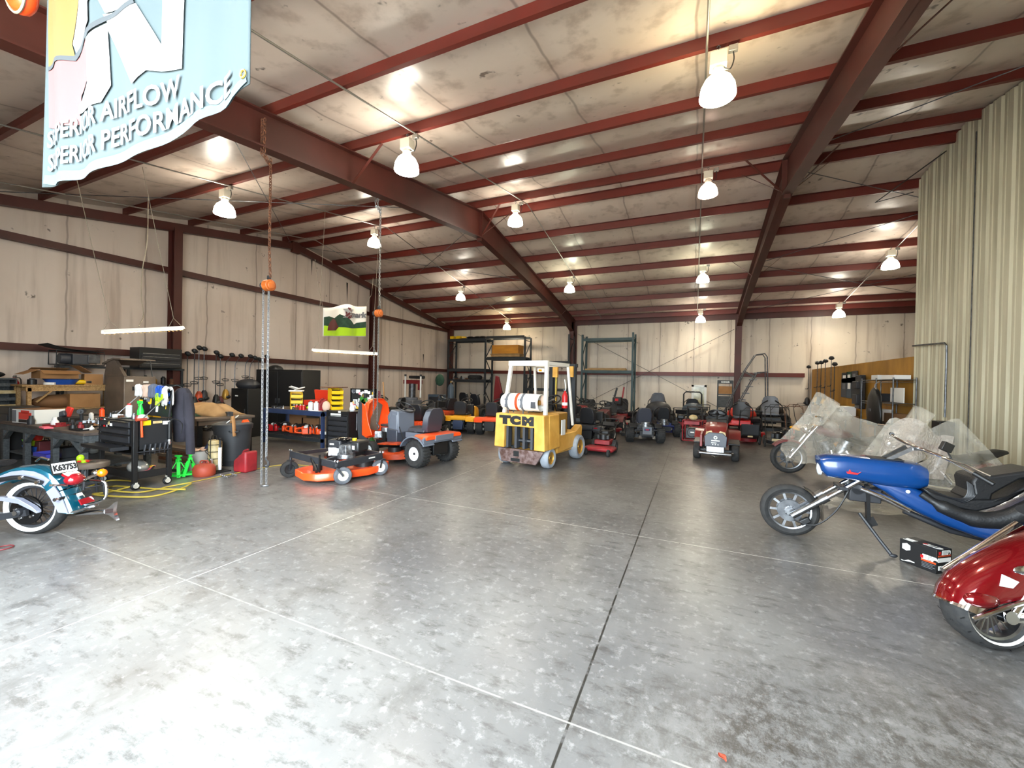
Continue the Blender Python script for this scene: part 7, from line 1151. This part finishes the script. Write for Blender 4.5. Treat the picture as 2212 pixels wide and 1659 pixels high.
P(B().ell((-.13, -.11, .32), (.10, .05, .05), 16, 10), 'tail_lamp', 'candy_red', t); b = B(); b.tube([(-.21, -.13, .21), (-.12, -.15, .26), (.1, -.165, .35), (.4, -.175, .43)], .014, 8, sub=4); P(b, 'fender_trim', 'chrome', t); P(B().prism([(-.05, .42), (-.03, .49), (.06, .45), (.02, .41)], -.150, -.142, 'xz'), 'badge_reflector', 'clear_lens', t); P(B().ell((.12, -.15, .52), (.09, .02, .03), 14, 8), 'signal_bar', 'chrome', t)
b = B(); b.tube([(-.08, .17, .40), (.1, .17, .52), (.25, .17, .62), (.42, .16, .74)], .032, 12); P(b, 'luggage_bar', 'chrome', t)
b = B(); b.tube([(1.1, -.2, .2), (.6, -.2, .2), (.12, -.2, .24)], .04, 14); b.tube([(1.0, -.2, .3), (.5, -.2, .3), (.16, -.2, .34)], .035, 14); P(b, 'exhaust_pipe', 'chrome', t); b = B(); b.tube([(0, -.12, .235), (.4, -.12, .27), (.7, 0, .3)], .03, 8); b.box((.02, -.12, .235), (.12, .04, .06)); b.cyl((0, -.12, .235), (0, -.15, .235), .04, n=14); P(b, 'swing_arm', 'chrome', t); P(B().tube([(.02, -.12, .24), (.2, -.14, .5)], .03, 10), 'shock', 'chrome', t)
b = B(); b.loft([[V((x, w*math.cos(a), z+h_*math.sin(a))) for a in [2*PI*i/12 for i in range(12)]] for x, z, w, h_ in ((.36, .86, .12, .04), (.55, .85, .17, .07), (.75, .76, .18, .07), (.95, .72, .12, .05))]); P(b, 'seat', 'leather_black', t); b = B(); b.cyl((1.05, 0, .36), (.95, 0, .66), .11, n=16); b.cyl((1.12, 0, .36), (1.25, 0, .66), .11, n=16); b.box((1.08, 0, .32), (.5, .3, .22)); P(b, 'engine', 'engine_alloy', t); b = B(); b.loft([[V((x, w*math.cos(a), z+h_*math.sin(a))) for a in [2*PI*i/14 for i in range(14)]] for x, z, w, h_ in ((.92, .76, .07, .05), (1.05, .8, .14, .1), (1.25, .84, .16, .11), (1.4, .88, .08, .06))]); P(b, 'fuel_tank', 'candy_red', t); mwheel(t, 'front_wheel', (1.75, 0, .3), .3, .12, 9); b = B()
for y in (-.1, .1): b.cyl((1.75, y, .3), (1.42, y, .95), .026, n=10)
P(b, 'fork', 'chrome', t); P(B().tube([(1.2, -.4, 1.08), (1.4, -.2, 1.02), (1.42, .2, 1.02), (1.2, .4, 1.08)], .015, 8, sub=3), 'handlebar', 'chrome', t)
# ---- teal motorcycle by the grey bench
q = Z(85, 1151); t = T('motorcycle', 'teal and silver motorcycle with whitewall tyre and licence plate beside the round stool', 'motorcycle', q, 28.1)
mw = mwheel(t, 'rear_wheel', (-.02, .0, .285), .285, .15, 20, disc=0, ww=True, rim='charcoal')
def arc(r, a): a = math.radians(a); return V((-.02+r*math.cos(a), 0, .285+r*math.sin(a)))
def fsec(a, r, w, sk, ins=.0): 
    o = []
    for y, k in ((-w, sk), (-w, .05), (-w*.75, .012), (-w*.3, 0), (w*.3, 0), (w*.75, .012), (w, .05), (w, sk), (w*.92, sk), (w*.9, .06), (0, .014), (-w*.9, .06), (-w*.92, sk)): p = arc(r-k, a); p.y = y; o.append(p)
    return o
b = B(); b.loft([fsec(a, r, .105, .13) for a, r in ((150, .52), (135, .46), (120, .435), (105, .425), (90, .415), (75, .41), (60, .40), (45, .385), (30, .375))]); b.loft([fsec(a, r, .115, .12) for a, r in ((28, .378), (15, .385), (2, .41), (-8, .44))]); P(b, 'rear_fender', 'teal_paint', t)
b = B(); b.loft([[arc(r-.035, a)+V((0, -.108, 0)), arc(r-.11, a)+V((0, -.112, 0)), arc(r-.11, a)+V((0, -.104, 0)), arc(r-.035, a)+V((0, -.100, 0))] for a, r in ((140, .46), (125, .435), (110, .425), (95, .415), (80, .41), (65, .40), (52, .39))]); b.loft([[arc(r-.03, a)+V((0, -.118, 0)), arc(r-.12, a)+V((0, -.122, 0)), arc(r-.12, a)+V((0, -.112, 0)), arc(r-.03, a)+V((0, -.108, 0))] for a, r in ((40, .38), (26, .38), (12, .39), (0, .415), (-7, .435))]); P(b, 'silver_panel', 'silver_paint', t)
b = B(); b.tube([(-.5, -.13, .52), (-.3, -.13, .56), (-.05, -.135, .60), (.15, -.135, .545)], .022, 8, sub=3); b.bar((.3, -.13, .385), (.36, .13, .40), .04, .03); P(b, 'fender_strut', 'black', t); b = B()
for x, z in ((-.28, .565), (-.02, .60), (.13, .555), (.3, .385)): b.cyl((x, -.13, z), (x, -.165, z), .018, n=10)
P(b, 'chrome_bolt', 'chrome', t)
pl = P(B().box((0, 0, 0), (.006, .19, .105)), 'licence_plate', 'plate_white', t, bev=.002, loc=(.235, .0, .675), rot=(0, -22, -18)); P(text_mesh('K63753', .056, .003, bold=.004, wide=.72), 'lettering', 'ink', pl, loc=(.005, 0, 0), rot=(90, 0, 90)); P(B().box((-.006, 0, -.005), (.006, .21, .125)), 'plate_frame', 'black', pl)
P(B().ell((.33, 0, .55), (.075, .085, .06), 18, 12), 'tail_lamp', 'red_lens', t); P(B().box((.30, 0, .60), (.06, .14, .025), (0, 30, 0)), 'lamp_mount', 'red_lens', t); b = B()
for y in (-1, 1): b.bar((.30, y*.05, .50), (.34, y*.24, .55), .025, .02)
P(b, 'signal_bar', 'chrome', t); P(B().ell((.36, .27, .555), (.045, .045, .045), 16, 10), 'turn_signal', 'amber_lens', t); P(B().ell((.30, .26, .555), (.035, .035, .035), 12, 8), 'signal_housing', 'chrome', t)
P(B().box((.43, .02, .325), (.01, .14, .06), (0, -28, 0)), 'lower_reflector', 'red_lens', t); P(B().box((.40, -.02, .40), (.01, .05, .03), (0, -28, 0)), 'sticker', 'paper', t); P(B().prism([(.40, .24), (.46, .245), (.47, .27), (.42, .26)], -.12, .12, 'xz'), 'fender_tip', 'chrome', t)
b = B(); b.loft([[V((x, y, z)) for y, z in ((-.15, z0), (-.15, z1), (-.1, z1), (-.1, z0))] for x, z0, z1 in ((-.6, .28, .36), (-.4, .36, .40), (-.2, .37, .41), (-.05, .34, .39), (.08, .27, .31), (.12, .245, .27))]); P(b, 'belt_guard', 'silver_paint', t, bev=.004)
P(B().lathe([(.13, -.095), (.145, -.09), (.145, -.07), (.06, -.07)], 34, c=(-.04, 0, .26), axis='y'), 'belt_pulley', 'black_gloss', t); b = B(); b.bar((-.75, -.13, .12), (.02, -.13, .25), .03, .06); b.cyl((-.04, -.1, .26), (-.04, -.17, .26), .035, n=14); P(b, 'swing_arm', 'charcoal', t); b = B()
for k in range(5): a = 2*PI*k/5+.5; b.cyl((-.04+.085*math.cos(a), -.09, .26+.085*math.sin(a)), (-.04+.085*math.cos(a), -.11, .26+.085*math.sin(a)), .012, n=8)
b.cyl((-.04, -.16, .26), (-.04, -.19, .26), .022, n=12); P(b, 'pulley_bolt', 'chrome', t)
b = B(); b.tube([(-.9, .16, .14), (.2, .15, .15), (.5, .16, .17)], .03, 12); b.prism([(.48, .15), (.48, .19), (.54, .215), (.60, .27), (.585, .17), (.62, .07), (.55, .13)], .14, .18, 'xz'); P(b, 'exhaust_pipe', 'chrome', t); P(B().tube([(.25, .15, .5), (.44, .17, .49), (.49, .17, .44), (.47, .17, .3), (.3, .16, .24)], .014, 8, sub=4), 'bag_guard', 'chrome', t); b = B(); b.tube([(-.1, .06, .72), (-.05, .06, .76), (.02, .06, .74)], .012, 6); P(b, 'seat_clip', 'chrome', t)
b = B(); b.loft([[V((x, w*math.cos(a), z+h_*math.sin(a))) for a in [2*PI*i/12 for i in range(12)]] for x, z, w, h_ in ((-.3, .72, .08, .03), (-.5, .68, .15, .06), (-.75, .62, .17, .07), (-.95, .62, .11, .05))]); P(b, 'seat', 'leather_black', t); b = B(); b.cyl((-1.0, 0, .34), (-.9, 0, .62), .11, n=16); b.cyl((-1.08, 0, .34), (-1.2, 0, .62), .11, n=16); b.box((-1., 0, .3), (.6, .3, .24)); P(b, 'engine', 'engine_alloy', t); b = B(); b.loft([[V((x, w*math.cos(a), z+h_*math.sin(a))) for a in [2*PI*i/14 for i in range(14)]] for x, z, w, h_ in ((-.9, .70, .07, .05), (-1.05, .76, .14, .1), (-1.25, .8, .16, .11), (-1.4, .84, .08, .06))]); P(b, 'fuel_tank', 'teal_paint', t); mwheel(t, 'front_wheel', (-1.75, 0, .285), .285, .12, 9, ww=True); b = B()
for y in (-.1, .1): b.cyl((-1.75, y, .285), (-1.42, y, .92), .026, n=10)
P(b, 'fork', 'chrome', t); P(B().tube([(-1.15, -.4, 1.05), (-1.4, -.2, 1.0), (-1.42, .2, 1.0), (-1.15, .4, 1.05)], .015, 8, sub=3), 'handlebar', 'chrome', t)
# ---- things on and along the plywood wall
for i, (px, py, L, m) in enumerate(((1747, 793, 1.5, 'charcoal'), (1766, 785, 1.55, 'gold'), (1774, 784, 1.5, 'black'), (1783, 781, 1.6, 'gold'), (1796, 775, 1.6, 'maroon'), (1803, 788, 1.5, 'black'))):
    p = AX(px, py+4, 4.38); trimmer('%s string trimmer along the top of the plywood, counted from the back wall' % ords[i], p, L, m, False, 180+random.uniform(-20, 20), 'string trimmers hung on the plywood wall')
for i, (px, py, w_, h_, m) in enumerate(((1821, 816, .55, .34, 'charcoal'), (1831, 815, .5, .36, 'green_dark'), (1842, 813, .5, .34, 'charcoal'), (1820, 838, .55, .62, 'grey_dark'), (1831, 838, .5, .66, 'tank_grey'), (1842, 836, .5, .62, 'charcoal'))):
    p = AX(px, py, 4.56); t = T('parts_poster', ['upper grey poster nearest the hung trimmers', 'upper green printed poster in the middle of the plywood display', 'upper dark poster nearest the black holster', 'lower grey poster nearest the hung trimmers', 'lower grey-blue poster in the middle of the plywood display', 'lower dark poster nearest the black holster'][i], 'poster', (4.605, p.y, p.z-h_/2), group='posters on the plywood wall'); P(B().box((0, 0, h_/2), (.02, w_, h_)), 'sheet', m, t); P(B().box((-.012, 0, h_*.6), (.004, w_*.5, h_*.3)), 'printed_block', 'paper' if i in (0, 1, 4) else 'grey', t)
p = AX(1858, 850, 4.5); t = T('tool_holster', 'black holster rack hanging between the posters and the wire shelf', 'rack', (4.5, p.y, p.z-.45)); P(B().box((0, 0, .5), (.14, .4, 1.0)), 'back_panel', 'black', t, bev=.02); P(B().box((-.1, 0, .28), (.1, .36, .3)), 'pouch', 'charcoal', t, bev=.02); P(B().box((-.1, .0, .7), (.1, .36, .22)), 'upper_pouch', 'charcoal', t, bev=.02)
ya, yb = AX(1957, 850, 4.3).y, AX(1874, 850, 4.3).y; t = T('wire_shelf', 'chrome wire shelving unit loaded with boxes against the plywood wall', 'shelf', (4.33, (ya+yb)/2, 0)); ln = yb-ya-.3; zt = 1.85; b = B()
for z in (.3, .8, 1.3, 1.85):
    for x in (-.2, .2): b.tube([(x, -ln/2, z), (x, ln/2, z)], .01, 6); b.tube([(x, -ln/2, z-.05), (x, ln/2, z-.05)], .006, 5)
    for k in range(18): b.tube([(-.2, -ln/2+ln*k/17, z), (.2, -ln/2+ln*k/17, z)], .004, 4)
P(b, 'shelf_grid', 'steel', t)
for x in (-.2, .2):
    for y in (-ln/2, 0, ln/2): P(B().cyl((x, y, 0), (x, y, zt+.05), .016, n=10), 'post', 'dull_steel', t)
sl = t.location.copy()
for (y, z, d3, m, nm, lb) in ((-.35, 1.86, (.3, .7, .1), 'paper', 'paper_bundle', 'bundle of white paper on top of the wire shelf'), (.45, 1.86, (.3, .4, .12), 'plate_white', 'carton', 'flat white box on top of the wire shelf, plywood poster end'), (.5, .81, (.32, .45, .3), 'paper', 'carton', 'white carton with dark label on the wire shelf under the dark tools'), (.5, .31, (.32, .4, .32), 'cardboard', 'carton', 'brown carton on the lowest level of the wire shelf'), (.4, 1.31, (.3, .3, .2), 'charcoal', 'parts_box', 'dark parts box on the upper middle level of the wire shelf'), (-.45, 1.31, (.02, .7, .35), 'paper', 'paper_sheet', 'white sheet behind the hanging black jacket'), (-.4, .81, (.3, .4, .24), 'cardboard_dark', 'carton', 'dark cardboard carton below the hanging black jacket')):
    simple(nm, lb, 'box' if nm != 'paper_sheet' else 'paper', B().box((0, 0, d3[2]/2), d3), m, sl+V((0.05, y, z+.005)), 0, .006)
t = T('jacket', 'black jacket hanging on the front of the wire shelf', 'jacket', sl+V((-.33, -.33, 0))); b = B(); rj = lambda z, rx, ry: [V((rx*math.cos(a), ry*math.sin(a)*(1+.1*math.sin(3*a+z*6)), z)) for a in [2*PI*i/16 for i in range(16)]]; b.loft([rj(1.66, .03, .05), rj(1.6, .06, .16), rj(1.45, .09, .3), rj(1.1, .10, .38), rj(.75, .09, .36)]); P(b, 'body', 'black', t, ang=80); P(B().box((-.095, -.02, 1.12), (.006, .16, .06)), 'chest_print', 'grey', t); P(B().tube([(0, 0, 1.66), (.0, 0, 1.74), (.1, 0, 1.82)], .008, 6), 'hanger', 'steel', t)
p = AX(1828, 875, 4.35); t = T('white_carton', 'white label-printed carton on a crate in front of the plywood posters', 'box', (4.3, p.y, .78)); P(B().box((0, 0, .14), (.4, .7, .28)), 'body', 'paper', t, bev=.006); P(B().box((-.202, 0, .2), (.006, .66, .06)), 'dark_band', 'charcoal', t); simple('crate', 'tall cardboard crate beneath the label-printed white carton', 'crate', B().box((0, 0, .39), (.5, .9, .77)), 'cardboard_dark', (4.3, p.y, .005), 0, .006); simple('toner_box', 'black box with white print beside the label-printed white carton', 'box', B().box((0, 0, .14), (.25, .22, .28)), 'charcoal', (4.3, p.y-.5, .0), 0, .006)
p = AX(2038, 932, 4.45); t = T('wall_speaker', 'black box speaker mounted low on the corrugated wall', 'speaker', (4.44, p.y, p.z-.2)); P(B().box((0, 0, .2), (.22, .3, .4)), 'cabinet', 'black', t, bev=.01); P(B().cyl((-.11, 0, .16), (-.118, 0, .16), .1, n=20), 'cone', 'charcoal', t); P(B().box((.12, 0, .2), (.04, .08, .1)), 'bracket', 'dull_steel', t)
a, c_ = AX(1972, 747, 4.53), AX(2040, 741, 4.53); simple('wall_conduit', 'dark conduit bending down the corrugated wall near the plywood', 'conduit', B().tube([a, c_, V((4.53, c_.y-.08, c_.z-.06)), V((4.53, c_.y-.09, c_.z-.2)), V((4.53, c_.y-.09, 1.1))], .018, 8), 'dull_steel')
a = AX(2106, 400, 4.55); simple('wall_cable', 'dark vertical cable strip running up the corrugated wall', 'cable', B().box((0, 0, 3.2), (.012, .02, 6.2)), 'dull_steel', (4.55, a.y, .02))
b = B(); y = 12.1; b.tube([(4.5, 11.0, zp(11.)-.1), (3.9, 12.6, zp(12.6)-.12), (4.5, 12.32, zp(12.3)-.14)], .012, 6); simple('roof_bracket', 'black rod bracket bracing the top corner of the corrugated wall', 'bracket', b, 'black')
q = Z(1560, 1637, .004); simple('dry_leaf', 'single dry red leaf on the bare floor', 'leaf', B().grid(lambda u, v: ((u-.5)*.032*math.sin(PI*min(max(v, .04), .97)), (v-.5)*.045, .008*abs(2*u-1)+.004*math.sin(v*5)), 6, 6), 'terra', q, 40, solid=.001)
q = Z(8, 1183, .008); simple('red_cord_loop', 'thin red cord loop on the floor by the teal motorcycle', 'cord', B().torus((0, 0, 0), (0, 0, 1), .06, .005, 20, 6), 'dark_red', q)
# ================================================================ SMALL CLUTTER
random.seed(21)
def small_part(name, label, cat, loc, m, group, k, s=1.):
    b = B(); u = random.uniform
    if k == 0: b.cyl((0, 0, 0), (0, 0, .05*s), .035*s, .03*s, 12); b.cyl((0, 0, .05*s), (0, 0, .08*s), .015*s, n=8)
    elif k == 1: b.box((0, 0, .025*s), (.1*s, .06*s, .05*s)); b.cyl((.05*s, 0, .03*s), (.09*s, 0, .03*s), .014*s, n=8)
    elif k == 2: b.tube([(-.09*s, 0, .012*s), (.0, .01*s, .014*s), (.09*s, -.005*s, .012*s)], .011*s, 6); b.torus((.1*s, 0, .012*s), (0, 0, 1), .018*s, .007*s, 12, 5)
    elif k == 3: b.torus((0, 0, .014*s), (0, 0, 1), .05*s, .013*s, 18, 6)
    else: b.lathe([(.03*s, 0), (.034*s, .05*s), (.018*s, .075*s), (.018*s, .1*s)], 12)
    o = P(b, name, m, None, loc=loc, rot=(0, 0, u(0, 180))); return tag(o, label, cat, group)
ms = ['engine_alloy', 'black', 'dull_steel', 'rust', 'charcoal', 'paper', 'steel', 'red_dull', 'grey']
for i in range(26):
    x, y = random.uniform(-10.9, -8.4), random.uniform(2.98, 3.3) if i % 3 else random.uniform(3.45, 3.75)
    if -10.9 < x < -10.1 and y > 3.05: x += 1.2
    small_part('engine_part', 'small greasy engine part among those scattered on the grey workbench', 'engine part', (x, y, BZ), ms[i % 9], 'small parts scattered on the grey workbench', i % 5, random.uniform(.8, 1.5))
for i in range(14):
    small_part('engine_part', 'small loose part among those scattered on the dark blue bench top', 'engine part', (random.uniform(-9.6, -7.85), random.uniform(6.76, 6.9), BH), ms[(i*2) % 9], 'small parts scattered on the dark blue bench', i % 5, random.uniform(.7, 1.2))
for i in range(12):
    small_part('engine_part', 'small dark part among those left on the low shelf of the corner rack', 'engine part', (ux[0]+.25+i*.14, RY0+random.uniform(.08, .3), zz(823, 1000)+.105), ms[(i*4) % 5], 'parts on the low shelf of the corner rack', i % 5, random.uniform(1.2, 2.2))
for i in range(10):
    small_part('engine_part', 'small part lying on the tray top of the black rolling cart', 'engine part', cartloc+V((random.uniform(-.42, .42), random.uniform(-.2, -.06), .98)), ms[(i*5) % 9], 'small parts on top of the black rolling cart', i % 5, random.uniform(.6, 1.))
# low wooden stools of clutter by the tan tarp
small = [(-9.9, 4.72, 'black', 'black funnel standing at the edge of the low timber table', 4, 2.), (-8.6, 5.2, 'dull_steel', 'steel bracket lying on the corner of the low timber table', 1, 1.6)]
for x, y, m, lb, k, s_ in small: small_part('shop_part', lb, 'part', (x, y, .826), m, None, k, s_)
